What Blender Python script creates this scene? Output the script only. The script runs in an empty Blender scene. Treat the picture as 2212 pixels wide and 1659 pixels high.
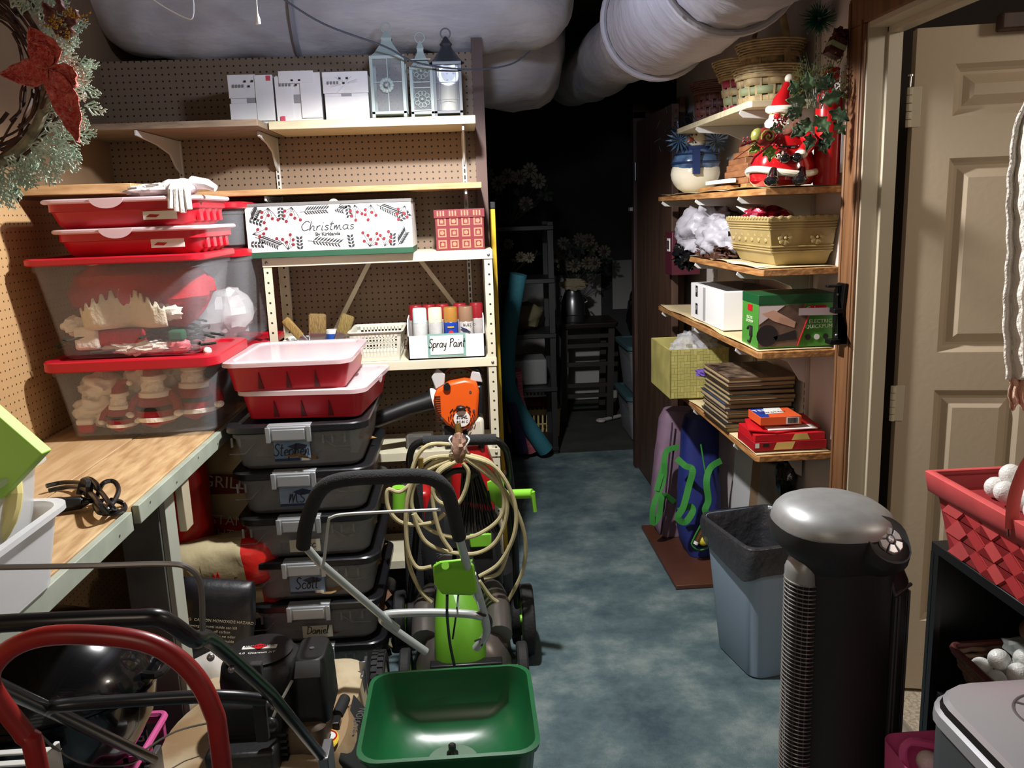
import bpy, bmesh, math, random
from mathutils import Vector, Matrix, noise
from math import sin, cos, pi, radians as R
random.seed(7)
SC = bpy.context.scene
COL = SC.collection

# ---------------------------------------------------------------- camera
FPX, ROLL, PITCH, YAW, H = 1830.0, R(2.06), math.atan(372/1830), R(2.84), 1.57
fwd = Vector((sin(YAW)*cos(PITCH), cos(YAW)*cos(PITCH), -sin(PITCH)))
r0 = Vector((cos(YAW), -sin(YAW), 0)); d0 = fwd.cross(r0)
rgt = r0*cos(ROLL) + d0*sin(ROLL); dwn = -r0*sin(ROLL) + d0*cos(ROLL)
cam = bpy.data.cameras.new('camera'); camo = bpy.data.objects.new('camera', cam); COL.objects.link(camo)
cam.sensor_fit = 'HORIZONTAL'; cam.sensor_width = 36; cam.lens = FPX/2212*36; cam.clip_start = .02
up, bk = -dwn, -fwd
camo.matrix_world = Matrix(((rgt.x, up.x, bk.x, 0), (rgt.y, up.y, bk.y, 0), (rgt.z, up.z, bk.z, H), (0, 0, 0, 1)))
SC.camera = camo
def ray(x, y): return fwd*FPX + rgt*(x-1106) + dwn*(y-829.5)
def aY(x, y, Y): v = ray(x, y); t = Y/v.y; return Vector((v.x*t, Y, v.z*t+H))
def aX(x, y, X): v = ray(x, y); t = X/v.x; return Vector((X, v.y*t, v.z*t+H))
def aZ(x, y, Z): v = ray(x, y); t = (Z-H)/v.z; return Vector((v.x*t, v.y*t, Z))

# ---------------------------------------------------------------- light
SC.view_settings.view_transform = 'Standard'; SC.view_settings.look = 'None'
SC.view_settings.gamma = 1; SC.view_settings.use_curve_mapping = False
SC.view_settings.exposure = 0.0
w = bpy.data.worlds.new('world'); SC.world = w; w.use_nodes = True
w.node_tree.nodes['Background'].inputs[0].default_value = (.75, .72, .7, 1)
w.node_tree.nodes['Background'].inputs[1].default_value = .2
def lamp(name, typ, loc, energy, col, size, **k):
    l = bpy.data.lights.new(name, typ); l.energy = energy; l.color = col
    if typ == 'AREA': l.size = size
    else: l.shadow_soft_size = size
    for a, b in k.items(): setattr(l, a, b)
    o = bpy.data.objects.new(name, l); COL.objects.link(o); o.location = loc; return o
LX, LY, LZ = -.04, 2.42, 2.215
lamp('pull_chain_bulb', 'SPOT', (LX, LY, LZ), 158, (1, .965, .92), .035, spot_size=R(160), spot_blend=.3)
lamp('bulb_spill_and_haze', 'POINT', (LX, LY, LZ), 22, (.66, .76, 1), .05)  # added cool light: upward spill, tinted blue to stand in for glare haze
o = lamp('camera_side_fill', 'AREA', (-.7, -.9, 2.3), 11, (1, .86, .7), .9); o.rotation_euler = (R(40), 0, 0)  # added warm fill behind the camera, no visible source

lamp('next_room_fill', 'POINT', (2.3, .9, 2.25), 34, (1, .88, .74), .12)  # unseen warm light added to brighten the open door and jamb

# ---------------------------------------------------------------- materials
def lin(c):
    return tuple((v/255/12.92 if v/255 <= .04045 else ((v/255+.055)/1.055)**2.4) for v in c) + (1,)
MC = {}
def m(key, col=None, r=.55, me=0, var=0, sc=20, bump=0, bsc=None, col2=None, stretch=None, coat=0, spec=.5, alpha=1, dist=.01):
    if key in MC: return MC[key]
    M = bpy.data.materials.new(key); M.use_nodes = True; nt = M.node_tree; b = nt.nodes['Principled BSDF']; MC[key] = M
    b.inputs['Base Color'].default_value = lin(col); b.inputs['Roughness'].default_value = r
    b.inputs['Metallic'].default_value = me; b.inputs['Specular IOR Level'].default_value = spec
    b.inputs['Coat Weight'].default_value = coat; b.inputs['Alpha'].default_value = alpha
    N, L = nt.nodes.new, nt.links.new
    if var or bump or col2:
        tc = N('ShaderNodeTexCoord'); mp = N('ShaderNodeMapping'); L(tc.outputs['Object'], mp.inputs[0])
        mp.inputs['Scale'].default_value = stretch or (1, 1, 1)
        if var or col2:
            n = N('ShaderNodeTexNoise'); n.inputs['Scale'].default_value = sc; n.inputs['Detail'].default_value = 5
            L(mp.outputs[0], n.inputs['Vector'])
            cr = N('ShaderNodeValToRGB'); L(n.outputs['Fac'], cr.inputs[0])
            c2 = col2 or tuple(max(0, v*(1-var)) for v in col)
            cr.color_ramp.elements[0].position = .36; cr.color_ramp.elements[1].position = .64
            cr.color_ramp.elements[0].color = lin(c2); cr.color_ramp.elements[1].color = lin(col)
            L(cr.outputs[0], b.inputs['Base Color'])
        if bump:
            n2 = N('ShaderNodeTexNoise'); n2.inputs['Scale'].default_value = bsc or sc; n2.inputs['Detail'].default_value = 4
            L(mp.outputs[0], n2.inputs['Vector'])
            bp = N('ShaderNodeBump'); bp.inputs['Strength'].default_value = bump; bp.inputs['Distance'].default_value = dist
            L(n2.outputs['Fac'], bp.inputs['Height']); L(bp.outputs[0], b.inputs['Normal'])
    return M
def clear(key, col=(235, 238, 240), fac=.3, r=.25, bump=0, tint=(250, 250, 250)):
    if key in MC: return MC[key]
    M = m(key, col, r, bump=bump, bsc=25); nt = M.node_tree; N, L = nt.nodes.new, nt.links.new
    b = nt.nodes['Principled BSDF']; o = nt.nodes['Material Output']
    t = N('ShaderNodeBsdfTransparent'); t.inputs[0].default_value = lin(tint)
    mx = N('ShaderNodeMixShader'); mx.inputs[0].default_value = fac
    L(t.outputs[0], mx.inputs[1]); L(b.outputs[0], mx.inputs[2]); L(mx.outputs[0], o.inputs[0]); return M
def dots(key, base, hole, ax, pitch=(.0254, .0254), rad=.0034, off=(0, 0), r=.6, box=None):
    """perforated board: round holes (or upright slots) on a regular pitch. ax = the two object axes in the board's plane"""
    M = bpy.data.materials.new(key); M.use_nodes = True; nt = M.node_tree; b = nt.nodes['Principled BSDF']; MC[key] = M
    N, L = nt.nodes.new, nt.links.new
    tc = N('ShaderNodeTexCoord'); sp = N('ShaderNodeSeparateXYZ'); L(tc.outputs['Object'], sp.inputs[0])
    def mt(op, a, bb=None):
        n = N('ShaderNodeMath'); n.operation = op
        for i, v in enumerate((a, bb)):
            if v is None: continue
            if isinstance(v, (int, float)): n.inputs[i].default_value = v
            else: L(v, n.inputs[i])
        return n.outputs[0]
    u = []
    for k in range(2):
        s = mt('DIVIDE', mt('ADD', sp.outputs[ax[k]], 50*pitch[k]+off[k]), pitch[k])
        u.append(mt('MULTIPLY', mt('SUBTRACT', mt('FRACT', s), .5), pitch[k]))
    if box:
        inside = mt('MULTIPLY', mt('LESS_THAN', mt('ABSOLUTE', u[0]), box[0]), mt('LESS_THAN', mt('ABSOLUTE', u[1]), box[1]))
    else:
        inside = mt('LESS_THAN', mt('ADD', mt('MULTIPLY', u[0], u[0]), mt('MULTIPLY', u[1], u[1])), rad*rad)
    n = N('ShaderNodeTexNoise'); n.inputs['Scale'].default_value = 3; n.inputs['Detail'].default_value = 6; L(tc.outputs['Object'], n.inputs['Vector'])
    mr = N('ShaderNodeMix'); mr.data_type = 'RGBA'; mr.inputs['A'].default_value = lin(tuple(v*.88 for v in base)); mr.inputs['B'].default_value = lin(base)
    L(n.outputs['Fac'], mr.inputs['Factor'])
    m2 = N('ShaderNodeMix'); m2.data_type = 'RGBA'; L(inside, m2.inputs['Factor']); L(mr.outputs['Result'], m2.inputs['A']); m2.inputs['B'].default_value = lin(hole)
    L(m2.outputs['Result'], b.inputs['Base Color']); b.inputs['Roughness'].default_value = r
    bp = N('ShaderNodeBump'); bp.invert = True; bp.inputs['Distance'].default_value = .003; L(inside, bp.inputs['Height']); L(bp.outputs[0], b.inputs['Normal'])
    return M

# ---------------------------------------------------------------- mesh helpers
def rrect(x0, x1, y0, y1, z, r, n=5):
    out = []
    for cx, cy, a0 in ((x1-r, y1-r, 0), (x0+r, y1-r, pi/2), (x0+r, y0+r, pi), (x1-r, y0+r, 1.5*pi)):
        for i in range(n+1):
            a = a0 + pi/2*i/n; out.append((cx+r*cos(a), cy+r*sin(a), z))
    return out
def catmull(pts, k=6, closed=False):
    P = [Vector(p) for p in pts]; n = len(P); out = []
    if n < 3: return P
    for i in range(n if closed else n-1):
        a = P[(i-1) % n] if closed or i else P[0]; b = P[i]; c = P[(i+1) % n]; d = P[(i+2) % n] if closed or i+2 < n else P[-1]
        for j in range(k):
            t = j/k; out.append(.5*((2*b)+(-a+c)*t+(2*a-5*b+4*c-d)*t*t+(-a+3*b-3*c+d)*t**3))
    if not closed: out.append(P[-1])
    return out
class MB:
    def __init__(s, *mats): s.v = []; s.f = []; s.mi = []; s.mats = list(mats) or [m('grey', (128, 128, 128))]; s.M = Matrix()
    def add(s, vs, fs, mi=0):
        b = len(s.v); s.v += [s.M @ Vector(v) for v in vs]; s.f += [tuple(i+b for i in f) for f in fs]; s.mi += [mi]*len(fs); return s
    def box(s, x0, x1, y0, y1, z0, z1, mi=0, tx=0, ty=0):
        return s.add([(x0, y0, z0), (x1, y0, z0), (x1, y1, z0), (x0, y1, z0), (x0+tx, y0+ty, z1), (x1-tx, y0+ty, z1), (x1-tx, y1-ty, z1), (x0+tx, y1-ty, z1)],
                     [(0, 3, 2, 1), (4, 5, 6, 7), (0, 1, 5, 4), (1, 2, 6, 5), (2, 3, 7, 6), (3, 0, 4, 7)], mi)
    def loft(s, rings, mi=0, c0=True, c1=True, closed=True):
        n = len(rings[0]); vs = [p for r in rings for p in r]; fs = []
        for i in range(len(rings)-1):
            for j in range(n if closed else n-1):
                k = (j+1) % n; fs.append((i*n+j, i*n+k, (i+1)*n+k, (i+1)*n+j))
        if c0: fs.append(tuple(range(n-1, -1, -1)))
        if c1: fs.append(tuple((len(rings)-1)*n+j for j in range(n)))
        return s.add(vs, fs, mi)
    def lathe(s, c, prof, n=24, mi=0, sx=1, sy=1):
        c = Vector(c); rings = [[(c.x+r*sx*cos(2*pi*j/n), c.y+r*sy*sin(2*pi*j/n), c.z+z) for j in range(n)] for r, z in prof]
        return s.loft(rings, mi)
    def tube(s, pts, r, n=8, mi=0, closed=False, smooth=0, flat=None):
        P = catmull(pts, smooth, closed) if smooth else [Vector(p) for p in pts]
        rs = r if isinstance(r, (list, tuple)) else [r]*len(P)
        if len(rs) != len(P): rs = [rs[min(len(rs)-1, int(i*len(rs)/len(P)))] for i in range(len(P))]
        rings = []; N = None
        for i, p in enumerate(P):
            a = P[i-1] if i or closed else p; b = P[(i+1) % len(P)] if i < len(P)-1 or closed else p
            t = (b-a).normalized() if (b-a).length > 1e-9 else Vector((0, 0, 1))
            if N is None:
                N = t.cross(Vector((0, 0, 1)));
                if N.length < .05: N = t.cross(Vector((0, 1, 0)))
                N.normalize()
            else:
                N = (N - t*N.dot(t));  N = N.normalized() if N.length > 1e-6 else t.orthogonal().normalized()
            B = t.cross(N); fl = flat or 1
            rings.append([p + (N*cos(2*pi*j/n) + B*sin(2*pi*j/n)*fl)*rs[i] for j in range(n)])
        if closed: rings.append(rings[0])
        return s.loft(rings, mi, not closed, not closed)
    def cyl(s, a, b, r, r2=None, n=16, mi=0): return s.tube([a, b], [r, r if r2 is None else r2], n, mi)
    def sph(s, c, r, mi=0, n=12, M=None):
        r = r if isinstance(r, (tuple, list)) else (r, r, r); c = Vector(c); rings = []
        h = max(5, n//2+1)
        for i in range(h):
            t = pi*(i+.02)/(h-1+.04); q = [Vector((r[0]*sin(t)*cos(2*pi*j/n), r[1]*sin(t)*sin(2*pi*j/n), -r[2]*cos(t))) for j in range(n)]
            rings.append([c + (M @ p if M else p) for p in q])
        return s.loft(rings, mi)
    def blob(s, c, r, amp=.2, fr=3, seed=0, mi=0, n=24, sharp=False, flatz=None, M=None):
        c = Vector(c); rings = []; h = n//2+1
        for i in range(h):
            t = pi*(i+.01)/(h-1+.02); ring = []
            for j in range(n):
                d = Vector((sin(t)*cos(2*pi*j/n), sin(t)*sin(2*pi*j/n), -cos(t)))
                q = d*fr + Vector((seed*7.1, seed*3.3, seed))
                k = noise.noise(q); k2 = noise.noise(q*2.3)
                if sharp: k = 1-2*abs(k)-.5; k2 = .5-abs(k2)*1.6
                p = Vector((d.x*r[0], d.y*r[1], d.z*r[2]))*(1+amp*(k+.5*k2))
                if flatz is not None: p.z = max(p.z, flatz-c.z)
                ring.append(c + (M @ p if M else p))
            rings.append(ring)
        return s.loft(rings, mi)
    def poly(s, pts, vec=None, mi=0):
        """flat outline, given thickness along vec"""
        n = len(pts); P = [Vector(p) for p in pts]
        if vec is None: return s.add(P, [tuple(range(n))], mi)
        V = Vector(vec); return s.add(P+[p+V for p in P], [tuple(range(n-1, -1, -1)), tuple(range(n, 2*n))]+[(i, (i+1) % n, n+(i+1) % n, n+i) for i in range(n)], mi)
    def sheet(s, fn, nu, nv, mi=0):
        vs = [fn(i/nu, j/nv) for i in range(nu+1) for j in range(nv+1)]
        return s.add(vs, [(i*(nv+1)+j, (i+1)*(nv+1)+j, (i+1)*(nv+1)+j+1, i*(nv+1)+j+1) for i in range(nu) for j in range(nv)], mi)
    def at(s, M): s.M = M; return s
def Tm(x=0, y=0, z=0, rx=0, ry=0, rz=0):
    return Matrix.Translation((x, y, z)) @ Matrix.Rotation(R(rz), 4, 'Z') @ Matrix.Rotation(R(ry), 4, 'Y') @ Matrix.Rotation(R(rx), 4, 'X')
def link(name, mesh, parent=None, local=False):
    o = bpy.data.objects.new(name, mesh); COL.objects.link(o)
    if parent is not None:
        o.parent = parent
        if not local:
            mw = Matrix.Translation(parent['_o'][:]) if '_o' in parent else Matrix()
            o.matrix_parent_inverse = mw.inverted()
    return o
def P(name, mb, parent=None, bev=0, smooth=35, solid=0, sub=0, label=None, kind=None):
    """one mesh object; coordinates are world coordinates (parents are plain offsets)"""
    me = bpy.data.meshes.new(name); me.from_pydata([tuple(v) for v in mb.v], [], mb.f)
    for q in mb.mats: me.materials.append(q)
    me.polygons.foreach_set('material_index', mb.mi)
    bm = bmesh.new(); bm.from_mesh(me); bmesh.ops.recalc_face_normals(bm, faces=bm.faces); bm.to_mesh(me); bm.free()
    if smooth:
        me.polygons.foreach_set('use_smooth', [True]*len(me.polygons)); me.set_sharp_from_angle(angle=R(smooth))
    o = link(name, me, parent)
    if solid: q = o.modifiers.new('solid', 'SOLIDIFY'); q.thickness = solid; q.offset = 0
    if bev: q = o.modifiers.new('bevel', 'BEVEL'); q.width = bev; q.segments = 2; q.limit_method = 'ANGLE'; q.angle_limit = R(40)
    if sub: q = o.modifiers.new('sub', 'SUBSURF'); q.levels = sub; q.render_levels = sub
    if label: o['label'] = label
    if kind: o['kind'] = kind
    return o
def T(name, label, cat, loc=(0, 0, 0), group=None):
    o = bpy.data.objects.new(name, None); COL.objects.link(o); o.location = loc; o.empty_display_size = .05
    o['label'] = label; o['category'] = cat; o['_o'] = tuple(loc)
    if group: o['group'] = group
    return o
def tag(o, label, cat, group=None):
    o['label'] = label; o['category'] = cat
    if group: o['group'] = group
    return o
def ST(name, mb, **k):
    o = P(name, mb, **k); o['kind'] = 'structure'; return o
def copyt(root, loc, label=None, rz=0):
    """a thing with copies of its parts and sub-parts, moved by loc"""
    r = root.copy(); COL.objects.link(r); r.location = Vector(root.location)+Vector(loc); r.rotation_euler.z = rz
    if label: r['label'] = label
    for ch in list(root.children):
        c = ch.copy(); COL.objects.link(c); c.parent = r
        for g in list(ch.children):
            d = g.copy(); COL.objects.link(d); d.parent = c
    return r
FACE = {'-y': (90, 0, 0), '-x': (90, 0, -90), '+x': (90, 0, 90), 'up': (0, 0, 0)}
def text(s, size, loc, face='-y', mt=None, parent=None, rot=0, shear=0, sx=1, name='lettering', align='CENTER', bold=0):
    cu = bpy.data.curves.new('t', 'FONT'); cu.body = s; cu.size = size; cu.align_x = align; cu.align_y = 'CENTER'; cu.shear = shear; cu.offset = bold
    cu.resolution_u = 2; cu.extrude = .0004
    o = bpy.data.objects.new('t', cu); COL.objects.link(o)
    me = bpy.data.meshes.new_from_object(o.evaluated_get(bpy.context.evaluated_depsgraph_get())); bpy.data.objects.remove(o)
    rx, ry, rz = FACE[face] if isinstance(face, str) else face
    M = Tm(*loc, rx, ry, rz) @ Matrix.Rotation(R(rot), 4, 'Z') @ Matrix.Diagonal((sx, 1, 1, 1)); me.transform(M)
    me.materials.clear(); me.materials.append(mt or m('ink', (20, 20, 24), .7))
    return link(name, me, parent)
HW = dict(a=(.55, [(.42, .45), (.2, .5), (.05, .25), (.2, 0), (.4, .2), (.42, .5), (.42, .1), (.55, 0)]), c=(.45, [(.4, .42), (.2, .5), (.05, .25), (.2, 0), (.45, .08)]),
    e=(.45, [(.05, .25), (.38, .3), (.25, .5), (.05, .28), (.2, 0), (.45, .08)]), h=(.5, [(.05, 0), (.1, 1), (.05, 0), (.2, .45), (.35, .4), (.36, 0), (.48, .03)]),
    i=(.25, [(.1, .5), (.08, .05), (.2, .02)], [(.12, .74), (.13, .8), (.14, .74)]), l=(.28, [(.05, .1), (.2, .9), (.1, 1), (.08, .1), (.22, .03)]),
    m=(.62, [(.03, 0), (.06, .5), (.05, .1), (.18, .5), (.25, 0), (.26, .1), (.4, .5), (.48, .05), (.6, .02)]), n=(.47, [(.03, 0), (.06, .5), (.05, .1), (.22, .5), (.33, .4), (.34, .05), (.45, .02)]),
    o=(.45, [(.2, .5), (.05, .25), (.2, 0), (.38, .25), (.2, .5), (.4, .45)]), p=(.47, [(.05, .5), (.02, -.4), (.05, .3), (.25, .5), (.4, .25), (.22, 0), (.06, .1)]),
    r=(.37, [(.05, 0), (.08, .5), (.08, .25), (.2, .48), (.32, .45)]), s=(.38, [(.32, .43), (.15, .5), (.08, .36), (.3, .16), (.2, 0), (.03, .06)]),
    t=(.33, [(.15, .95), (.1, .1), (.25, .02)], [(0, .62), (.15, .63), (.3, .66)]), y=(.45, [(.03, .5), (.1, .15), (.3, .12), (.36, .5), (.3, -.25), (.1, -.35)]),
    C=(.62, [(.6, .85), (.35, 1), (.05, .5), (.25, 0), (.6, .15)]), S=(.55, [(.5, .88), (.25, 1), (.1, .72), (.45, .3), (.25, 0), (0, .15)]),
    P=(.52, [(.1, 0), (.11, .5), (.12, 1)], [(.03, .85), (.4, .98), (.5, .7), (.15, .5)]), D=(.62, [(.1, 0), (.11, .5), (.12, 1)], [(.02, .98), (.5, .8), (.5, .2), (.05, 0)]),
    M=(.7, [(.02, 0), (.1, 1), (.3, .4), (.5, 1), (.6, 0)]))
def script(s, h, loc, face='-y', mt=None, parent=None, w=.0012, shear=.15, rot=0, sx=1, name='handwriting'):
    mb = MB(mt or m('ink')); tot = sum(HW[c][0] if c in HW else .35 for c in s)*h*sx; x = -tot/2
    rx, ry, rz = FACE[face]; mb.M = Tm(*loc, rx, ry, rz) @ Matrix.Rotation(R(rot), 4, 'Z')
    for c in s:
        if c in HW:
            for st in HW[c][1:]:
                mb.tube([(x+(a+b*shear)*h*sx, b*h-.3*h, .0004) for a, b in catmull2(st)], w, 4, 0, flat=.3)
            x += HW[c][0]*h*sx
        else: x += .35*h*sx
    return P(name, mb, parent, smooth=0, kind='stuff' if 0 else None)
def catmull2(st):
    q = catmull([(a, b, 0) for a, b in st], 4); return [(v.x, v.y) for v in q]
def quad(name, mt, x0, x1, z0, z1, y, parent, t=.0012, rz=0):
    """flat print or label facing the camera side (-y)"""
    return P(name, MB(mt).box(x0, x1, y-t, y, z0, z1), parent, smooth=0)

K = dict  # palette
ink = m('ink', (20, 20, 24), .7)
white = m('white_paint', (225, 224, 218), .5, var=.05)
paper = m('paper', (236, 234, 228), .7, var=.06, sc=8)
black = m('black_plastic', (22, 22, 24), .38)
blackm = m('black_matte', (30, 31, 32), .8, bump=.15, bsc=300)
red = m('red_plastic', (196, 24, 38), .32)
chrome = m('chrome', (200, 200, 205), .22, 1)
steel = m('steel', (150, 150, 152), .4, .9)
cream = m('cream_enamel', (226, 220, 192), .45, var=.06, sc=6)
wood = m('pine', (188, 150, 104), .6, col2=(160, 122, 80), sc=5, stretch=(1.5, 12, 12), bump=.1)
woody = m('pine_y', (205, 160, 100), .6, col2=(160, 112, 62), sc=5, stretch=(12, 1.5, 12), bump=.1)
woodz = m('pine_z', (126, 88, 56), .5, col2=(104, 70, 44), sc=4, stretch=(14, 14, 1))
dwood = m('dark_wood', (70, 44, 34), .5, col2=(48, 30, 24), sc=4, stretch=(8, 8, 1))
cloudy = clear('clear_plastic', (225, 230, 236), .085, .25)
milky = clear('frosted_plastic', (232, 236, 240), .45, .45)
# ================================================================ the setting
WX, BY = 1.151, 3.58          # right wall and back wall planes
carpet = m('carpet', (92, 112, 116), .95, col2=(58, 78, 88), sc=3.2, bump=.6, bsc=260)
nt = carpet.node_tree; n = [x for x in nt.nodes if x.type == 'TEX_NOISE'][0]; n.inputs['Detail'].default_value = 9; n.inputs['Roughness'].default_value = .68
cr = [x for x in nt.nodes if x.type == 'VALTORGB'][0]; cr.color_ramp.elements[0].position = .34; cr.color_ramp.elements[1].position = .5
e = cr.color_ramp.elements.new(.63); e.color = lin((130, 144, 142))
ST('floor', MB(carpet).box(-1.6, 1.151, -1.6, 5.36, -.05, 0), smooth=0)
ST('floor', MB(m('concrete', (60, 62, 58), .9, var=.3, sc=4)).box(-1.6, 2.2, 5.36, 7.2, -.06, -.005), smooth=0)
ST('floor', MB(m('beige_carpet', (196, 182, 160), .95, col2=(150, 138, 118), sc=90, bump=.6, bsc=200)).box(1.27, 4, -.5, 5.3, -.05, 0), smooth=0)
ST('trim_4', MB(m('threshold', (150, 142, 128), .5, var=.2, sc=4, stretch=(14, 1, 1))).box(1.151, 1.27, .9, 2.44, -.05, .012), smooth=0)
peg = dots('pegboard', (138, 116, 94), (22, 15, 12), (0, 2), rad=.0037)
pegl = dots('pegboard_left', (190, 154, 108), (70, 44, 26), (1, 2), rad=.003)
ST('wall_back', MB(peg).box(-1.39, .062, BY, BY+.008, 0, 2.2), smooth=0)
ST('trim_1', MB(m('brown_board', (92, 66, 58), .6, var=.15, sc=5)).box(.062, .106, BY-.02, BY+.1, 0, 2.25), smooth=0)
ST('wall_left', MB(pegl).box(-1.45, -1.39, -1.6, BY+.1, 0, 1.66), smooth=0)
ST('wall_left', MB(m('tan_panel', (138, 112, 84), .6, var=.12, sc=3)).box(-1.45, -1.39, -1.6, 7.2, 1.66, 2.6), smooth=0)
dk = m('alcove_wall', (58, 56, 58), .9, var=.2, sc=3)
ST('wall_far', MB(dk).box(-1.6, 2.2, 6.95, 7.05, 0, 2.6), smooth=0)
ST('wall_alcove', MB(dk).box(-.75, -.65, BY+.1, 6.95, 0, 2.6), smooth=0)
plaster = m('white_plaster', (205, 196, 190), .8, var=.06, sc=4, bump=.05)
ST('wall_right', MB(plaster).box(WX, WX+.1, 2.46, 4.62, 0, 2.6), smooth=0)
ST('wall_right', MB(plaster).box(WX, WX+.11, .2, 2.46, 2.05, 2.6), smooth=0)
ST('wall_right', MB(plaster).box(WX, WX+.1, -1.6, .95, 0, 2.6), smooth=0)
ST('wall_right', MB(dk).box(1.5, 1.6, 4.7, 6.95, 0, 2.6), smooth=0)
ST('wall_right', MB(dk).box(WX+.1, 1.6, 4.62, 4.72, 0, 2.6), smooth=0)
ST('wall_behind', MB(plaster).box(-1.6, 4, -1.7, -1.6, 0, 2.6), smooth=0)
beige = m('beige_wall', (178, 160, 136), .7)
ST('wall_next_room', MB(beige).box(3.9, 4, -1.6, 5.3, 0, 2.6), smooth=0)
ST('wall_next_room', MB(m('unlit_room_tone', (40, 32, 26), .8)).box(1.26, 4, 3.3, 3.4, 0, 2.6), smooth=0)  # dark colour stands in for the unlit room beyond the hinge gap
ST('ceiling', MB(m('ceiling_boards', (120, 112, 108), .9, var=.2, sc=3)).box(-1.6, 4, -1.7, 7.2, 2.6, 2.66), smooth=0)
for i in range(12):
    y = -1.3+i*.41
    if y < 5: ST('trim_5', MB(m('joist', (128, 104, 82), .8, var=.2, sc=4, stretch=(1, 10, 10))).box(-1.39, WX, y, y+.04, 2.46, 2.6), smooth=0)
# casing of the doorway in the right wall
cas = woodz
ST('trim_2', MB(cas).box(WX-.014, WX, 2.445, 2.545, 0, 2.05).box(WX-.014, WX, .9, 2.545, 2.05, 2.13).box(WX-.019, WX-.012, 2.528, 2.54, 0, 2.12).box(WX-.019, WX-.012, 2.452, 2.46, 0, 2.06), bev=.003)
jamb = m('jamb_paint', (188, 178, 156), .45)
ST('trim_3', MB(jamb).box(WX-.004, 1.243, 2.44, 2.46, 0, 2.05).box(WX+.05, 1.243, 2.43, 2.442, 0, 2.04).box(WX-.002, 1.243, .9, 2.46, 2.035, 2.055).box(WX+.05, WX+.09, .9, 2.44, 2.02, 2.04), bev=.002)
# open panel door, hinged on the far jamb
D = T('door_2', 'cream six panel door standing open in the doorway', 'door', (1.287, 2.44, 0)); del D['label'], D['category']; D['kind'] = 'structure'
da = 12.7; DM = Tm(1.287, 2.44, 0, 0, 0, -da)
dp = m('door_paint', (184, 168, 144), .42, bump=.05, bsc=60)
z_rows = [(.22, .80), (.965, 1.455), (1.575, 1.81)]
z_rows = [(.25, 1.0), (1.115, 1.675), (1.79, 1.93)]
cols = [(.105, .345), (.43, .67)]
leaf = MB(dp).at(DM)
xs = [0, .105, .345, .43, .67, .78]; zs = [.012, .25, 1.0, 1.115, 1.675, 1.79, 1.93, 2.03]
for i in range(5):
    for j in range(7):
        if i in (1, 3) and j in (1, 3, 5): leaf.box(xs[i], xs[i+1], .022, .03, zs[j], zs[j+1]); continue
        leaf.box(xs[i], xs[i+1], 0, .042, zs[j], zs[j+1])
P('door_leaf', leaf, D, smooth=0)
for (a, b) in cols:
    for (c, d) in z_rows:
        q = MB(dp).at(DM)
        ring = lambda k, y: [(a+k, y, c+k), (b-k, y, c+k), (b-k, y, d-k), (a+k, y, d-k)]
        q.loft([ring(0, .0), ring(.012, .014), ring(.02, .02), ring(.028, .02), ring(.055, .004)], 0, False, True)
        P('raised_panel', q, D, smooth=0)
for z in (1.765, .905):
    h = MB(m('hinge_paint', (200, 190, 168), .4)).at(DM)
    for k in range(5): h.cyl((-.012, -.004, z+k*.022), (-.012, -.004, z+k*.022+.0205), .008, n=10)
    h.box(-.006, .02, -.004, .0, z, z+.11)
    P('hinge', h, D, bev=.001)
P('hinge_pin', MB(chrome).at(DM).cyl((-.012, -.004, 1.875), (-.012, -.004, 1.905), .003).cyl((-.012, -.004, 1.903), (-.012, -.004, 1.908), .008), D)
P('door_closer', MB(dwood).at(DM).box(.2, .5, -.05, .0, 2.005, 2.05), D, bev=.005)
# brown door leaf folded back in the passage and its frame
D1 = MB(m('brown_door', (84, 60, 46), .55, col2=(66, 46, 36), sc=3, stretch=(6, 6, 1)))
D1.box(1.0, 1.035, 4.1, 4.93, .01, 2.04); ST('door_1', D1, bev=.003)
ST('trim_6', MB(dwood).box(.985, 1.06, 4.95, 5.02, 0, 2.1).box(.985, 1.3, 4.95, 5.02, 2.06, 2.14), bev=.003)
ST('trim_7', MB(woodz).box(1.1, 1.13, 4.35, 4.42, 0, 2.1), bev=.002)
P('hinge', MB(steel).cyl((.995, 4.94, 1.72), (.995, 4.94, 1.82), .008), bpy.data.objects['door_1'])
P('wall_panel', MB(m('grey_white', (170, 168, 166), .8)).box(.35, 1.1, 6.9, 6.95, .06, 1.05), bpy.data.objects['wall_far'])
ST('baseboard_far', MB(m('bb', (150, 150, 140), .7)).box(.2, 1.5, 6.93, 6.95, 0, .07))

# ================================================================ ducts
duct = m('insulation_wrap', (214, 208, 208), .55, col2=(188, 184, 188), sc=3, bump=.5, bsc=7, stretch=(1, 1, 3), dist=.02)
def lumpy(path, r, amp=.06, n=28, k=10, fr=4, mt=None, seed=0):
    pts = catmull(path, k); mb = MB(mt or duct); mb.tube(pts, r, n)
    for i, v in enumerate(mb.v):
        d = noise.noise(v*fr+Vector((seed, 0, 0)))*amp + noise.noise(v*fr*3)*amp*.35
        c = min(pts, key=lambda q: (q-v).length_squared); mb.v[i] = v+(v-c).normalized()*d
    return mb
d = T('air_duct', 'white wrapped air duct running along the top of the pegboard', 'duct', (-.5, 3.7, 2.42))
P('insulation', lumpy([(-1.33, 3.74, 2.5), (-1.2, 3.72, 2.43), (-.9, 3.7, 2.41), (-.4, 3.7, 2.40), (.1, 3.7, 2.42), (.28, 3.74, 2.44), (.36, 3.82, 2.48)], .2, .035), d)
b = MB(m('tape_band', (150, 148, 156), .4)); b.tube([(-.62+sin(a)*.004, 3.7+.207*cos(a), 2.405+.207*sin(a)) for a in [2*pi*i/32 for i in range(32)]], .012, 6, closed=True)
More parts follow.
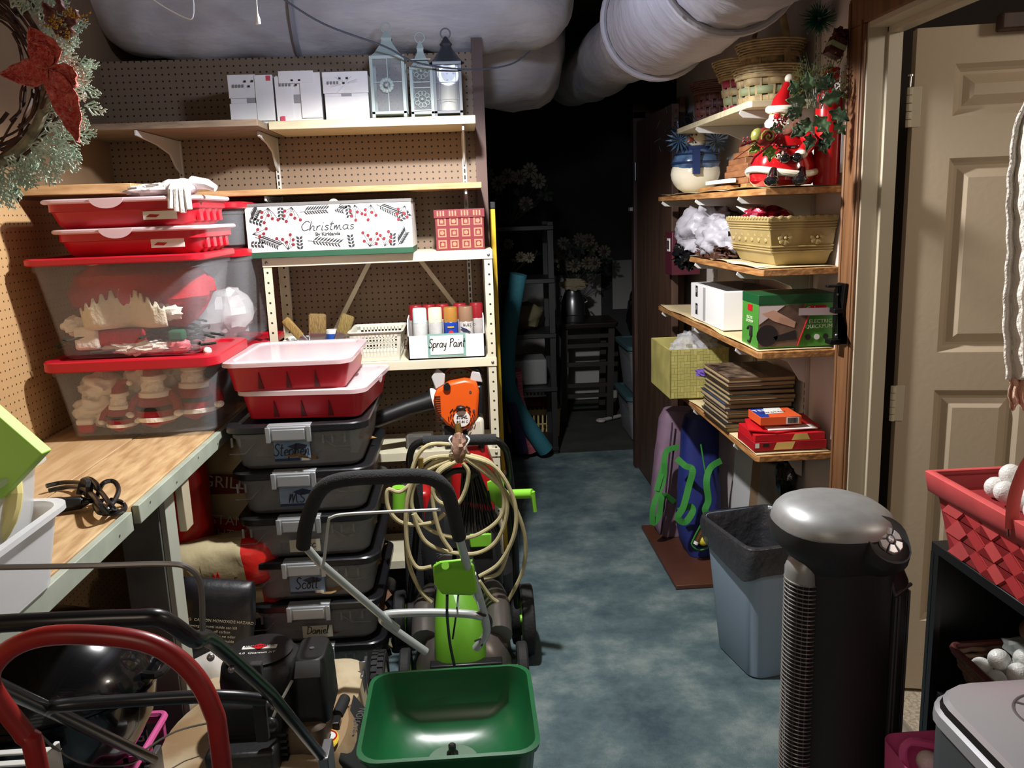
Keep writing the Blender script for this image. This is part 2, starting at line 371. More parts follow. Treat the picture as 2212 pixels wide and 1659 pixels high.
P('seam_tape', b, d)
d = T('air_duct', 'lumpy wrapped duct elbow sagging behind the end of the pegboard', 'duct', (.45, 4.4, 2.4))
P('insulation', lumpy([(.1, 4.2, 2.5), (.2, 4.25, 2.34), (.28, 4.4, 2.33), (.32, 4.7, 2.42), (.3, 5.2, 2.5)], .26, .05, seed=3), d)
d = T('air_duct', 'thick wrinkled silver white duct with ridges above the right shelves', 'duct', (.74, 2.6, 2.2))
rings = []
yy = [1.2+i*.035 for i in range(62)]
mb = MB(m('duct_ridged', (166, 162, 166), .6, bump=.5, bsc=9, stretch=(1, 3, 1), dist=.02))
for y in yy:
    rr = .19+.006*sin(y*60)+.012*max(0, sin(y*9.5))**6
    if y > 3.26: rr *= max(.72, 1-(y-3.26)*2.2)
    rings.append([(.735+.02*sin(y*3)+rr*cos(2*pi*j/36), y, 2.225+rr*sin(2*pi*j/36)*(1+.02*sin(j*3+y*20))) for j in range(36)])
mb.loft(rings); P('insulation', mb, d, smooth=50)
for y in (1.75, 2.42, 3.2):
    q = MB(m('duct_ridged')); q.tube([(.735+.02*sin(y*3)+.2*cos(a), y, 2.225+.2*sin(a)) for a in [2*pi*i/40 for i in range(40)]], .012, 8, closed=True); P('band', q, d)
d = T('air_duct', 'far narrower duct section disappearing into the dark passage', 'duct', (.75, 4.2, 2.25))
P('insulation', lumpy([(.735, 3.46, 2.24), (.74, 3.9, 2.26), (.74, 4.7, 2.3), (.7, 5.6, 2.36)], .15, .02, seed=5), d)
# pull chain, wires
s = T('light_fixture', 'keyless bulb fixture with a hanging white pull cord on the ceiling', 'light', (LX, LY, 2.4))
P('mounting_board', MB(white).box(LX-.55, LX+.06, LY-.05, LY+.05, 2.445, 2.46), s)
P('socket', MB(white).cyl((LX, LY, 2.25), (LX, LY, 2.45), .02).lathe((LX, LY, 2.26), [(.03, 0), (.045, .02), (.055, .04)]), s)
P('shade', MB(m('shade_enamel', (210, 210, 205), .4)).lathe((LX, LY, 2.25), [(.035, .02), (.07, .004), (.072, .0), (.035, .01)]), s)
p0 = aY(553, -40, LY); p1 = aY(556, 30, LY); p2 = aY(558, 52, LY)
P('pull_cord', MB(m('cord_white', (240, 240, 240), .5)).tube([(p0.x, LY, 2.45), p1], .0018, 6).tube([p1, (p1+p2)/2, p2], [.003, .006, .007], 10), s)
P('wire_loop', MB(m('cord_white')).tube([aY(320, -8, LY), aY(360, 18, LY), aY(400, 38, LY), aY(416, 38, LY), aY(418, 5, LY), aY(412, -30, LY)], .0018, 6, smooth=5), s)
tag(P('ceiling_cable', MB(m('cable_grey', (70, 74, 84), .5)).tube([aY(600, -10, 3.1), aY(700, 52, 3.15), aY(830, 100, 3.2), aY(900, 135, 3.25), aY(1010, 150, 3.3), aY(1100, 140, 3.35), aY(1145, 110, 3.4)], .0035, 6, smooth=6)), 'grey cable sagging across the long wrapped duct', 'cable')

# ================================================================ shelving on the back wall
stdm = dots('slotted_standard', (205, 205, 200), (30, 28, 28), (0, 2), pitch=(1, .0254), box=(.0035, .0085), off=(0, 0))
stds = []
for i, (px, lab) in enumerate(((391, 'slotted shelf standard on the pegboard nearest the left corner'), (600, 'slotted shelf standard on the pegboard behind the white boxes'), (1003, 'slotted shelf standard at the right end of the pegboard'))):
    x = aY(px, 350, BY).x
    mbx = MB(dots('slot%d' % i, (208, 207, 200), (40, 36, 34), (0, 2), pitch=(.2, .0254), box=(.0032, .0085), off=(.1-x, 0))).box(x-.0085, x+.0085, BY-.012, BY, 1.2, 1.892)
    tag(P('shelf_standard', mbx, bev=.001), lab, 'shelf standard', 'standards on the pegboard'); stds.append(x)
def bracket(x, z, y0, y1, lab, mt=None, wall='y', rev=0):
    """tapering sheet bracket reaching from the standard (y0) to its tip (y1)"""
    L = y1-y0; prof = [(0, 0), (L, 0), (L, -.018), (L*.55, -.035), (L*.25, -.06), (L*.12, -.11), (0, -.13)]
    q = MB(mt or m('bracket_paint', (196, 196, 192), .45))
    if wall == 'y': q.poly([(x-.004, y0+a, z+b) for a, b in prof], (.008, 0, 0))
    else: q.poly([(y0+a, x-.004, z+b) for a, b in prof], (0, .008, 0))
    return tag(P('shelf_bracket', q, bev=.001), lab, 'bracket')
bracket(stds[0], 1.893, BY-.012, 3.12, 'pale shelf bracket under the left end of the top shelf')
bracket(stds[1], 1.893, BY-.012, 3.28, 'shelf bracket under the three white boxes')
bracket(stds[2], 1.893, BY-.012, 3.29, 'shelf bracket at the right end of the top shelf')
bracket(stds[1], 1.66, BY-.012, 3.3, 'shelf bracket in the middle of the lower pine shelf')
bracket(stds[2], 1.66, BY-.012, 3.3, 'shelf bracket at the right end of the lower pine shelf')
tag(P('shelf_board', MB(m('old_board', (142, 124, 104), .6, var=.2, sc=5, stretch=(2, 12, 12))).box(-1.388, -.7, 3.12, BY-.001, 1.895, 1.918), bev=.002), 'grey brown board forming the left half of the top shelf', 'shelf')
tag(P('shelf_board', MB(m('cream_board', (214, 204, 168), .5, var=.08, sc=4, stretch=(2, 12, 12))).box(-.695, .062, 3.27, BY-.013, 1.895, 1.925), bev=.002), 'cream painted board forming the right half of the top shelf', 'shelf')
tag(P('shelf_board', MB(wood).box(-1.0, .075, 3.28, BY-.013, 1.662, 1.684), bev=.002), 'narrow pine shelf above the patterned gift boxes', 'shelf')
tag(P('shelf_board', MB(wood).poly([(-1.388, 2.78, 1.672), (-1.05, 2.83, 1.672), (-1.01, 3.3, 1.672), (-1.01, BY, 1.672), (-1.388, BY, 1.672)], (0, 0, .03)), bev=.002), 'pine corner shelf above the red bins by the left wall', 'shelf')
# ================================================================ things on the top shelf
card = m('white_card', (232, 230, 228), .6, var=.04, sc=10)
def mailer(px0, px1, zt, lab, kind):
    a = aY(px0, 262, 3.29).x; b = aY(px1, 255, 3.29).x; z0 = 1.926 if a > -.7 else 1.919
    t = T('carton', lab, 'box', ((a+b)/2, 3.4, z0), 'white cartons on the top shelf'); wd = b-a; h = zt-z0
    P('body', MB(card).box(a+.003, b-.003, 3.293, 3.5, z0, zt-.004), t, bev=.002)
    y = 3.2915
    if kind == 0: fl = [(0, .62, .53, 1), (.0, .62, 0, .42), (.6, 1, .06, .98)]
    elif kind == 1: fl = [(0, .36, 0, .95), (.55, 1, .05, 1.02), (.1, .86, .8, 1.06)]
    else: fl = [(0, 1, .55, 1), (.03, .99, 0, .48)]
    for i, (u0, u1, v0, v1) in enumerate(fl):
        P('flap', MB(card).box(a+wd*u0, a+wd*u1, y-.003-.002*i, y-.002*i, z0+h*v0, z0+h*v1), t, bev=.0008)
    g = m('label_grey', (120, 118, 120), .6)
    quad('tape', m('grey_tape', (150, 148, 150), .3), a+wd*.4, a+wd*.62, z0+h*.38, z0+h*.56, y-.0002, t)
    for k in range(4): quad('shipping_print', g, a+wd*(.1+.07*k), a+wd*(.1+.07*k+.04), z0+h*.74, z0+h*.8, y-.0065, t)
    for k in range(3): quad('barcode', ink, a+wd*(.36+.08*k), a+wd*(.41+.08*k), z0+h*(.84-.1*(k % 2)), z0+h*(.88-.1*(k % 2)), y-.0065, t)
    if kind < 2: quad('red_sticker', m('redst', (200, 70, 90), .5), a+wd*(.86 if kind == 0 else .08), a+wd*(.96 if kind == 0 else .18), z0+h*(.86 if kind == 0 else .0), z0+h*(.96 if kind == 0 else .1), y-.008, t)
    return t
mailer(500, 596, 2.092, 'white carton with printed labels, leftmost of three on the top shelf', 0)
mailer(600, 698, 2.09, 'white carton with open flaps, middle of three on the top shelf', 1)
q = mailer(703, 800, 2.093, 'white carton under crinkled clear film next to the tall lantern', 2)
fm = MB(clear('film', (255, 255, 255), .25, .1, bump=.8))
for i in range(9):
    a = random.uniform(0, 6.3); fm.tube([(-.41+.012*cos(a), 3.285, 2.05+.01*sin(a)), (-.41+.05*cos(a), 3.283, 2.05+.035*sin(a))], .0016, 5)
P('wrap_creases', fm, q)
# lanterns
def lantern(x, y, w, h, lab, mt, kind):
    z0 = 1.926; t = T('lantern', lab, 'lantern', (x, y, z0)); hw = w/2; r = .006
    fr = MB(mt); fr.box(x-hw-.006, x+hw+.006, y-hw-.006, y+hw+.006, z0+.012, z0+.022)
    for a in (-1, 1):
        for b in (-1, 1):
            fr.box(x+a*hw-r, x+a*hw+r, y+b*hw-r, y+b*hw+r, z0, z0+h)
    fr.box(x-hw-r, x+hw+r, y-hw-r, y+hw+r, z0+h, z0+h+.012)
    P('frame', fr, t, bev=.001)
    rf = MB(mt).lathe((x, y, z0+h+.012), [(hw*1.4, 0), (hw*1.1, .012), (hw*.5, .05), (hw*.42, .06), (hw*.5, .068), (.004, .095)], 4 if kind != 2 else 20)
    if kind != 2: rf.v = [Vector((x+(v.x-x)*.7071-(v.y-y)*.7071, y+(v.x-x)*.7071+(v.y-y)*.7071, v.z)) for v in rf.v]
    P('roof', rf, t); P('ring', MB(mt).tube([(x+.018*cos(a), y, z0+h+.118+.018*sin(a)) for a in [2*pi*i/20 for i in range(20)]], .0025, 6, closed=True), t)
    P('pane', MB(clear('glass', (230, 238, 245), .12, .03)).box(x-hw+r, x+hw-r, y-hw, y-hw+.002, z0+.022, z0+h), t)
    fl = MB(mt)
    if kind == 0:
        fl.box(x-.0015, x+.0015, y-hw-.003, y-hw, z0+.02, z0+h).box(x-hw, x+hw, y-hw-.003, y-hw, z0+h*.6, z0+h*.6+.003)
        for k in range(12):
            a = k*pi/6; fl.sph((x-hw*.1+.02*cos(a), y-hw-.005, z0+h*.55+.02*sin(a)), (.008, .003, .008), n=8)
        fl.sph((x-hw*.1, y-hw-.008, z0+h*.55), .007)
    elif kind == 1:
        for g in (0, 1):
            zb = z0+.03+g*.1
            for k in range(10):
                a = k*pi/5; fl.tube([(x+.022*cos(a)+.008*cos(b), y-hw-.003, zb+.035+.022*sin(a)+.008*sin(b)) for b in [2*pi*j/10 for j in range(10)]], .0018, 5, closed=True)
            fl.box(x-hw, x+hw, y-hw-.003, y-hw, zb-.006, zb-.002).box(x-hw, x+hw, y-hw-.003, y-hw, zb+.074, zb+.078).sph((x, y-hw-.005, zb+.035), .006)
    else:
        for k in (-.33, .33): fl.box(x+hw*k*2-.001, x+hw*k*2+.001, y-hw-.002, y-hw, z0+.02, z0+h)
        for k in (.33, .66): fl.box(x-hw, x+hw, y-hw-.002, y-hw, z0+h*k, z0+h*k+.002)
        P('candle', MB(m('candle_wax', (225, 220, 200), .5)).cyl((x, y, z0+.022), (x, y, z0+.12), .03, n=20), t)
    P('grille', fl, t)
lantern(-.252, 3.335, .115, .205, 'tall pale green lantern with a flower on its pane', m('green_grey_paint', (158, 172, 168), .5), 0)
lantern(-.131, 3.35, .075, .17, 'small pale lantern with scrollwork panels between two taller lanterns', m('green_grey_paint'), 1)
lantern(-.035, 3.36, .095, .185, 'dark lantern with a white candle at the right end of the top shelf', m('dark_lantern', (52, 56, 62), .4), 2)

# ================================================================ steel shelving unit
SX0, SX1, SY0, SY1 = -.760, .106, 3.25, 3.55
u = T('steel_shelving', 'cream perforated steel shelving unit standing against the pegboard', 'shelving', (-.33, 3.4, 0))
pm = dots('perforated_post', (222, 216, 190), (40, 36, 30), (0, 2), pitch=(10, .038), rad=.0042, off=(0, .01))
for i, (x, y) in enumerate(((SX0, SY0), (SX1-.034, SY0), (SX0, SY1-.003), (SX1-.034, SY1-.003))):
    dm = dots('post_holes%d' % i, (222, 216, 190), (40, 36, 30), (0, 2), pitch=(.5, .038), rad=.0042, off=(.25-(x+.017), .01))
    q = MB(dm, cream).box(x, x+.034, y, y+.003, 0, 1.43); sx = x if i % 2 == 0 else x+.031
    q.box(sx, sx+.003, y, y+(.034 if y < 3.4 else -.03), 0, 1.43, 1); P('post', q, u, smooth=0)
for z in (1.432, 1.018, .652, .2):
    q = MB(cream).box(SX0+.001, SX1-.001, SY0-.003, SY1+.002, z-.003, z); q.box(SX0+.001, SX1-.001, SY0-.004, SY0-.0005, z-.034, z).box(SX0+.001, SX1-.001, SY1, SY1+.003, z-.034, z)
    s = P('shelf_panel', q, u, bev=.001)
    for x in (SX0+.017, SX1-.017): P('bolt', MB(steel).sph((x, SY0-.005, z-.018), (.006, .004, .006)), s)
for a, b in (((-.38, 1.41), (-.56, 1.1)), ((-.2, 1.41), (.03, 1.08))):
    v = Vector((b[0]-a[0], 0, b[1]-a[1])).normalized(); n = Vector((v.z, 0, -v.x))*.009
    A = Vector((a[0], SY1-.01, a[1])); B = Vector((b[0], SY1-.01, b[1])); P('brace', MB(cream).poly([A+n, B+n, B-n, A-n], (0, -.002, 0)), u, smooth=0)
# ladder behind the unit
l = T('step_ladder', 'folded yellow ladder seen edge on beside the steel shelving', 'ladder', (.12, 3.6, 0))
ym = m('yellow_fibreglass', (226, 186, 40), .45)
P('rail', MB(ym).box(.112, .136, 3.66, 3.74, 0, 1.585), l, bev=.002); P('rail_cap', MB(black).box(.11, .138, 3.655, 3.745, 1.585, 1.615), l, bev=.003)
P('rail', MB(ym).box(.112, .136, 3.80, 3.86, 0, 1.55), l, bev=.002); P('warning_label', MB(paper).box(.111, .1125, 3.659, 3.7, .98, 1.06), l)
for z in (.3, .6, .9, 1.2, 1.5): P('rung', MB(steel).box(.116, .132, 3.74, 3.8, z, z+.02), l)
# ---- christmas box
t = T('christmas_box', 'long white christmas box with leaf and berry print and green base', 'box', (-.49, 3.35, 1.432))
x0, x1, y0, z0, z1 = -.797, -.191, 3.215, 1.4335, 1.632
P('lid', MB(m('grey_card', (110, 108, 106), .6)).box(x0-.002, x1+.002, y0-.002, 3.5, z1-.012, z1), t, bev=.001)
wb = MB(m('box_white', (244, 243, 242), .55)); wb.box(x0, x1, y0, 3.498, z0+.021, z1-.012); P('body', wb, t, bev=.001)
P('green_band', MB(m('box_green', (38, 84, 60), .5)).box(x0, x1, y0-.001, 3.499, z0, z0+.021), t, bev=.001)
pr = MB(m('leaf_ink', (44, 48, 50), .8), m('berry_red', (130, 34, 44), .6)); Y = y0-.0008
def leaf2(x, z, a, L=.016, w=.003):
    c, s = cos(a), sin(a); pr.poly([(x, Y, z), (x+c*L*.5-s*w, Y, z+s*L*.5+c*w), (x+c*L, Y, z+s*L), (x+c*L*.5+s*w, Y, z+s*L*.5-c*w)], (0, -.0004, 0))
def frond(x, z, a, n=9, L=.1):
    c, s = cos(a), sin(a); pr.tube([(x, Y, z), (x+c*L, Y, z+s*L)], .0011, 4)
    for i in range(n):
        q = L*(.15+.85*i/n); leaf2(x+c*q, z+s*q, a+.75, .032, .0032); leaf2(x+c*q, z+s*q, a-.75, .018, .003)
def berries(x, z, a, k=6):
    for i in range(k):
        b = a+(i-k/2)*.32; L = .028+.014*((i*7) % 3); pr.tube([(x, Y, z), (x+cos(b)*L*.5+.003, Y, z+sin(b)*L*.5), (x+cos(b)*L, Y, z+sin(b)*L)], .0009, 4)
        pr.tube([(x+cos(b)*L, Y+.0003, z+sin(b)*L), (x+cos(b)*L, Y-.0008, z+sin(b)*L)], .006, 10, 1)
def sprig(x, z, a, n=4):
    c, s = cos(a), sin(a)
    for i in range(n): leaf2(x+c*i*.012, z+s*i*.012, a+.8, .017, .005); leaf2(x+c*i*.012, z+s*i*.012, a-.8, .017, .005)
top, bot = z1-.016, z0+.028
for f, x in ((frond, .035), (frond, .34), (frond, .52)): pass
frond(x0+.03, bot+.05, R(-25), 8, .09); frond(x0+.005+.02, top-.05, R(60), 6, .05); frond(x0+.2, top-.02, R(2), 9, .1); frond(x0+.48, top-.002, R(-28), 8, .09)
frond(x0+.22, bot+.03, R(-8), 9, .12); frond(x0+.55, bot, R(55), 7, .06); frond(x0+.32, top-.01, R(-15), 4, .04)
berries(x0+.085, top, R(-90)); berries(x0+.17, top, R(-95)); berries(x0+.145, bot, R(95)); berries(x0+.02, bot+.06, R(20), 4); berries(x0+.4, top, R(-80), 5)
berries(x0+.46, top-.002, R(-95), 5); berries(x0+.445, bot, R(85), 7); berries(x0+.585, top-.01, R(-110), 5); berries(x0+.5, bot, R(80), 5)
for x, z, a in ((.13, top, -90), (.19, bot, 90), (.375, top, -85), (.38, bot, 95), (.53, bot, 85), (.015, top-.04, -20), (.012, bot+.025, -5), (.56, top-.06, 30)): sprig(x0+x, z, R(a))
P('printed_foliage', pr, t, smooth=0)
script('Christmas', .034, (x0+.295, Y, z0+.105), '-y', m('leaf_ink'), t, w=.0017, sx=1.45)
text('By Kirklands', .018, (x0+.295, Y, z0+.08), '-y', m('leaf_ink'), t, bold=.0006)
P('tape_seal', MB(m('seal', (214, 210, 186), .3)).tube([(x0+.325, Y, z1-.012), (x0+.325, Y-.0008, z1-.012)], .02, 16), t)
# ---- red patterned gift box
t = T('gift_box', 'dark red lidded gift box with gold stamped squares on the steel shelving', 'box', (-.012, 3.4, 1.432))
gr = m('box_maroon', (112, 28, 38), .55); gg = m('box_gold', (176, 120, 92), .5)
P('body', MB(gr).box(-.108, .078, 3.31, 3.5, 1.433, 1.57), t, bev=.001); P('lid', MB(gr).box(-.112, .082, 3.305, 3.503, 1.555, 1.587), t, bev=.001)
q = MB(gg, gr)
for i in range(4):
    for j in range(3):
        cx, cz = -.083+i*.046, 1.456+j*.043; y = 3.3095
        if j == 2 and 0: continue
        q.box(cx-.016, cx+.016, y-.0006, y, cz-.016, cz+.016)
        q.box(cx-.011, cx+.011, y-.0012, y-.0007, cz-.011, cz+.011, 1)
        if (i+j) % 2: q.tube([(cx, y-.0018, cz), (cx, y-.0013, cz)], .009, 5)
        else: q.box(cx-.006, cx+.006, y-.0018, y-.0013, cz-.007, cz+.005); q.box(cx-.001, cx+.001, y-.0019, y-.0014, cz+.004, cz+.009)
    for k in range(3): q.box(-.1+i*.046+k*.011, -.094+i*.046+k*.011, 3.3036, 3.3045, 1.562, 1.582)
P('stamped_squares', q, t, smooth=0)

# ================================================================ second steel shelf: baskets, brushes, spray cans
def slot_basket(name, lab, cat, x0, x1, y0, y1, z, h, mt, nx, nz, tp=.012, frac=.8, ny=None, group=None):
    """tapering plastic basket whose walls are real bars around open slots"""
    t = T(name, lab, cat, ((x0+x1)/2, (y0+y1)/2, z), group)
    q = MB(mt); q.box(x0+tp, x1-tp, y0+tp, y1-tp, z, z+.004)
    def wall(a, b, n):   # a,b = bottom corners; outward taper
        a, b = Vector(a), Vector(b); d = (b-a).normalized(); nrm = Vector((d.y, -d.x, 0)); L = (b-a).length
        top = lambda p, u: p + nrm*tp*u + d*(-tp*u) 
        def bar(u0, u1, v0, v1):
            def pt(u, v):
                s = a + d*(L*u); ex = tp*v; return s + nrm*ex + d*(ex*(2*u-1)) + Vector((0, 0, h*v))
            P4 = [pt(u0, v0), pt(u1, v0), pt(u1, v1), pt(u0, v1)]; q.poly(P4, -nrm*.003)
        bar(0, 1, 0, .14); bar(0, 1, .14+(1-.14)*frac, 1)
        e = .08
        bar(0, e, .14, .95); bar(1-e, 1, .14, .95)
        for i in range(1, n): c = e+(1-2*e)*i/n; w = .18*(1-2*e)/n; bar(c-w, c+w, .14, .92)
        for j in range(1, nz): c = .14+(.86*frac)*j/nz; bar(e, 1-e, c-.02, c+.02)
    ny = ny or max(3, int(nx*(y1-y0)/(x1-x0)))
    a, b, c, d = (x0+tp, y0+tp, z), (x1-tp, y0+tp, z), (x1-tp, y1-tp, z), (x0+tp, y1-tp, z)
    wall(a, b, nx); wall(b, c, ny); wall(c, d, nx); wall(d, a, ny)
    P('slotted_body', q, t, smooth=0)
    rim = MB(mt); rr = rrect(x0-.003, x1+.003, y0-.003, y1+.003, z+h, .012); rim.tube(rr, .004, 6, closed=True); P('rim', rim, t)
    return t
wp = m('white_plastic', (232, 232, 226), .35)
slot_basket('plastic_basket', 'white slotted basket full of paintbrushes on the steel shelving', 'basket', -.715, -.475, 3.262, 3.42, 1.019, .088, wp, 9, 2)
slot_basket('plastic_basket', 'off white slotted basket between the brushes and the spray paint box', 'basket', -.46, -.258, 3.262, 3.5, 1.019, .115, m('offwhite_plastic', (214, 212, 196), .4), 12, 4)
def brush(x, y, z, tilt, w, lab, col, rot=0, L=.075):
    t = T('paintbrush', lab, 'paintbrush', (x, y, z)); M = Tm(x, y, z, 0, tilt, rot)
    P('handle', MB(m('brush_wood', (170, 120, 70), .5)).at(M).loft([rrect(-w*.3, w*.3, -.006, .006, -.07, .004), rrect(-w*.45, w*.45, -.008, .008, -.01, .005)]), t)
    P('ferrule', MB(chrome).at(M).loft([rrect(-w*.47, w*.47, -.01, .01, -.015, .006), rrect(-w*.5, w*.5, -.009, .009, .03, .006)]), t)
    P('bristles', MB(m('bristle'+lab[:6], col, .8, var=.35, sc=30, stretch=(20, 20, 1), bump=.4)).at(M).loft([rrect(-w*.49, w*.49, -.009, .009, .028, .006), rrect(-w*.5, w*.5, -.013, .013, .028+L*.9, .008), rrect(-w*.42, w*.42, -.009, .009, .028+L, .006)]), t)
brush(-.59, 3.32, 1.105, 4, .068, 'widest paintbrush with fanned tan bristles standing in the white basket', (150, 122, 70))
brush(-.635, 3.31, 1.1, -38, .034, 'narrow paintbrush leaning left out of the white basket', (170, 136, 74), L=.09)
brush(-.505, 3.34, 1.1, 22, .052, 'paintbrush leaning right out of the white basket', (146, 124, 66))
tag(P('rag', MB(m('rag_cloth', (206, 204, 198), .85)).blob((-.655, 3.33, 1.075), (.05, .05, .035), .35, 2, 4)), 'white rag bundled in the left of the brush basket', 'rag')
tag(P('paint_jar', MB(m('jar_blue', (40, 80, 170), .3), wp).cyl((-.545, 3.39, 1.03), (-.545, 3.39, 1.12), .022).cyl((-.545, 3.39, 1.12), (-.545, 3.39, 1.135), .023, mi=1)), 'small blue jar with white lid behind the widest brush', 'jar')
# spray paint box
t = T('spray_paint_box', 'white carton holding spray cans with a handwritten label', 'box', (-.1, 3.35, 1.02))
bx0, bx1, by0, by1, bz = -.235, .062, 3.262, 3.44, 1.02
q = MB(card); q.box(bx0, bx1, by0, by0+.004, bz, bz+.092).box(bx0, bx1, by1, by1+.004, bz, bz+.165).box(bx0, bx1, by0, by1, bz, bz+.004)
for x in (bx0, bx1-.004): q.poly([(x, by0, bz), (x, by1, bz), (x, by1, bz+.165), (x, by0+.03, bz+.155), (x, by0, bz+.125)], (.004, 0, 0))
P('body', q, t, smooth=0)
lb = quad('label', m('label_teal', (130, 170, 160), .6), -.16, -.012, bz+.008, bz+.098, by0-.001, t); quad('label_field', paper, -.15, -.022, bz+.016, bz+.09, by0-.003, t)
script('Spray Paint', .034, (-.086, by0-.0045, bz+.055), '-y', ink, t, w=.0017, sx=.85)
def can(x, y, cap, body, lab, h=.19, r=.028, z=1.0245):
    t = T('spray_can', lab, 'spray can', (x, y, z), 'spray cans in the carton')
    P('can', MB(m('can'+lab[:9], body, .35, var=.1, sc=20), chrome).lathe((x, y, z), [(r*.9, 0), (r, .004), (r, h*.7)], 20).lathe((x, y, z+h*.7), [(r, 0), (r*.8, .008)], 20, 1), t)
    P('cap', MB(m('cap'+lab[:9], cap, .35)).lathe((x, y, z+h*.7), [(r*.98, .0), (r*.96, h*.27), (r*.88, h*.3)], 20), t); return t
can(-.187, 3.305, (206, 232, 232), (214, 216, 214), 'pale blue capped spray can at the left of the carton')
can(-.127, 3.305, (222, 214, 186), (210, 210, 206), 'cream capped spray can beside the pale blue one')
c = can(-.067, 3.305, (164, 116, 50), (28, 70, 176), 'gold capped spray can with a blue wrapper')
q = MB(m('prt_red', (200, 40, 50), .5), m('prt_yel', (230, 170, 40), .5)); q.tube([(-.067, 3.2755, 1.115), (-.067, 3.277, 1.115)], .011, 14); q.box(-.08, -.055, 3.2755, 3.277, 1.137, 1.142, 1); P('printed_badge', q, c)
c = can(-.008, 3.305, (140, 108, 84), (206, 204, 200), 'tan brown capped spray can with a swoosh on a white wrapper', r=.029)
P('printed_swoosh', MB(m('navy', (22, 32, 66), .5)).poly([(-.03, 3.276, 1.14), (-.018, 3.2745, 1.12), (.012, 3.276, 1.115), (-.006, 3.2745, 1.13)], (0, -.002, 0)), c, smooth=0)
text('RUST-O', .014, (.005, 3.2745, 1.146), '-y', ink, c)
for x, s in ((-.205, 'left'), (-.152, 'second'), (-.1, 'third'), (-.03, 'fourth'), (.035, 'right')):
    can(x, 3.375, (140, 26, 34), (196, 190, 186), s+' dark red capped spray can in the back row of the carton', h=.195)
# ================================================================ third steel shelf
# leaf blower
t = T('leaf_blower', 'orange and black handheld leaf blower on the lower steel shelf', 'leaf blower', (0, 3.3, .66))
og = m('orange_plastic', (228, 92, 24), .35); c0 = aY(990, 880, 3.24)
def disc(prof, mt, c, ys=(0, .1)):
    return MB(mt).poly([(c.x+a, ys[0]+c.y, c.z+b) for a, b in prof], (0, ys[1], 0))
P('housing', disc([(-.1, .03), (-.085, .07), (-.03, .1), (.03, .11), (.075, .1), (.085, .06), (.08, .01), (.075, -.04), (.045, -.09), (.0, -.1), (-.05, -.07), (-.09, -.02)], og, c0), t, bev=.012)
sw = MB(m('dark_slot', (60, 24, 14), .6))
for k in range(12): z = c0.z+.045-k*.009; sw.box(c0.x-.094+.001*abs(k-3), c0.x-.068, c0.y-.002, c0.y+.004, z, z+.004)
P('cooling_slots', sw, t, smooth=0)
fc = Vector((c0.x+.012, c0.y-.004, c0.z-.045)); g = MB(m('dark_slot'))
for rr in (.036, .044, .052):
    for k in range(9):
        a = k*2*pi/9+rr*30; g.tube([(fc.x+rr*cos(a+d), fc.y+.002, fc.z+rr*sin(a+d)) for d in (0, .12, .24, .36)], .0022, 5)
P('fan_grille', g, t); P('badge', MB(wp).tube([(fc.x, fc.y-.003, fc.z), (fc.x, fc.y+.004, fc.z)], .032, 24), t)
text('STIHL', .017, (fc.x, fc.y-.004, fc.z+.006), '-y', ink, t, shear=.2, bold=.0006); text('BG 86 C', .013, (fc.x, fc.y-.004, fc.z-.012), '-y', ink, t, shear=.2)
P('nozzle_tube', MB(black).tube([c0+Vector((-.07, .05, .03)), c0+Vector((-.13, .04, .015)), c0+Vector((-.2, .03, -.0)), c0+Vector((-.34, 0, -.04))], [.045, .036, .033, .03], 18), t)
P('clamp_collar', MB(wp).tube([c0+Vector((-.1, .05, .025)), c0+Vector((-.075, .05, .03))], .046, 18), t)
P('top_handle', MB(black).tube([c0+Vector((-.07, .05, .1)), c0+Vector((-.05, .05, .145)), c0+Vector((0, .05, .165)), c0+Vector((.06, .05, .15)), c0+Vector((.09, .05, .11))], .02, 12, smooth=4), t)
gw = m('grey_white_plastic', (196, 194, 192), .5)
P('handle_bracket', MB(gw).poly([c0+Vector((a, .02, b)) for a, b in ((-.1, .12), (-.075, .155), (-.045, .13), (-.05, .09), (-.085, .07))], (0, .06, 0)), t, bev=.004)
P('handle_bracket', MB(gw).poly([c0+Vector((a, .02, b)) for a, b in ((.05, .1), (.06, .14), (.09, .13), (.1, .09))], (0, .06, 0)), t, bev=.004)
P('choke_knob', MB(black).cyl(c0+Vector((-.04, -.012, .085)), c0+Vector((-.04, .01, .085)), .014), t)
P('starter_grip', MB(black).sph(c0+Vector((.01, -.015, .0)), (.02, .012, .01)), t)
for dx, dz in ((-.065, -.04), (.06, -.015), (.05, .06)): P('screw', MB(steel).cyl(c0+Vector((dx, -.003, dz)), c0+Vector((dx, .004, dz)), .005), t)
P('motor_block', MB(black).box(c0.x+.07, c0.x+.1, c0.y+.02, c0.y+.12, c0.z-.04, c0.z+.08), t, bev=.01)
P('fuel_tank', MB(m('tank', (210, 206, 186), .4)).box(c0.x+.03, c0.x+.098, c0.y+.01, c0.y+.1, .655, c0.z-.05), t, bev=.015)
P('foot', MB(black).box(c0.x-.06, c0.x+.03, c0.y+.02, c0.y+.1, .653, c0.z-.08), t, bev=.005)
t = T('tape_measure_pack', 'clear pack with a yellow tape measure lying on the lower steel shelf', 'pack', (-.23, 3.29, .653))
P('card', MB(m('pack_card', (70, 62, 48), .6)).box(-.27, -.16, 3.3, 3.304, .654, .72), t); P('yellow_case', MB(m('yel', (226, 206, 40), .4)).sph((-.2, 3.28, .68), (.035, .012, .018)), t); P('blister', MB(cloudy).box(-.265, -.165, 3.262, 3.3, .654, .715), t, bev=.006)
t = T('glass_jar', 'clear jar with grey lid on the lower steel shelf behind the handle', 'jar', (-.095, 3.3, .653))
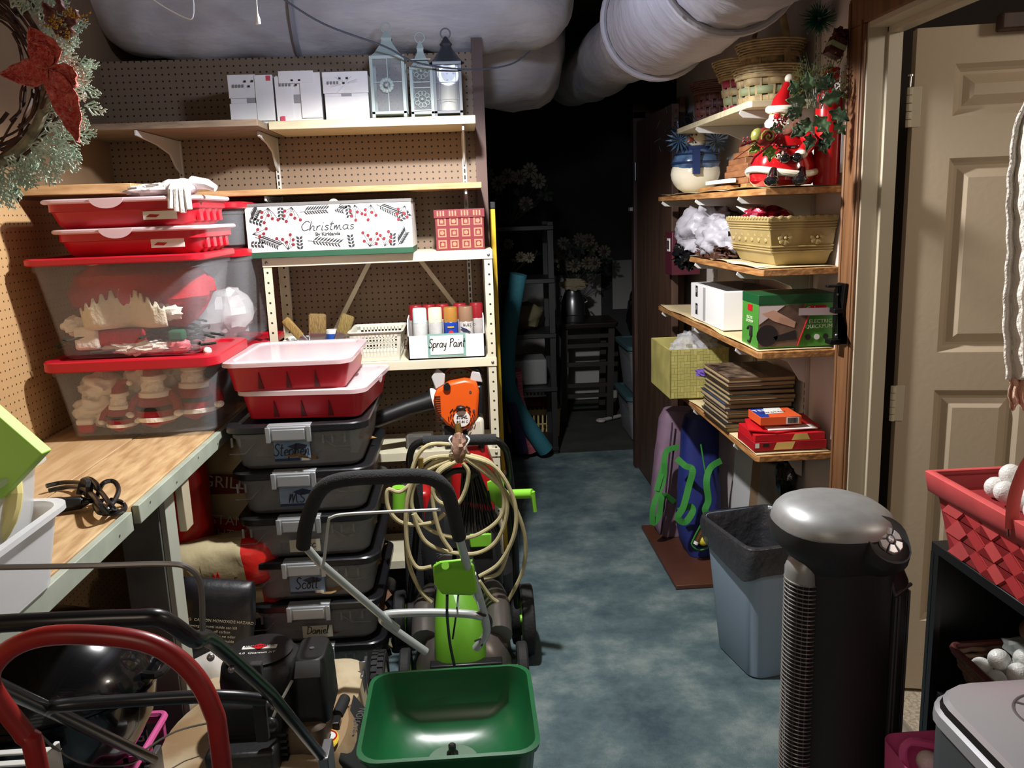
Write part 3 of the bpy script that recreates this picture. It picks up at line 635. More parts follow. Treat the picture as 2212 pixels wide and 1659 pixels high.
P('jar', MB(cloudy).lathe((-.095, 3.3, .653), [(.03, 0), (.033, .01), (.033, .07), (.026, .08)], 18), t); P('lid', MB(steel).cyl((-.095, 3.3, .733), (-.095, 3.3, .75), .028), t)

# ================================================================ workbench
BX, BZ = -.845, .9
t = T('workbench', 'workbench of worn planks with a pale green painted edge and post leg', 'workbench', (-1.1, 2.5, 0))
pl = m('bench_planks', (198, 168, 128), .55, col2=(178, 144, 102), sc=4, stretch=(12, 1.2, 12), bump=.15)
pl2 = m('bench_planks_worn', (204, 174, 130), .6, col2=(170, 134, 92), sc=5, stretch=(8, 1.5, 8), bump=.3)
P('plank', MB(pl).box(-1.388, -1.092, .6, 3.57, BZ-.03, BZ), t, bev=.002); P('plank', MB(pl2).box(-1.089, BX-.002, .6, 3.2, BZ-.03, BZ-.001), t, bev=.003)
eg = m('green_grey_edge', (168, 176, 160), .55, var=.1, sc=10)
P('edge_board', MB(eg).box(BX, BX+.018, 2.03, 3.2, BZ-.052, BZ-.004), t, bev=.002); P('edge_board', MB(eg).box(BX, BX+.018, .6, 1.985, BZ-.052, BZ-.004), t, bev=.002)
P('apron', MB(m('apron_wood', (70, 58, 48), .7)).box(-1.3, -1.27, .65, 3.15, BZ-.14, BZ-.03), t)  # apron in an even dark brown
lg = m('grey_post', (108, 110, 104), .7, var=.15, sc=8, bump=.2)
P('leg', MB(lg).box(-.985, -.875, 2.27, 2.36, 0, BZ-.03), t, bev=.003); P('leg_lit_side', MB(m('lit_side_tone', (176, 180, 166), .6)).box(-.875, -.857, 2.275, 2.35, 0, BZ-.055), t, bev=.002)  # pale strip puts the light on the leg's right side into colour
P('leg_block', MB(m('block', (186, 176, 150), .6)).box(-.857, -.835, 2.36, 2.42, BZ-.2, BZ-.055), t, bev=.002)
for i in range(9): P('nail', MB(steel).cyl((BX+.017, 1.3+i*.2, BZ-.02-.012*(i % 2)), (BX+.0195, 1.3+i*.2, BZ-.02-.012*(i % 2)), .003, n=8), t)
P('leg', MB(lg).box(-.985, -.875, .7, .79, 0, BZ-.03), t, bev=.003)

# ================================================================ storage totes
def tote(lab, x0, x1, y0, y1, z0, h, lidm, bodym, tp=.035, lh=.022, group=None, lipov=.014, r=.05):
    t = T('storage_tote', lab, 'storage tote', ((x0+x1)/2, (y0+y1)/2, z0), group)
    q = MB(bodym); zt = z0+h-lh*.6
    R0 = lambda k, z, ro: rrect(x0+k, x1-k, y0+k, y1-k, z, ro)
    q.loft([R0(tp+.012, z0, r*.7), R0(tp, z0+.012, r*.8), R0(.006, zt-.03, r), R0(.0, zt-.028, r), R0(0, zt, r), R0(.004, zt, r), R0(tp+.004, z0+.014, r*.8)], 0, True, True)
    P('tub', q, t)
    if lidm:
        l = MB(lidm); e = lipov
        l.loft([R0(-e+.004, z0+h-lh, r), R0(-e, z0+h-lh+.004, r), R0(-e, z0+h-.004, r), R0(-e+.004, z0+h, r), R0(.02, z0+h, r*.8), R0(.028, z0+h-.008, r*.8)], 0, True, True)
        P('lid', l, t)
    return t
redlid = m('tote_red', (182, 20, 38), .35)
b1 = tote('clear tote with red lid full of santa dolls standing on the workbench', -1.315, -.8, 2.66, 3.06, BZ+.001, .262, redlid, cloudy, lh=.034)
b2 = tote('clear tote with red lid holding red sweater and lace above the doll tote', -1.325, -.81, 2.65, 3.05, BZ+.264, .316, redlid, cloudy, tp=.045, lh=.022)
ZR = BZ+.58
pinklid = clear('pink_lid', (240, 206, 212), .75, .3)
def redbox(lab, x0, x1, y0, y1, z0, h, rot=0):
    t = tote(lab, x0, x1, y0, y1, z0, h, pinklid, redlid, tp=.02, lh=.014, group='flat red totes')
    cx = (x0+x1)/2-.03
    P('latch', MB(pinklid).poly([(cx-.05*cos(a), y0-.017, z0+h-.001-.03*sin(a)) for a in [pi*i/14 for i in range(15)]], (0, .002, 0)), t)
    P('sticker', MB(paper).box(x1-.16, x1-.06, y0+.005, y0+.0065, z0+.02, z0+.045), t); P('sticker_print', MB(redlid).poly([(x1-.152, y0+.0045, z0+.028), (x1-.122, y0+.0045, z0+.026), (x1-.11, y0+.0045, z0+.034), (x1-.14, y0+.0045, z0+.036)], (0, .001, 0)), t)
    for k in range(4): P('side_rib', MB(redlid).box(x1-.018, x1-.004, y0+.05+k*.07, y0+.085+k*.07, z0+.012, z0+h-.02, 0, .003), t, bev=.003)
    return t
redbox('lower of two flat red totes with pink clear lids above the sweater tote', -1.235, -.79, 2.66, 3.02, ZR+.001, .083)
redbox('topmost flat red tote with a pink clear lid and a glove on it', -1.25, -.8, 2.65, 3.01, ZR+.085, .088)
# contents: sweater, lace, dolls
fb = lambda n, c, **k: m(n, c, .9, bump=.5, bsc=90, **k)
rs = fb('red_knit', (176, 16, 34)); lace = fb('lace_cream', (226, 214, 188)); gn = fb('garland_green', (42, 62, 52), var=.5, sc=30); wf = fb('white_fur', (236, 228, 216))
tag(P('sweater', MB(rs, m('gold_trim', (190, 160, 60), .4, .5)).blob((-1.07, 2.87, 1.35), (.225, .16, .125), .22, 2, 1).blob((-.93, 2.84, 1.36), (.09, .13, .07), .2, 2, 5)), 'folded red sweater filling the upper clear tote', 'sweater')
tag(P('lace_doily', MB(lace).sheet(lambda u, v: (-1.2+u*.26, 2.71-.02*sin(u*9)-.015*v, 1.255+v*(.06+.05*sin(pi*u))*(1+.12*(-1)**int(u*22))+.0), 44, 4), solid=.004), 'cream lace piece with a zigzag edge pressed against the upper tote', 'lace')
tag(P('glove_bundle', MB(wf).blob((-.95, 2.73, 1.30), (.05, .03, .03), .4, 2, 9).blob((-1.24, 2.74, 1.265), (.04, .03, .03), .4, 2, 11)), 'cream knitted gloves tucked in the upper clear tote', 'gloves')
tag(P('red_stocking', MB(rs, wf).box(-1.2, -1.02, 2.71, 2.74, 1.2, 1.25).box(-1.235, -1.16, 2.7, 2.745, 1.19, 1.265, 1), bev=.01), 'red stocking with a white cuff lying in the upper tote', 'stocking')
q = MB(gn)
for i in range(60):
    a = random.random()*6.28; x = random.uniform(-1.25, -.87); y = random.uniform(2.7, 2.95); z = random.uniform(1.185, 1.235)+.04*max(0, x+1.05)
    q.tube([(x, y, z), (x+.05*cos(a), y+.03*sin(a), z+.012*sin(a*3)), (x+.09*cos(a+.5), y+.05*sin(a), z-.004)], .004, 4)
tag(P('garland', q, kind='stuff'), 'dark green garland and wires packed in the upper tote', 'garland')
tag(P('candy_ornament', MB(m('candy', (232, 120, 130), .4), wf).blob((-1.05, 2.73, 1.19), (.1, .03, .022), .5, 5, 3, 1).blob((-.92, 2.73, 1.19), (.04, .025, .02), .3, 5, 8)), 'pink and white frilled ornaments at the bottom of the upper tote', 'ornament')
tag(P('knit_cuff', MB(m('green_felt', (26, 92, 66), .9)).box(-.95, -.9, 2.71, 2.75, 1.205, 1.24), bev=.008), 'small green felt piece at the right of the upper tote', 'felt')
def santa_doll(x, y, z, s, lab, back=0):
    t = T('santa_doll', lab, 'doll', (x, y, z)); M = Matrix.Translation((x, y, z)) @ Matrix.Diagonal((s, s, s, 1))
    felt = fb('doll_red', (150, 20, 38))
    P('body', MB(felt).at(M).lathe((0, 0, 0), [(.03, .0), (.055, .02), (.056, .05), (.045, .085), (.025, .105)], 18), t)
    P('legs', MB(m('doll_black', (26, 24, 28), .8)).at(M).sph((-.025, -.01, .0), (.022, .03, .016)).sph((.025, -.01, 0), (.022, .03, .016)), t)
    for sx in (-1, 1): P('arm', MB(felt, wf).at(M).tube([(sx*.035, 0, .09), (sx*.06, -.01, .065), (sx*.066, -.025, .045)], [.016, .016, .013], 10, smooth=0).sph((sx*.067, -.028, .04), (.014, .014, .01), 1), t)
    P('coat_trim', MB(wf).at(M).lathe((0, 0, .018), [(.05, 0), (.059, .004), (.059, .014), (.05, .018)], 18).lathe((0, 0, .08), [(.03, 0), (.045, .008), (.043, .02), (.03, .026)], 18), t)
    P('belt', MB(m('doll_black')).at(M).lathe((0, 0, .05), [(.053, 0), (.0575, .003), (.0565, .012), (.05, .014)], 18), t)
    P('head', MB(m('doll_skin', (214, 160, 130), .7)).at(M).sph((0, 0, .125), (.028, .026, .028)), t)
    P('beard', MB(wf).at(M).blob((0, -.014, .112), (.03, .02, .03), .35, 4, 2), t)
    P('hat', MB(felt, wf).at(M).tube([(0, 0, .135), (0, .002, .16), (.01, .004, .185), (.035, .0, .19)], [.03, .026, .014, .006], 14).sph((.042, 0, .182), .012, 1).lathe((0, 0, .13), [(.028, 0), (.035, .006), (.033, .016), (.026, .018)], 16, 1), t)
    return t
santa_doll(-1.02, 2.745, .928, 1.15, 'red felt santa doll with a white scarf in the lower clear tote')
santa_doll(-.905, 2.79, .94, 1.2, 'larger dark red santa doll at the right of the lower clear tote')
santa_doll(-1.13, 2.735, .92, .85, 'small santa doll with a gold buckle in the lower clear tote')
tis = m('tissue_paper', (244, 238, 226), .8, bump=.6, bsc=14)
for i, (x, z, r) in enumerate(((-1.22, .98, .055), (-1.21, 1.05, .05), (-1.06, 1.07, .06), (-1.15, 1.01, .04), (-.96, 1.09, .045))):
    tag(P('tissue_wad', MB(tis).blob((x, 2.79+.02*i, z), (r*1.3, .055, r*.9), .4, 1.6, i+20, n=40, sharp=True), smooth=80), ['crumpled tissue at the lower left of the doll tote', 'crumpled tissue at the upper left of the doll tote', 'white bag tissue at the top middle of the doll tote', 'folded tissue beside the small santa doll', 'tissue above the larger santa doll'][i], 'tissue')
tag(P('doll_boots', MB(rs, wf).box(-1.27, -1.22, 2.72, 2.76, .918, .95).box(-1.272, -1.218, 2.715, 2.765, .945, .965, 1), bev=.006), 'small red boot with a white cuff in the doll tote corner', 'boot')
# glove on top
gl = MB(m('white_glove', (232, 228, 226), .9, bump=.3, bsc=60), m('glove_print', (150, 50, 60), .8)); gz = ZR+.176
gl.blob((-.93, 2.72, gz+.016), (.095, .06, .02), .3, 3, 2).blob((-.86, 2.71, gz+.024), (.065, .045, .024), .2, 3, 7)
for i, (a, b) in enumerate(((.0, -.05), (-.015, -.06), (-.03, -.055), (-.045, -.045))):
    gl.tube([(-.84+a*.6, 2.68, gz+.03), (-.82+a, 2.645, gz+.01), (-.815+a*1.2, 2.634, gz+b*.9)], [.011, .011, .009, .006], 8)
gl.tube([(-.82, 2.7, gz+.035), (-.77, 2.69, gz+.028), (-.745, 2.685, gz+.015)], [.02, .016, .01], 8)
tag(P('work_glove', gl), 'white cotton glove draped over the corner of the topmost red tote', 'glove')
# rear column of totes against the back wall
tote('clear tote with red lid, lowest of the rear column by the back wall', -1.25, -.77, 3.12, 3.54, BZ+.001, .22, redlid, cloudy, lh=.026)
b4 = tote('tall clear tote holding a white bag in the rear column', -1.25, -.785, 3.13, 3.53, BZ+.222, .35, None, cloudy, tp=.03)
tote('upper clear tote with red rims at the top of the rear column', -1.25, -.80, 3.13, 3.52, BZ+.575, .165, redlid, cloudy, tp=.01, lh=.024)
(P('lid', MB(redlid).loft([rrect(-1.26, -.785, 3.12, 3.535, BZ+.573-.026, .05), rrect(-1.262, -.783, 3.118, 3.537, BZ+.573-.004, .05), rrect(-1.25, -.8, 3.13, 3.53, BZ+.573, .05)]), b4))
tag(P('tote_bag', MB(m('bag_white', (214, 214, 216), .5, bump=.4, bsc=15), black).blob((-.93, 3.3, BZ+.33), (.1, .12, .09), .3, 2, 14, sharp=True)), 'white bag inside the tall clear tote of the rear column', 'bag')
# ================================================================ black lidded tote tower
blid = m('tote_black', (24, 25, 28), .3, bump=.05, bsc=40); smoky = clear('smoky_clear', (176, 178, 182), .3, .4, tint=(236, 238, 240))
names = [('Stephen', 'topmost black lidded tote carrying a sticker with handwriting'), ('', 'second black lidded tote from the top of the tall stack'), ('Misc', 'third black lidded tote with a small white paper label'), ('Scott', 'fourth black lidded tote with a blue picture sticker'), ('Daniel', 'fifth black lidded tote with a white name slip'), ('', 'lowest black lidded tote standing on the carpet')]
lt = m('latch_silver', (158, 162, 166), .35, .35)
for k, (nm, lab) in enumerate(names):
    i = 5-k; z0 = .002+i*.1545; xs_ = -.797+.004*k*1.0; x1_ = -.333-.003*k
    xs_ = -.80+.0*k; xs_, x1_ = -.797+(.0055*k if k else 0), -.337+.001*k; yo = 2.665+.002*(k % 2)
    t = tote(lab, xs_+.012, x1_-.012, yo+.012, 3.2, z0, .152, blid, smoky, tp=.02, lh=.026, group='black lidded totes in the tall stack', r=.06)
    cx = (xs_+x1_)/2-.02
    la = MB(lt); la.box(cx-.07, cx+.07, yo-.018, yo-.004, z0+.105, z0+.15).box(cx-.07, cx+.07, yo-.004, yo+.03, z0+.146, z0+.1535).box(cx-.052, cx+.052, yo-.022, yo-.017, z0+.108, z0+.143).box(cx-.072, cx-.056, yo-.023, yo-.016, z0+.1, z0+.152).box(cx+.056, cx+.072, yo-.023, yo-.016, z0+.1, z0+.152)
    P('latch', la, t, bev=.003)
    rb = MB(smoky)
    for dx in (-.19, -.165, .1, .13, .17): rb.box(cx+dx, cx+dx+.006, yo+.008, yo+.014, z0+.085, z0+.115)
    rb.tube([(cx-.2, yo+.017, z0+.06), (cx-.15, yo+.017, z0+.06), (cx-.11, yo+.014, z0+.1)], .0018, 5).tube([(cx+.1, yo+.014, z0+.1), (cx+.14, yo+.017, z0+.07), (cx+.2, yo+.017, z0+.07)], .0018, 5)
    P('moulded_ribs', rb, t, kind='stuff')
    if k in (0, 1, 3):
        s = quad('picture_sticker', m('sticker_blue', (96, 122, 158), .4, col2=(140, 156, 176), sc=9), cx-.055, cx+.06, z0+.03, z0+.1, yo+.01, t)
        g = MB(m('navy'), wp); y = yo+.0085; g.poly([(cx-.012, y, z0+.08), (cx+.02, y, z0+.09), (cx+.052, y, z0+.082), (cx+.045, y, z0+.072), (cx+.01, y, z0+.068)], (0, -.0006, 0)); g.box(cx-.055, cx+.025, y-.0005, y, z0+.031, z0+.04); g.box(cx+.03, cx+.055, y-.0005, y, z0+.031, z0+.042, 1)
        P('sticker_picture', g, t, smooth=0)
        script(nm or 'ms', .04 if nm else .06, (cx, yo+.007, z0+.062), '-y', ink, t, w=.0015, sx=.9)
    elif nm:
        quad('paper_slip', m('slip', (176, 174, 158), .7), cx-.03 if k == 4 else cx-.04, cx+.07 if k == 4 else cx+.06, z0+.028, z0+.07, yo+.008, t)
        script(nm, .028, (cx+.02, yo+.006, z0+.05), '-y', ink, t, w=.0014)
    tag(P('paper_bundle', MB(m('kraft%d' % (k % 3), ((150, 116, 76), (120, 84, 60), (140, 132, 104))[k % 3], .8, bump=.5, bsc=12, var=.3, sc=8)).blob((cx+.02, 2.92, z0+.05), (.185, .21, .06), .4, 2.5, k+30, sharp=True, flatz=z0+.012)), 'brown paper bundle inside the '+['topmost', 'second', 'third', 'fourth', 'fifth', 'lowest'][k]+' black lidded tote', 'bundle', 'paper bundles inside the black lidded totes')
tag(P('foam_sheet', MB(m('foam', (190, 192, 194), .7)).box(-.41, -.385, 2.75, 3.15, .8, .9), bev=.004), 'pale foam sheet along the right side inside the topmost tote', 'foam')
# two red trays with clear lids on the tower
def tray(lab, cx, cy, wx, wy, z, rz, h=.098):
    t = T('divided_tray', lab, 'tray', (cx, cy, z), 'red trays with clear lids'); M = Tm(cx, cy, z, 0, 0, rz)
    q = MB(redlid).at(M); a, b = wx/2, wy/2
    q.loft([rrect(-a+.03, a-.03, -b+.03, b-.03, 0, .03), rrect(-a+.012, a-.012, -b+.012, b-.012, h-.02, .05), rrect(-a+.006, a-.006, -b+.006, b-.006, h-.018, .05), rrect(-a+.006, a-.006, -b+.006, b-.006, h-.008, .05), rrect(-a+.016, a-.016, -b+.016, b-.016, h-.008, .05), rrect(-a+.034, a-.034, -b+.034, b-.034, .004, .03)])
    P('tub', q, t)
    g = MB(m('tote_red_dark', (88, 8, 18), .5)).at(M)
    for dx in (-.09, .0, .09): g.poly([(dx-.006, -b+.0255, .006), (dx+.012, -b+.0255, .006), (dx+.002, -b+.0105, h-.035)], (0, .006, 0))
    P('groove', g, t, smooth=0)
    l = MB(clear('tray_lid', (246, 230, 234), .62, .16)).at(M)
    l.loft([rrect(-a, a, -b, b, h-.016, .05), rrect(-a, a, -b, b, h-.002, .05), rrect(-a+.008, a-.008, -b+.008, b-.008, h, .05), rrect(-a+.03, a-.03, -b+.03, b-.03, h, .04), rrect(-a+.036, a-.036, -b+.036, b-.036, h-.006, .04)])
    P('lid', l, t); P('lid_tab', MB(m('tray_lid')).at(M).poly([(a+.003, -.03*cos(i*pi/10), h-.004-.022*sin(i*pi/10)) for i in range(11)], (.002, 0, 0)), t)
    return t
tray('lower red divided tray with clear lid on the black lidded totes', -.53, 2.935, .43, .47, .9335, -6)
tray('upper red divided tray with glossy clear lid, topmost on the black totes', -.585, 2.925, .42, .47, 1.032, -1)
# black tube thing lying beside the totes
# ================================================================ left foreground on the bench
def open_bin(lab, pts, z, h, mt, r=.05, lip=.014, tp=.02):
    """open translucent bin; pts = x0,x1,y0,y1"""
    x0, x1, y0, y1 = pts; t = T('open_bin', lab, 'bin', ((x0+x1)/2, (y0+y1)/2, z))
    R0 = lambda k, zz, ro=r: rrect(x0+k, x1-k, y0+k, y1-k, zz, ro)
    P('tub', MB(mt).loft([R0(tp, z), R0(.0, z+h-.012), R0(-lip, z+h-.01), R0(-lip, z+h), R0(.001, z+h), R0(tp+.003, z+.004)]), t)
    return t
fr1 = clear('frosted_bin', (232, 234, 236), .66, .4)
open_bin('frosted plastic bin overhanging the bench at the left edge, lower of two nested', (-1.28, -.80, 1.12, 1.62), BZ+.002, .15, fr1)
open_bin('clear plastic bin with a label, nested in the frosted bin', (-1.24, -.84, 1.2, 1.66), BZ+.075, .165, clear('clear_bin2', (236, 238, 240), .42, .3), r=.06)
t = T('bin_cloth', 'pale blue cloth lying inside the clear bin on the bench', 'cloth', (-.99, 1.35, BZ+.1)); P('cloth', MB(m('pale_blue', (176, 198, 216), .9, col2=(222, 226, 230), sc=6, bump=.5, bsc=14)).blob((-1.0, 1.4, BZ+.135), (.13, .17, .045), .4, 2.4, 3), t)
tag(P('price_card', MB(paper).box(-.873, -.871, 1.42, 1.5, BZ+.11, BZ+.18), bev=.0005), 'white card with fine print standing in the clear bin', 'card')
t = T('ribbon_roll', 'pale yellow ring leaning under the lime green panel', 'ring', (-1.0, 1.5, BZ+.2)); 
P('ring', MB(m('pale_yellow', (224, 212, 140), .5)).tube([(-1.0+.16*cos(a), 1.52+.04*sin(a), BZ+.2+.13*sin(a)) for a in [2*pi*i/36 for i in range(36)]], .017, 10, closed=True).tube([(-1.0+.14*cos(a), 1.51+.04*sin(a), BZ+.2+.11*sin(a)) for a in [2*pi*i/36 for i in range(36)]], .01, 8, closed=True), t)
# lime panel: front face seen as a tilted square
a = aY(-60, 850, 1.5); b = aY(91, 981, 1.5); c = aY(-8, 1085, 1.48); d2 = a+(c-b)
tag(P('foam_board', MB(m('lime', (166, 214, 84), .55)).poly([a, b, c, d2], (.004, .03, 0)), bev=.002), 'lime green square panel tilted over the clear bin', 'panel')
# black power cord bundle
q = MB(m('cord_black', (16, 16, 18), .28)); 
cz = BZ+.012
def on(px, py, dz=0): v = aZ(px, py, BZ+dz); return v
q.tube([on(100, 1050, .02), on(140, 1042, .02), on(185, 1045, .03), on(215, 1060, .05), on(238, 1090, .04), on(252, 1103, .01)], .006, 8, smooth=6)
q.tube([on(105, 1060, .02), on(150, 1052, .025), on(190, 1060, .04), on(212, 1085, .05), on(232, 1108, .02)], .006, 8, smooth=6)
q.tube([on(178, 1040, .02), on(195, 1035, .06), on(212, 1052, .06), on(210, 1070, .03), on(190, 1075, .02)], .006, 8, smooth=6, closed=True)
q.tube([on(210, 1075, .02), on(222, 1045, .05), on(245, 1040, .05), on(256, 1058, .04), on(245, 1085, .03), on(225, 1105, .02), on(208, 1095, .02)], .006, 8, smooth=6, closed=True)
q.tube([on(205, 1090, .02), on(215, 1107, .02), on(250, 1108, .01), on(270, 1098, .0), on(262, 1085, .01), on(240, 1080, .03)], .006, 8, smooth=6)
q.tube([on(180, 1082, .02), on(200, 1083, .015), on(220, 1082, .02)], .006, 8)
t = T('power_cord', 'black power cord knotted in a bundle on the bench planks', 'cord', on(200, 1090)); P('cord', q, t)
A = on(122, 1092, .02); B = on(178, 1085, .02)
P('cord_end_block', MB(black).tube([A, B], [.02, .017], 6), t, bev=.003); P('strain_relief', MB(black).tube([B, on(192, 1083, .02)], [.014, .007], 10), t)
P('velcro_tie', MB(blackm).tube([on(172, 1068, .02), on(180, 1040, .05), on(192, 1046, .06), on(192, 1072, .03)], .009, 6, smooth=4), t)

# ================================================================ under the bench
t = T('kettle_pot', 'black enamel roaster with a domed lid under the workbench', 'roaster', (-1.1, 2.0, .3)); en = m('black_enamel', (14, 15, 18), .18, coat=.6)
kc = Vector((-1.075, 1.95, .47))
P('bowl', MB(en).lathe(kc, [(.12, -.2), (.2, -.17), (.25, -.08), (.262, 0), (.268, .0), (.268, .008), (.25, .008)], 36, sy=.8), t)
P('dome_lid', MB(en).lathe(kc, [(.27, .012), (.272, .022), (.25, .07), (.2, .13), (.12, .17), (.03, .183), (.0, .184)], 36, sy=.8), t)
for s in (-1, 1): P('side_handle', MB(black).tube([kc+Vector((s*.255, -.04, .04)), kc+Vector((s*.3, -.05, .045)), kc+Vector((s*.3, .05, .045)), kc+Vector((s*.255, .04, .04))], .01, 8, smooth=4), t)
P('front_handle', MB(black).tube([kc+Vector((-.05, -.2, -.05)), kc+Vector((-.04, -.24, -.06)), kc+Vector((.1, -.24, -.055)), kc+Vector((.12, -.195, -.045))], .009, 8, smooth=5), t)

# pink crate
pk = m('pink_plastic', (222, 96, 158), .4)
def crate(name, lab, x0, x1, y0, y1, z0, h, mt, n=3):
    t = T(name, lab, 'crate', ((x0+x1)/2, (y0+y1)/2, z0)); w = .018
    q = MB(mt)
    for z in (z0, z0+h*.45, z0+h-.022): q.box(x0, x1, y0, y0+.006, z, z+.022).box(x0, x1, y1-.006, y1, z, z+.022).box(x0, x0+.006, y0, y1, z, z+.022).box(x1-.006, x1, y0, y1, z, z+.022)
    for i in range(n+1):
        x = x0+(x1-x0-w)*i/n; y = y0+(y1-y0-w)*i/n
        q.box(x, x+w, y0, y0+.006, z0, z0+h).box(x, x+w, y1-.006, y1, z0, z0+h).box(x0, x0+.006, y, y+w, z0, z0+h).box(x1-.006, x1, y, y+w, z0, z0+h)
    P('lattice_body', q, t, bev=.002)
    r = MB(mt); r.tube(rrect(x0-.004, x1+.004, y0-.004, y1+.004, z0+h, .02), .009, 8, closed=True); P('rim', r, t)
    f = MB(mt)
    for i in range(5): f.box(x0+(x1-x0)*i/4.2, x0+(x1-x0)*i/4.2+.014, y0, y1, z0, z0+.006)
    for i in range(5): f.box(x0, x1, y0+(y1-y0)*i/4.2, y0+(y1-y0)*i/4.2+.014, z0, z0+.006)
    P('crate_floor', f, t); return t
crate('milk_crate', 'pink plastic milk crate on the floor under the bench', -1.22, -.875, 1.82, 2.14, .002, .258, pk)
# charcoal bags and other sacks
def sack(lab, c, r, mats, bands, rot=(0, 0, 0), seed=0, amp=.1, txt=(), cat='bag', name='charcoal_bag', group=None):
    """pillow shaped paper sack; bands = (lo, hi, material index) along its long axis z"""
    t = T(name, lab, cat, c, group); M = Matrix.Translation(c) @ Tm(0, 0, 0, *rot); q = MB(*mats)
    nz, nu = 22, 28; rings = []
    for i in range(nz+1):
        v = -1+2*i/nz; e = (1-abs(v)**6)**.5 if abs(v) < 1 else 0; e = max(e, .12); ring = []
        for j in range(nu):
            a = 2*pi*j/nu; ca, sa = cos(a), sin(a); px = abs(ca)**.6*(1 if ca > 0 else -1); py = abs(sa)**.75*(1 if sa > 0 else -1)
            n = noise.noise(Vector((px*2.2+seed, py*2.2, v*3)))*amp+noise.noise(Vector((px*6+seed, py*5, v*8)))*amp*.5
            ring.append(M @ Vector((r[0]*px*(1-.12*v*v)*(1+n*.5), r[1]*py*e*(1+n), r[2]*v)))
        rings.append(ring)
    b = len(q.v); q.loft(rings)
    k = 0
    for f in range(nz*nu):
        v = -1+2*((f//nu)+.5)/nz
        for lo, hi, mi in bands:
            if lo <= v < hi: q.mi[f] = mi
    P('sack_body', q, t, smooth=50)
    for s, sz, x, z, mt_, ro, fc in txt:
        M2 = M @ Tm(x, -r[1]*1.2, z, 90, 0, 0)
        o = text(s, sz, (0, 0, 0), 'up', mt_, None, rot=ro); o.data.transform(M2); o.parent = t; o.matrix_parent_inverse = Matrix.Translation(c).inverted()
    return t
bt = m('sack_tan', (198, 184, 144), .5, var=.12, sc=6, bump=.5, bsc=14); br = m('sack_red', (196, 34, 26), .35, bump=.5, bsc=14); bd = m('sack_darkred', (104, 20, 20), .5); wt = m('sack_white', (214, 210, 204), .5, bump=.4, bsc=12); bk = m('sack_black', (28, 28, 32), .4, bump=.4, bsc=14); bl = m('sack_blue', (30, 60, 150), .4, bump=.4, bsc=12); yl = m('sack_yellow', (224, 172, 60), .5)
tb, tr = m('txt_pale', (206, 196, 170), .6), m('txt_red', (170, 40, 36), .6)
sack('tall tan charcoal bag with red panels standing behind the bench leg', (-.87, 3.0, .62), (.16, .08, .2), (bt, br), [(-1, -.45, 1)], (0, 8, 0), 1, txt=[('GRILL', .06, -.02, .05, tb, 0, 1), ('INSTANT', .05, -.01, -.09, tb, 0, 1), ('LIGHTING', .045, 0, -.14, tb, 0, 1)])
M = None
tall_bag = bpy.data.objects['charcoal_bag']
for (dx, dz, w, h_) in ((-.9, .655, .13, .085),):
    (P('bag_badge', MB(bd).poly([(-.95, 2.91, .63), (-.8, 2.905, .63), (-.77, 2.905, .66), (-.8, 2.905, .7), (-.95, 2.91, .7), (-.97, 2.91, .665)], (0, .004, 0)), tall_bag))
sack('plain red bag wedged between the bench leg and the tall charcoal bag', (-1.0, 2.85, .6), (.08, .07, .2), (br,), [], (0, 0, 0), 2)
lying_bag = sack('tan and red charcoal bag lying on its side on the pile', (-.86, 2.75, .44), (.09, .09, .19), (bt, br), [(.45, 1.1, 1), (-1, -.75, 1)], (0, 83, 0), 3, txt=[('LIGHTING', .04, .055, -.1, tb, 90, 1), ('6.5', .03, .03, .05, ink, 90, 1)])
(P('flame_mark', MB(bd, br).tube([(-.86, 2.645, .41), (-.86, 2.648, .41)], .018, 14).poly([(-.878, 2.646, .42), (-.87, 2.646, .445), (-.862, 2.646, .43), (-.856, 2.646, .452), (-.846, 2.646, .42)], (0, .002, 0), 1), lying_bag))
sack('red charcoal bag squeezed under the bag lying on its side', (-.85, 2.8, .29), (.07, .1, .19), (br, bt), [(-.2, .6, 1)], (0, 84, 0), 4, txt=[('CHARCOAL', .035, .0, -.05, tb, 90, 1)])
sack('tan charcoal bag with red end next to the black totes', (-.80, 2.93, .26), (.1, .08, .16), (bt, br), [(.4, 1.1, 1)], (0, 75, 10), 5, txt=[('GRILL', .04, -.02, .03, tr, 180, 1)])
sack('black charcoal bag with a printed warning panel', (-.84, 2.5, .29), (.12, .05, .2), (bk,), [], (0, 10, 4), 6, txt=[('WARNING  CARBON MONOXIDE HAZARD', .0125, 0, .09, tb, 0, 1), ('Burning charcoal inside can kill', .012, 0, .07, tb, 0, 1), ('you. It gives off carbon', .012, 0, .055, tb, 0, 1), ('monoxide which has no odor', .012, 0, .04, tb, 0, 1), ('NEVER burn charcoal inside', .012, 0, .025, tb, 0, 1), ('homes, vehicles or tents', .012, 0, .01, tb, 0, 1)])
sack('red foil bag with its corner beside the lowest black totes', (-.745, 2.52, .11), (.05, .06, .14), (br,), [], (0, 12, 0), 7)
sack('white sack with a cream stripe in front of the black charcoal bag', (-.84, 2.42, .14), (.1, .05, .13), (wt, yl), [(.2, .4, 1)], (0, -25, 0), 8)
sack('blue and white sack near the foot of the bench leg', (-.83, 2.45, .07), (.085, .06, .1), (bl, wt, br), [(.3, .55, 1), (.55, .75, 2)], (0, 15, 0), 9, txt=[('FOODS', .04, 0, 0, tb, 70, 1)])
sack('white sack with a yellow printed top behind the bench leg', (-1.06, 2.4, .3), (.12, .08, .13), (wt, yl), [(.25, 1.1, 1)], (0, 5, 0), 10, txt=[('GOIN', .035, .04, .085, tr, 0, 1), ('GINGER', .045, .02, .045, tr, 0, 1)])
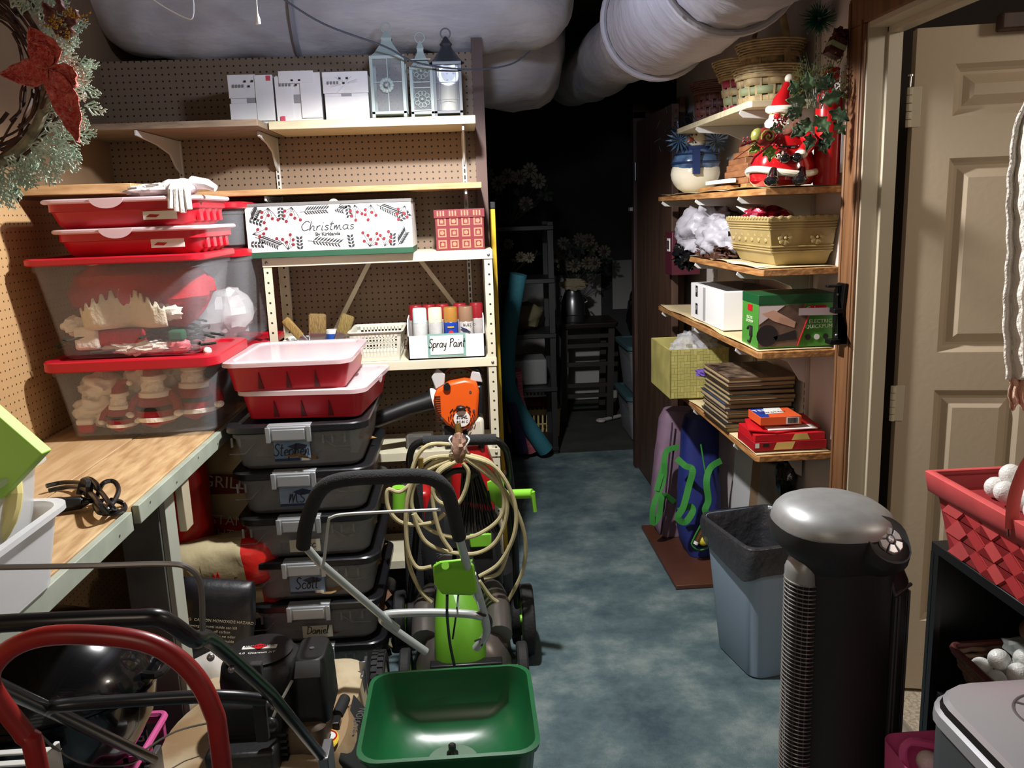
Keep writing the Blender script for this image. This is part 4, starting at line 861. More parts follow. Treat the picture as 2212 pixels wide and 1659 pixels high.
sack('dark navy bag with pale capitals low behind the bench leg', (-1.05, 2.36, .09), (.15, .07, .1), (m('sack_navy', (26, 28, 40), .5),), [], (0, 0, 0), 11, txt=[('ORIGINAL', .055, .05, .02, tb, 0, 1)])
# ================================================================ wreath
wc = aY(-90, 165, 1.9)
t = T('christmas_wreath', 'twig wreath with red glitter poinsettia and frosted cedar hanging at the left', 'wreath', wc)
q = MB(m('twig', (84, 52, 40), .7, var=.5, sc=30)); rng = random.Random(4)
for i in range(70):
    a0 = rng.random()*6.28; L = rng.uniform(.7, 1.6); rr = .165+rng.gauss(0, .022); yo = rng.gauss(0, .02); w2 = rng.uniform(-.03, .03)
    q.tube([wc+Vector(((rr+w2*k/8)*cos(a0+L*k/8), yo+.01*sin(k), (rr+w2*k/8)*sin(a0+L*k/8))) for k in range(9)], rng.uniform(.0022, .0045), 5)
P('twig_ring', q, t)
q = MB(m('birch', (150, 140, 112), .7, var=.5, sc=40, stretch=(1, 1, 1))); q.tube([wc+Vector((.19*cos(x), -.03, .19*sin(x))) for x in [R(d) for d in range(-88, 2, 6)]], .011, 8); P('birch_branch', q, t)
q = MB(m('cedar', (156, 176, 158), .8, col2=(206, 214, 200), sc=30)); 
def frondlet(p, d, L, r):
    d = d.normalized(); n = int(L/.006); q.tube([p, p+d*L], [r, r*.5], 4)
    for i in range(n):
        s = (-1)**i; b = p+d*(i*.006); u = d.cross(Vector((0, 1, 0))).normalized(); e = b+(d*.8+u*s*.9+Vector((0, rng.uniform(-.6, .4), 0)))*(.012*(1.15-i/n)+.004)
        q.tube([b, e], [r*1.1, r*.7], 4)
        for f in (.45, .75):
            c_ = b+(e-b)*f; q.tube([c_, c_+(e-b).length*.5*(d+Vector((rng.uniform(-.7, .7), 0, rng.uniform(-.7, .7)))).normalized()], [r, r*.6], 4)
for deg in list(range(-115, 45, 3)):
    if -18 < deg < 0 and 0: continue
    for k in range(3):
        a = R(deg+rng.uniform(-4, 4)); rr = rng.uniform(.185, .25); p = wc+Vector((rr*cos(a), rng.uniform(-.05, .02), rr*sin(a)))
        tdir = Vector((cos(a)+rng.uniform(-.7, .7)*sin(a)*-1, rng.uniform(-.3, .1), sin(a)+rng.uniform(-.7, .7)*cos(a)))
        frondlet(p, tdir, rng.uniform(.03, .05), .0018)
P('cedar_sprigs', q, t, kind='stuff', smooth=0)
gl_ = m('red_glitter', (206, 62, 52), .32, 0, bump=1, bsc=160, col2=(232, 122, 106), sc=120)
def leafmesh(base, tip, w, nrm, mt, par, name='poinsettia_leaf', bend=.02, wav=.004):
    base, tip = Vector(base), Vector(tip); d = tip-base; L = d.length; d.normalize(); nrm = Vector(nrm).normalized(); s = d.cross(nrm).normalized(); nn = s.cross(d)
    def fn(u, v):
        ww = w*(sin(pi*min(1, u**.75))**.8)*(1-.25*u); x = (v-.5)*2
        return base+d*(L*u)+s*(x*ww)+nn*(-bend*sin(pi*u)+.012*(1-abs(x))*-1+wav*sin(u*22+x*4))
    return P(name, MB(mt).sheet(fn, 14, 6), par, solid=.0015, smooth=60)
ctr = aY(104, 148, 1.82)
for (px, py, w) in ((62, 58, .036), (160, 185, .03), (-2, 160, .03), (166, 306, .03), (60, 90, .026)):
    leafmesh(ctr, aY(px, py, 1.8), w, (0, -1, 0), gl_, t)
for (px, py) in ((120, -10), (90, 5), (160, 20), (150, 60)): leafmesh(aY(110, 60, 1.84), aY(px, py, 1.82), .014, (0, -1, .2), m('mauve_leaf', (122, 78, 78), .5), t, 'mauve_leaf')
q = MB(m('gold_glitter', (190, 150, 70), .25, .8))
for (px, py) in ((120, 50), (150, 30), (145, 75), (170, 35), (118, 46)):
    for k in range(14): q.sph(aY(px+rng.gauss(0, 9), py+rng.gauss(0, 7), 1.80), .0026, n=6)
P('gold_berries', q, t, kind='stuff')
P('hanging_wire', MB(steel).tube([wc+Vector((0, 0, .17)), (wc.x, wc.y, 2.46)], .0015, 6), t)

# ================================================================ cream gas mower
mw = T('gas_mower', 'old cream decked push mower with a black engine and folded black handle', 'lawn mower', (-.6, 2.1, 0))
dk_ = m('deck_cream', (206, 190, 158), .45, col2=(160, 132, 96), sc=6, bump=.1); bm_ = m('engine_black', (26, 26, 27), .45, bump=.1, bsc=60)
dc = Vector((-.615, 2.08, 0))
deck = MB(dk_).lathe(dc, [(.2, .24), (.262, .225), (.285, .19), (.29, .1), (.28, .1), (.274, .18), (.2, .22)], 48, sx=.92, sy=1.1)
P('deck', deck, mw)
P('deck_apron', MB(dk_).loft([rrect(-.86, -.36, 2.2, 2.5, .1, .07), rrect(-.85, -.37, 2.2, 2.49, .2, .07), rrect(-.82, -.41, 2.2, 2.41, .225, .06)]), mw)
P('deck_rear', MB(m('deck_grey', (190, 188, 184), .4)).loft([rrect(-.88, -.37, 1.76, 2.0, .09, .08), rrect(-.87, -.38, 1.77, 2.0, .19, .08), rrect(-.84, -.41, 1.8, 2.0, .225, .06)]), mw)
def wheel(x, y, r, w, par, hubmt, tyre=None, lug=0):
    c = Vector((x, y, r)); tm = tyre or m('rubber', (28, 28, 29), .75, bump=.2, bsc=90)
    q = MB(tm); R_ = [(r-.03, -w/2), (r-.006, -w/2), (r, -w/2+.006), (r, w/2-.006), (r-.006, w/2), (r-.03, w/2)]
    rings = [[(c.x+dx, c.y+rr*cos(a), c.z+rr*sin(a)) for a in [2*pi*j/32 for j in range(32)]] for rr, dx in R_]
    q.loft(rings+[rings[0]], 0, False, False)
    if lug:
        for k in range(28):
            a = 2*pi*k/28
            for s in (-1, 1):
                M = Matrix.Translation((c.x+s*w*.22, c.y+r*cos(a+s*.05), c.z+r*sin(a+s*.05))) @ Matrix.Rotation(a, 4, 'X'); q.at(M).box(-w*.2, w*.2, -.002, .004, -.006, .006)
        q.M = Matrix()
    o = P('wheel', q, par)
    h = MB(hubmt); h.tube([(c.x-w*.42, c.y, c.z), (c.x+w*.42, c.y, c.z)], r-.028, 28); h.tube([(c.x-w*.6, c.y, c.z), (c.x+w*.6, c.y, c.z)], .016, 12)
    P('hub', h, o, bev=.003)
hw = m('hub_pale', (190, 186, 172), .4)
for x, y in ((-.335, 2.5), (-.865, 2.44), (-.34, 1.78), (-.93, 1.78)): wheel(x, y, .1, .045, mw, hw, lug=1)
P('height_adjuster', MB(steel).box(-.375, -.365, 2.36, 2.48, .1, .21).box(-.38, -.36, 2.39, 2.395, .12, .24), mw, bev=.002); P('height_adjuster', MB(steel).box(-.865, -.855, 2.3, 2.46, .1, .2), mw, bev=.002)
P('shroud', MB(bm_).loft([[(dc.x-.05+r*cos(a)*1.0, dc.y+.03+r*.92*sin(a), z) for a in [2*pi*j/28 for j in range(28)]] for r, z in ((.115, .225), (.115, .40), (.108, .44), (.09, .458), (.05, .462))]), mw)
P('shroud_cover', MB(bm_).lathe((dc.x-.06, dc.y+.04, .458), [(.082, 0), (.086, .008), (.06, .014), (.0, .015)], 28), mw)
bd_ = P('engine_badge', MB(wp).box(dc.x-.105, dc.x-.015, dc.y+.03, dc.y+.048, .472, .475), mw, bev=.004); P('badge_diamond', MB(red).poly([(dc.x-.06-.022, dc.y+.039, .4755), (dc.x-.06, dc.y+.025, .4755), (dc.x-.038, dc.y+.039, .4755), (dc.x-.06, dc.y+.053, .4755)], (0, 0, .001)), mw)
text('6.0  Quantum XT', .013, (dc.x-.06, dc.y+.01, .4735), 'up', wp, mw); text('BRIGGS & STRATTON', .008, (dc.x-.06, dc.y+.039, .477), 'up', ink, mw)
P('air_filter_box', MB(bm_).loft([rrect(-.525, -.43, 2.03, 2.2, .30, .02), rrect(-.52, -.435, 2.035, 2.2, .43, .02), rrect(-.515, -.44, 2.06, 2.19, .465, .03)]), mw, bev=.004)
P('filter_panel', MB(m('grey_panel', (86, 88, 90), .4)).poly([(-.51, 2.034, .43), (-.445, 2.034, .43), (-.447, 2.06, .463), (-.508, 2.06, .463)], (0, -.003, .003)), mw); P('screw', MB(steel).cyl((-.478, 2.12, .462), (-.478, 2.12, .468), .006), mw)
P('fuel_tank', MB(m('tank_dirty', (124, 104, 82), .5, col2=(70, 58, 48), sc=10), ).loft([rrect(-.55, -.40, 1.93, 2.09, .225, .03), rrect(-.55, -.40, 1.93, 2.09, .30, .03), rrect(-.54, -.41, 1.94, 2.08, .31, .03)]), mw)
P('fuel_cap', MB(black).lathe((-.455, 2.0, .31), [(.024, 0), (.03, .004), (.03, .03), (.024, .036), (.01, .038)], 14), mw)
P('engine_block', MB(bm_).box(-.73, -.57, 1.93, 2.06, .2, .40), mw, bev=.012); P('muffler_guard', MB(bm_).box(-.745, -.575, 1.86, 1.95, .2, .31), mw, bev=.01)
fn_ = MB(bm_)
for k in range(6): fn_.box(-.75, -.56, 1.925, 2.08, .22+k*.018, .227+k*.018)
P('cooling_fins', fn_, mw)
P('starter_rope', MB(m('rope_grey', (120, 116, 108), .8)).tube([(-.57, 2.0, .44), (-.6, 1.94, .40), (-.61, 1.93, .38)], .004, 6), mw); P('starter_grip', MB(black).sph((-.612, 1.925, .37), (.018, .014, .02)), mw)
P('side_chute', MB(blackm).loft([[(-.36, 1.88, .1), (-.36, 2.22, .1), (-.37, 2.2, .215), (-.37, 1.9, .215)], [(-.27, 1.9, .08), (-.27, 2.18, .08), (-.3, 2.16, .14), (-.3, 1.92, .14)]]), mw, bev=.004)
P('chute_spring', MB(blackm).cyl((-.395, 2.06, .235), (-.385, 2.14, .235), .016), mw); P('spring_bracket', MB(black).box(-.42, -.38, 2.0, 2.04, .22, .25), mw, bev=.003)
text('CAUTION', .03, (-.345, 2.06, .205), 'up', m('txt_dark', (88, 88, 88), .5), mw, rot=80)
ws = P('warning_sticker', MB(m('sticker_yellow', (222, 190, 50), .5)).poly([(-.44+.035*cos(a), 1.93+.05*sin(a), .2285) for a in [2*pi*i/20 for i in range(20)]], (0, 0, .0012)), mw); P('sticker_symbol', MB(wp, red, ink).poly([(-.435+.022*cos(a), 1.945+.024*sin(a), .2300) for a in [2*pi*i/20 for i in range(20)]], (0, 0, .0005)).tube([(-.435+.022*cos(a), 1.945+.024*sin(a), .2308) for a in [2*pi*i/20 for i in range(20)]], .0022, 6, 1, closed=True).box(-.442, -.428, 1.936, 1.955, .2306, .2312, 2), ws)
hb = m('handle_black', (24, 25, 27), .28); hr = .0125
R0_, R1_, R2_, R3_ = Vector((-.395, 1.84, .30)), Vector((-.41, 1.5, .68)), Vector((-.42, 1.24, .93)), aY(352, 1338, 1.12)
L0_, L1_ = Vector((-.82, 1.85, .30)), Vector((-.8, 1.5, .64))
P('lower_handle', MB(hb).tube([R0_, R1_], hr, 12), mw); P('lower_handle', MB(hb).tube([aY(330, 1640, 1.83), aY(100, 1530, 1.42), aY(-30, 1470, 1.2)], hr, 12), mw)
P('upper_handle', MB(hb).tube([R1_, R2_, aY(420, 1382, 1.16), R3_, aY(290, 1335, 1.11), aY(100, 1342, 1.1), aY(-60, 1350, 1.1)], hr, 12, smooth=4), mw)
P('crossbar', MB(hb).tube([aY(104, 1532, 1.42), aY(130, 1524, 1.41), aY(300, 1512, 1.45), aY(470, 1504, 1.47), aY(572, 1512, 1.5)], hr, 12, smooth=4), mw)
P('bail_wire', MB(m('bail_grey', (124, 120, 116), .4, .5)).tube([aY(-20, 1226, 1.12), aY(200, 1222, 1.12), aY(350, 1218, 1.13), aY(405, 1226, 1.13), aY(433, 1262, 1.14), aY(438, 1360, 1.16)], .0042, 8, smooth=6), mw)
P('control_cable', MB(black).tube([aY(75, 1575, 1.4), aY(130, 1625, 1.5), aY(190, 1652, 1.6), aY(270, 1652, 1.7), aY(300, 1640, 1.8)], .003, 6, smooth=6), mw); P('control_cable', MB(m('cable_grey2', (90, 84, 76), .5)).tube([aY(310, 1622, 1.9), aY(380, 1580, 1.95), aY(470, 1558, 2.0), aY(520, 1550, 2.05)], .0025, 6, smooth=5), mw)
P('dead_man_lever', MB(blackm).box(-.46, -.435, 1.54, 1.56, .55, .72), mw, bev=.004)
for p in (R0_+Vector((0, 0, 0)), ): P('handle_bracket', MB(steel).box(p.x-.006, p.x+.018, p.y-.03, p.y+.05, .2, .32), mw, bev=.003)
P('handle_bracket', MB(steel).box(-.8, -.785, 1.8, 1.88, .2, .34), mw, bev=.003)
for (x, y, Y_) in ((500, 1446, 1.33), (455, 1420, 1.2), (590, 1527, 1.56)): P('bolt', MB(steel).sph(aY(x, y, Y_-.02), .006), mw)
for ch in mw.children:
    if ch.name.split('.')[0] not in ('lower_handle', 'upper_handle', 'crossbar', 'bail_wire', 'control_cable', 'dead_man_lever', 'bolt', 'handle_bracket'): 
        b_ = ch.name.split('.')[0]
        if b_ in ('shroud', 'shroud_cover', 'engine_badge', 'badge_diamond', 'starter_rope', 'starter_grip'): ch.location.x, ch.location.y = .09, -.04
        elif b_ == 'air_filter_box' or b_ in ('filter_panel', 'screw'): ch.location.x = .03; ch.location.y = -.05
        elif b_ in ('fuel_tank', 'fuel_cap'): ch.location.x, ch.location.y = (-.01, .02) if b_ == 'fuel_tank' else (0, .03)
        elif b_ in ('engine_block', 'muffler_guard', 'cooling_fins'): ch.location.x = .06
        elif b_ == 'lettering': ch.location.x, ch.location.y = (-.012, .07) if ch.data.vertices[0].co.z < .3 else (.09, -.04)
        elif b_ in ('side_chute', 'chute_spring', 'spring_bracket'): ch.location.x, ch.location.y = -.012, .06
        elif b_ == 'warning_sticker': ch.location = (.02, .07, .012)
# ================================================================ red hand truck handle
ht = T('hand_truck', 'red tubular hand truck standing in the left foreground', 'hand truck', (-.46, 1.0, 0)); rt = m('red_paint', (150, 28, 26), .35, col2=(120, 24, 24), sc=8)
pts = [Vector((-.352, 1.02, .03)), Vector((-.348, 1.0, .5)), aY(478, 1640, 1.0), aY(458, 1530, 1.0), aY(412, 1450, 1.0), aY(340, 1397, 1.0), aY(250, 1376, 1.0), aY(120, 1372, 1.0), aY(40, 1392, 1.0), aY(-10, 1432, 1.0), aY(-22, 1475, 1.0), aY(10, 1530, 1.0), aY(55, 1590, 1.0), aY(82, 1659, 1.0), Vector((-.575, 1.0, .5)), Vector((-.575, 1.02, .03))]
P('loop_frame', MB(rt).tube(pts, .0125, 12, smooth=5), ht); P('crossbar', MB(rt).box(-.575, -.352, .99, 1.0, .845, .868), ht, bev=.003); P('crossbar', MB(rt).box(-.575, -.352, .99, 1.0, .4, .42), ht, bev=.003)
P('toe_plate', MB(steel).box(-.6, -.33, .86, 1.03, .003, .012), ht, bev=.002)
for x in (-.3, -.63): wheel(x, 1.09, .1, .05, ht, red)
P('axle', MB(steel).cyl((-.63, 1.09, .1), (-.3, 1.09, .1), .008), ht)
t = T('plastic_tub', 'white slatted plastic tub at the bottom left corner behind the hand truck', 'tub', (-.88, 1.45, 0)); q = MB(wp)
for i in range(6): q.box(-1.05, -.82, 1.3+i*.035, 1.316+i*.035, .60, .605)
q.box(-1.06, -1.05, 1.28, 1.5, .3, .61).box(-.825, -.815, 1.28, 1.5, .3, .61).box(-1.06, -.815, 1.28, 1.285, .3, .61); P('tub_body', q, t, bev=.002)
P('tub_base', MB(blackm).box(-1.04, -.84, 1.3, 1.48, 0, .3), t, bev=.01)

# ================================================================ green deck mower
gm = T('electric_mower', 'grey decked electric mower with a lime motor cover and folding grey handle', 'lawn mower', (-.07, 2.62, 0))
lime = m('lime_plastic', (132, 204, 58), .35); gd = m('deck_gunmetal', (112, 106, 102), .3, .6); sv = m('handle_silver', (188, 194, 192), .32, .35); foam = m('foam_black', (38, 39, 41), .95, bump=.4, bsc=250)
P('deck', MB(gd).loft([rrect(-.225, .095, 2.5, 3.0, .05, .08), rrect(-.225, .095, 2.5, 3.0, .12, .09), rrect(-.20, .07, 2.53, 2.98, .20, .1), rrect(-.16, .03, 2.58, 2.9, .235, .09)]), gm)
P('deck_shoulder', MB(gd).tube([(-.19, 2.58, .2), (-.19, 2.72, .24), (-.17, 2.85, .23)], .045, 14, smooth=4), gm); P('deck_shoulder', MB(gd).tube([(.055, 2.58, .2), (.055, 2.72, .24), (.04, 2.85, .23)], .045, 14, smooth=4), gm)
P('motor_cover', MB(m('lime_shell', (98, 158, 38), .4)).loft([rrect(-.155, .01, 2.47, 2.84, .13, .05), rrect(-.155, .01, 2.475, 2.84, .22, .06), rrect(-.15, .0, 2.52, 2.83, .31, .07), rrect(-.14, -.025, 2.6, 2.8, .37, .07)]), gm)
P('motor_cap', MB(m('cap_grey', (84, 86, 90), .4)).loft([rrect(-.155, -.01, 2.62, 2.84, .345, .05), rrect(-.145, -.02, 2.63, 2.82, .41, .05), rrect(-.125, -.04, 2.65, 2.8, .425, .05)]), gm)
lab_ = m('txt_white', (190, 190, 188), .6)
text('greenworks', .026, (-.083, 2.672, .427), 'up', m('txt_lime', (120, 190, 60), .5), gm, rot=180); 
for k, s in enumerate(('READ INSTRUCTIONS BEFORE USE', 'WARNING: KEEP HANDS AND FEET AWAY', 'UNPLUG BEFORE SERVICING')): text(s, .0065, (-.083, 2.74+k*.015, .427), 'up', lab_, gm, rot=180)
for x, y in ((-.255, 2.55), (.128, 2.55), (-.255, 2.95), (.128, 2.95)): wheel(x, y, .09, .035, gm, lime)
P('rear_bracket', MB(black).box(-.17, .06, 2.46, 2.5, .14, .17), gm, bev=.004)
hb1 = [aY(920, 1408, 2.42), aY(838, 1350, 2.38), aY(826, 1334, 2.36), aY(845, 1326, 2.36), aY(930, 1323, 2.36), aY(1010, 1326, 2.36), aY(1040, 1332, 2.37)]
P('lower_handle', MB(sv).tube(hb1, .0125, 12, smooth=4), gm); P('lower_handle', MB(sv).tube([aY(1028, 1400, 2.42), aY(1050, 1370, 2.4), aY(1046, 1330, 2.38), aY(1020, 1240, 2.32)], .0125, 12, smooth=4), gm)
P('upper_handle', MB(sv).tube([aY(858, 1358, 2.37), aY(760, 1275, 2.28), aY(690, 1215, 2.2), aY(655, 1175, 2.17)], .0115, 12), gm)
P('upper_handle', MB(sv).tube([aY(1032, 1290, 2.34), aY(1010, 1225, 2.28), aY(988, 1150, 2.2)], .0125, 12), gm)
P('foam_grip', MB(foam).tube([aY(655, 1180, 2.17), aY(662, 1130, 2.14), aY(690, 1062, 2.1), aY(735, 1037, 2.09), aY(830, 1030, 2.09), aY(920, 1030, 2.09), aY(958, 1052, 2.1), aY(975, 1090, 2.14), aY(992, 1160, 2.2)], .0195, 14, smooth=5), gm)
P('bail_bar', MB(m('bail_white', (204, 206, 204), .4)).tube([aY(694, 1226, 2.19), aY(700, 1210, 2.18), aY(709, 1130, 2.12), aY(716, 1118, 2.1), aY(745, 1111, 2.1), aY(850, 1105, 2.1), aY(952, 1101, 2.1)], .0042, 8, smooth=4), gm)
sb = P('switch_box', MB(lime).loft([[aY(x, y, 2.27) for x, y in ((934, 1222), (950, 1212), (1005, 1206), (1024, 1220), (1032, 1280), (1018, 1286), (955, 1284), (938, 1262))], [aY(x, y, 2.33) for x, y in ((934, 1222), (950, 1212), (1005, 1206), (1024, 1220), (1032, 1280), (1018, 1286), (955, 1284), (938, 1262))]]), gm, bev=.006)
P('switch_cap', MB(lime).cyl(aY(962, 1222, 2.245), aY(962, 1222, 2.28), .011), sb)
P('power_lead', MB(m('cord_black')).tube([aY(966, 1285, 2.3), aY(966, 1330, 2.34), aY(972, 1390, 2.38), aY(982, 1440, 2.4)], .0045, 8, smooth=4), gm); P('power_lead', MB(m('cord_black')).tube([aY(990, 1285, 2.3), aY(985, 1330, 2.4), aY(978, 1380, 2.42)], .003, 8, smooth=4), gm)
P('cable_tie', MB(black).tube([aY(1018, 1322, 2.36), aY(1050, 1330, 2.36)], .004, 6), gm); P('wing_knob', MB(black).sph(aY(1052, 1345, 2.42), (.018, .02, .03)), gm); P('cable_wrap', MB(black).tube([aY(1025, 1385, 2.4), aY(1050, 1375, 2.4), aY(1040, 1395, 2.4)], .003, 6), gm)

# ================================================================ second mower with the coiled hose
bm2 = T('folded_mower', 'black framed mower with lime knobs carrying a coiled hose, right of the totes', 'lawn mower', (-.05, 2.98, 0))
bh = m('handle_black')
P('upper_handle', MB(bh).tube([aY(905, 1120, 2.85), aY(886, 1020, 2.8), aY(888, 975, 2.78), aY(908, 955, 2.77), aY(960, 950, 2.76), aY(1055, 948, 2.76), aY(1085, 962, 2.77), aY(1098, 1000, 2.8), aY(1112, 1150, 2.85), aY(1118, 1360, 2.9)], .0125, 12, smooth=4), bm2)
P('foam_grip', MB(foam).tube([aY(914, 953, 2.76), aY(1072, 949, 2.76)], .0185, 14), bm2)
P('lower_handle', MB(bh).tube([aY(905, 1100, 2.86), aY(880, 1360, 2.95)], .0125, 12), bm2)
P('cam_lever', MB(lime).tube([aY(1098, 1068, 2.76), aY(1150, 1066, 2.72)], .0165, 14), bm2, bev=.002); P('cam_lever_tip', MB(lime).tube([aY(1150, 1062, 2.72), aY(1156, 1105, 2.72)], [.009, .007], 8), bm2)
P('cam_plate', MB(lime).poly([aY(x, y, 2.83) for x, y in ((1052, 1042), (1088, 1028), (1096, 1100), (1078, 1098), (1056, 1078))], (0, .012, 0)), bm2, bev=.003)
P('cam_lever', MB(lime).tube([aY(862, 1052, 2.9), aY(862, 1100, 2.9)], .025, 14), bm2)
P('handle_pivot', MB(bh).box(.1, .125, 2.80, 2.86, .58, .68), bm2, bev=.004)
P('deck', MB(bm_).loft([rrect(-.2, .14, 3.0, 3.22, .06, .06), rrect(-.19, .13, 3.0, 3.22, .22, .06)]), bm2)
P('engine', MB(bm_).loft([rrect(-.16, .09, 2.93, 3.2, .2, .05), rrect(-.15, .08, 2.95, 3.18, .42, .05), rrect(-.1, .03, 2.98, 3.15, .47, .04)]), bm2, bev=.005)
P('engine_accent', MB(lime).box(-.03, .05, 2.925, 2.94, .37, .42), bm2, bev=.004); P('grass_bag', MB(m('bag_black_fabric', (20, 20, 22), .9, bump=.3, bsc=20)).blob((-.12, 3.02, .3), (.1, .1, .24), .2, 2, 3), bm2)
wheel(.165, 2.83, .125, .045, bm2, lime); wheel(-.3, 2.95, .1, .04, bm2, lime)
# red petrol can / machine between
g = T('red_machine', 'red moulded tool case with a yellow warning label behind the hose', 'case', (0, 3.12, .5)); 
P('case_body', MB(m('red_case', (170, 24, 26), .35)).loft([rrect(-.085, .07, 3.03, 3.2, .47, .03), rrect(-.09, .075, 3.03, 3.2, .62, .03), rrect(-.06, .045, 3.05, 3.19, .72, .03)]), g); P('yellow_label', MB(m('lab_y', (206, 180, 90), .5)).box(-.05, .0, 3.026, 3.029, .55, .65), g)
q = MB(ink)
for k in range(7): q.box(-.046, -.004-.006*(k % 3), 3.0245, 3.0255, .56+k*.012, .564+k*.012)
P('label_print', q, g); P('case_handle', MB(black).tube([(-.05, 3.05, .715), (-.04, 3.04, .75), (.02, 3.04, .75), (.03, 3.05, .715)], .012, 10, smooth=4), g)
P('case_base', MB(black).box(-.09, .07, 3.05, 3.2, .23, .47), g, bev=.01)
tag(P('red_can', MB(m('red_case')).box(-.24, -.17, 3.06, 3.2, .0, .55), bev=.02), 'narrow red can beside the black fabric bag behind the hose', 'can')
# black cord bundle
q = MB(m('cord_black'))
for i in range(14):
    x = 1000+i*4.2; q.tube([aY(1000+i*2, 1000, 2.74), aY(x-4, 1060, 2.72+.01*(i % 3)), aY(x+(i-6)*1.5, 1110, 2.72), aY(x+(i-6)*4, 1150, 2.73), aY(x+(i-7)*2, 1120, 2.75), aY(x, 1060, 2.76)], .0036, 6, smooth=4)
q.tube([aY(965, 1000, 2.74), aY(958, 1030, 2.72), aY(985, 1016, 2.72), aY(1030, 1020, 2.72), aY(1000, 1040, 2.74)], .011, 8, smooth=5)
tag(P('cable_bundle', q), 'black extension cord hung in long loops behind the pale hose', 'cord')
# coiled cream hose (world loops hanging from the foam grip)
hs = T('garden_hose', 'coil of pale cream hose hung on the mower handle', 'hose', (-.05, 2.72, .6)); hm = m('hose_cream', (192, 180, 138), .4, var=.1, sc=20); q = MB(hm)
def loop(pts, Y0, Y1): 
    n = len(pts); q.tube([aY(x, y, Y0+(Y1-Y0)*(i/(n-1))) for i, (x, y) in enumerate(pts)], .0072, 8, smooth=6)
loop([(975, 960), (925, 962), (895, 1000), (882, 1080), (880, 1200), (905, 1270), (932, 1302)], 2.73, 2.7)
loop([(985, 985), (930, 990), (900, 1020), (878, 1090), (880, 1180), (900, 1225), (932, 1224)], 2.71, 2.69)
loop([(985, 995), (935, 1000), (870, 1060), (838, 1058), (840, 1100), (870, 1130), (930, 1130), (960, 1110)], 2.72, 2.7)
loop([(1000, 980), (1060, 1000), (1085, 1060), (1085, 1110), (1050, 1145), (1000, 1162), (930, 1145), (890, 1095), (905, 1030), (975, 992)], 2.7, 2.71)
loop([(1005, 985), (1070, 1010), (1110, 1080), (1112, 1150), (1080, 1215), (1035, 1245)], 2.69, 2.68)
loop([(1000, 992), (1050, 1010), (1095, 1080), (1078, 1160), (1030, 1195), (960, 1190), (915, 1165), (893, 1110)], 2.7, 2.7)
loop([(1005, 990), (1090, 1060), (1132, 1150), (1130, 1230), (1095, 1302)], 2.69, 2.74)
loop([(1035, 1255), (1060, 1290), (1085, 1310), (1098, 1345), (1085, 1358)], 2.66, 2.7)
loop([(1000, 1000), (1012, 1020), (1005, 1060), (985, 1090), (950, 1085), (935, 1060), (950, 1020), (985, 998)], 2.69, 2.69)
loop([(975, 1000), (945, 1020), (935, 1080), (950, 1150), (975, 1190)], 2.7, 2.68)
loop([(1045, 1250), (1080, 1235), (1100, 1180)], 2.68, 2.7)
P('hose_coil', q, hs); P('hose_fitting', MB(m('brass', (160, 130, 70), .35, .8)).cyl(aY(988, 915, 2.73), aY(993, 948, 2.72), .011).cyl(aY(909, 990, 2.7), aY(909, 1010, 2.7), .009), hs)
P('brown_bag_tie', MB(m('brown_bag', (146, 112, 94), .6, bump=.8, bsc=20)).blob(aY(992, 968, 2.715), (.025, .03, .045), .35, 3, 5, sharp=True), hs)
q = MB(wp); 
for k in (-1, 1): q.tube([aY(992+k*16, 942, 2.71), aY(992+k*22, 950, 2.69), aY(992+k*14, 966, 2.69), aY(992+k*20, 978, 2.7)], .0028, 6, smooth=3)
P('white_string', q, hs)
# ================================================================ green spreader
sp = T('broadcast_spreader', 'green plastic spreader hopper in the middle foreground', 'spreader', (-.1, 1.78, 0)); gh = m('hopper_green', (26, 96, 54), .32, var=.06, sc=5, spec=.6)
HC = (-.083, 1.775); hz = .45
def hr_(w, d, z, r, yo=0): return rrect(HC[0]-w, HC[0]+w, HC[1]-d+yo, HC[1]+d+yo, z, r)
P('hopper', MB(gh).loft([hr_(.06, .06, .15, .05), hr_(.13, .13, .19, .08), hr_(.172, .155, .25, .08), hr_(.188, .172, hz-.02, .05), hr_(.196, .18, hz-.012, .05), hr_(.198, .182, hz, .05), hr_(.188, .172, hz+.001, .048), hr_(.182, .165, hz-.03, .05), hr_(.174, .157, .365, .06), hr_(.158, .142, .33, .08), hr_(.12, .11, .307, .08), hr_(.065, .065, .30, .06)], 0, True, True), sp, smooth=55)
P('rotor_plate', MB(m('plate_green', (104, 128, 108), .4)).lathe((HC[0], HC[1]+.02, .3005), [(.062, 0), (.06, .004), (.0, .005)], 28), sp)
P('agitator', MB(black).lathe((HC[0], HC[1]+.02, .304), [(.014, 0), (.014, .02), (.009, .026), (.009, .04), (.006, .043)], 14).box(HC[0]-.03, HC[0]+.03, HC[1]+.016, HC[1]+.024, .307, .313), sp); P('gear_box', MB(blackm).box(-.13, -.055, 1.74, 1.84, .1, .17), sp, bev=.006)
for x in (-.26, .075): wheel(x, 1.8, .1, .05, sp, gh)
P('axle', MB(steel).cyl((-.26, 1.8, .1), (.075, 1.8, .1), .007), sp)
q = MB(m('green_tube', (30, 90, 56), .4))
q.tube([(-.093, 1.62, .12), (-.093, 1.45, .06), (-.093, 1.4, .015)], .011, 10).tube([(-.13, 1.8, .13), (-.093, 1.62, .12), (-.055, 1.8, .13)], .011, 10)
P('frame_leg', q, sp)
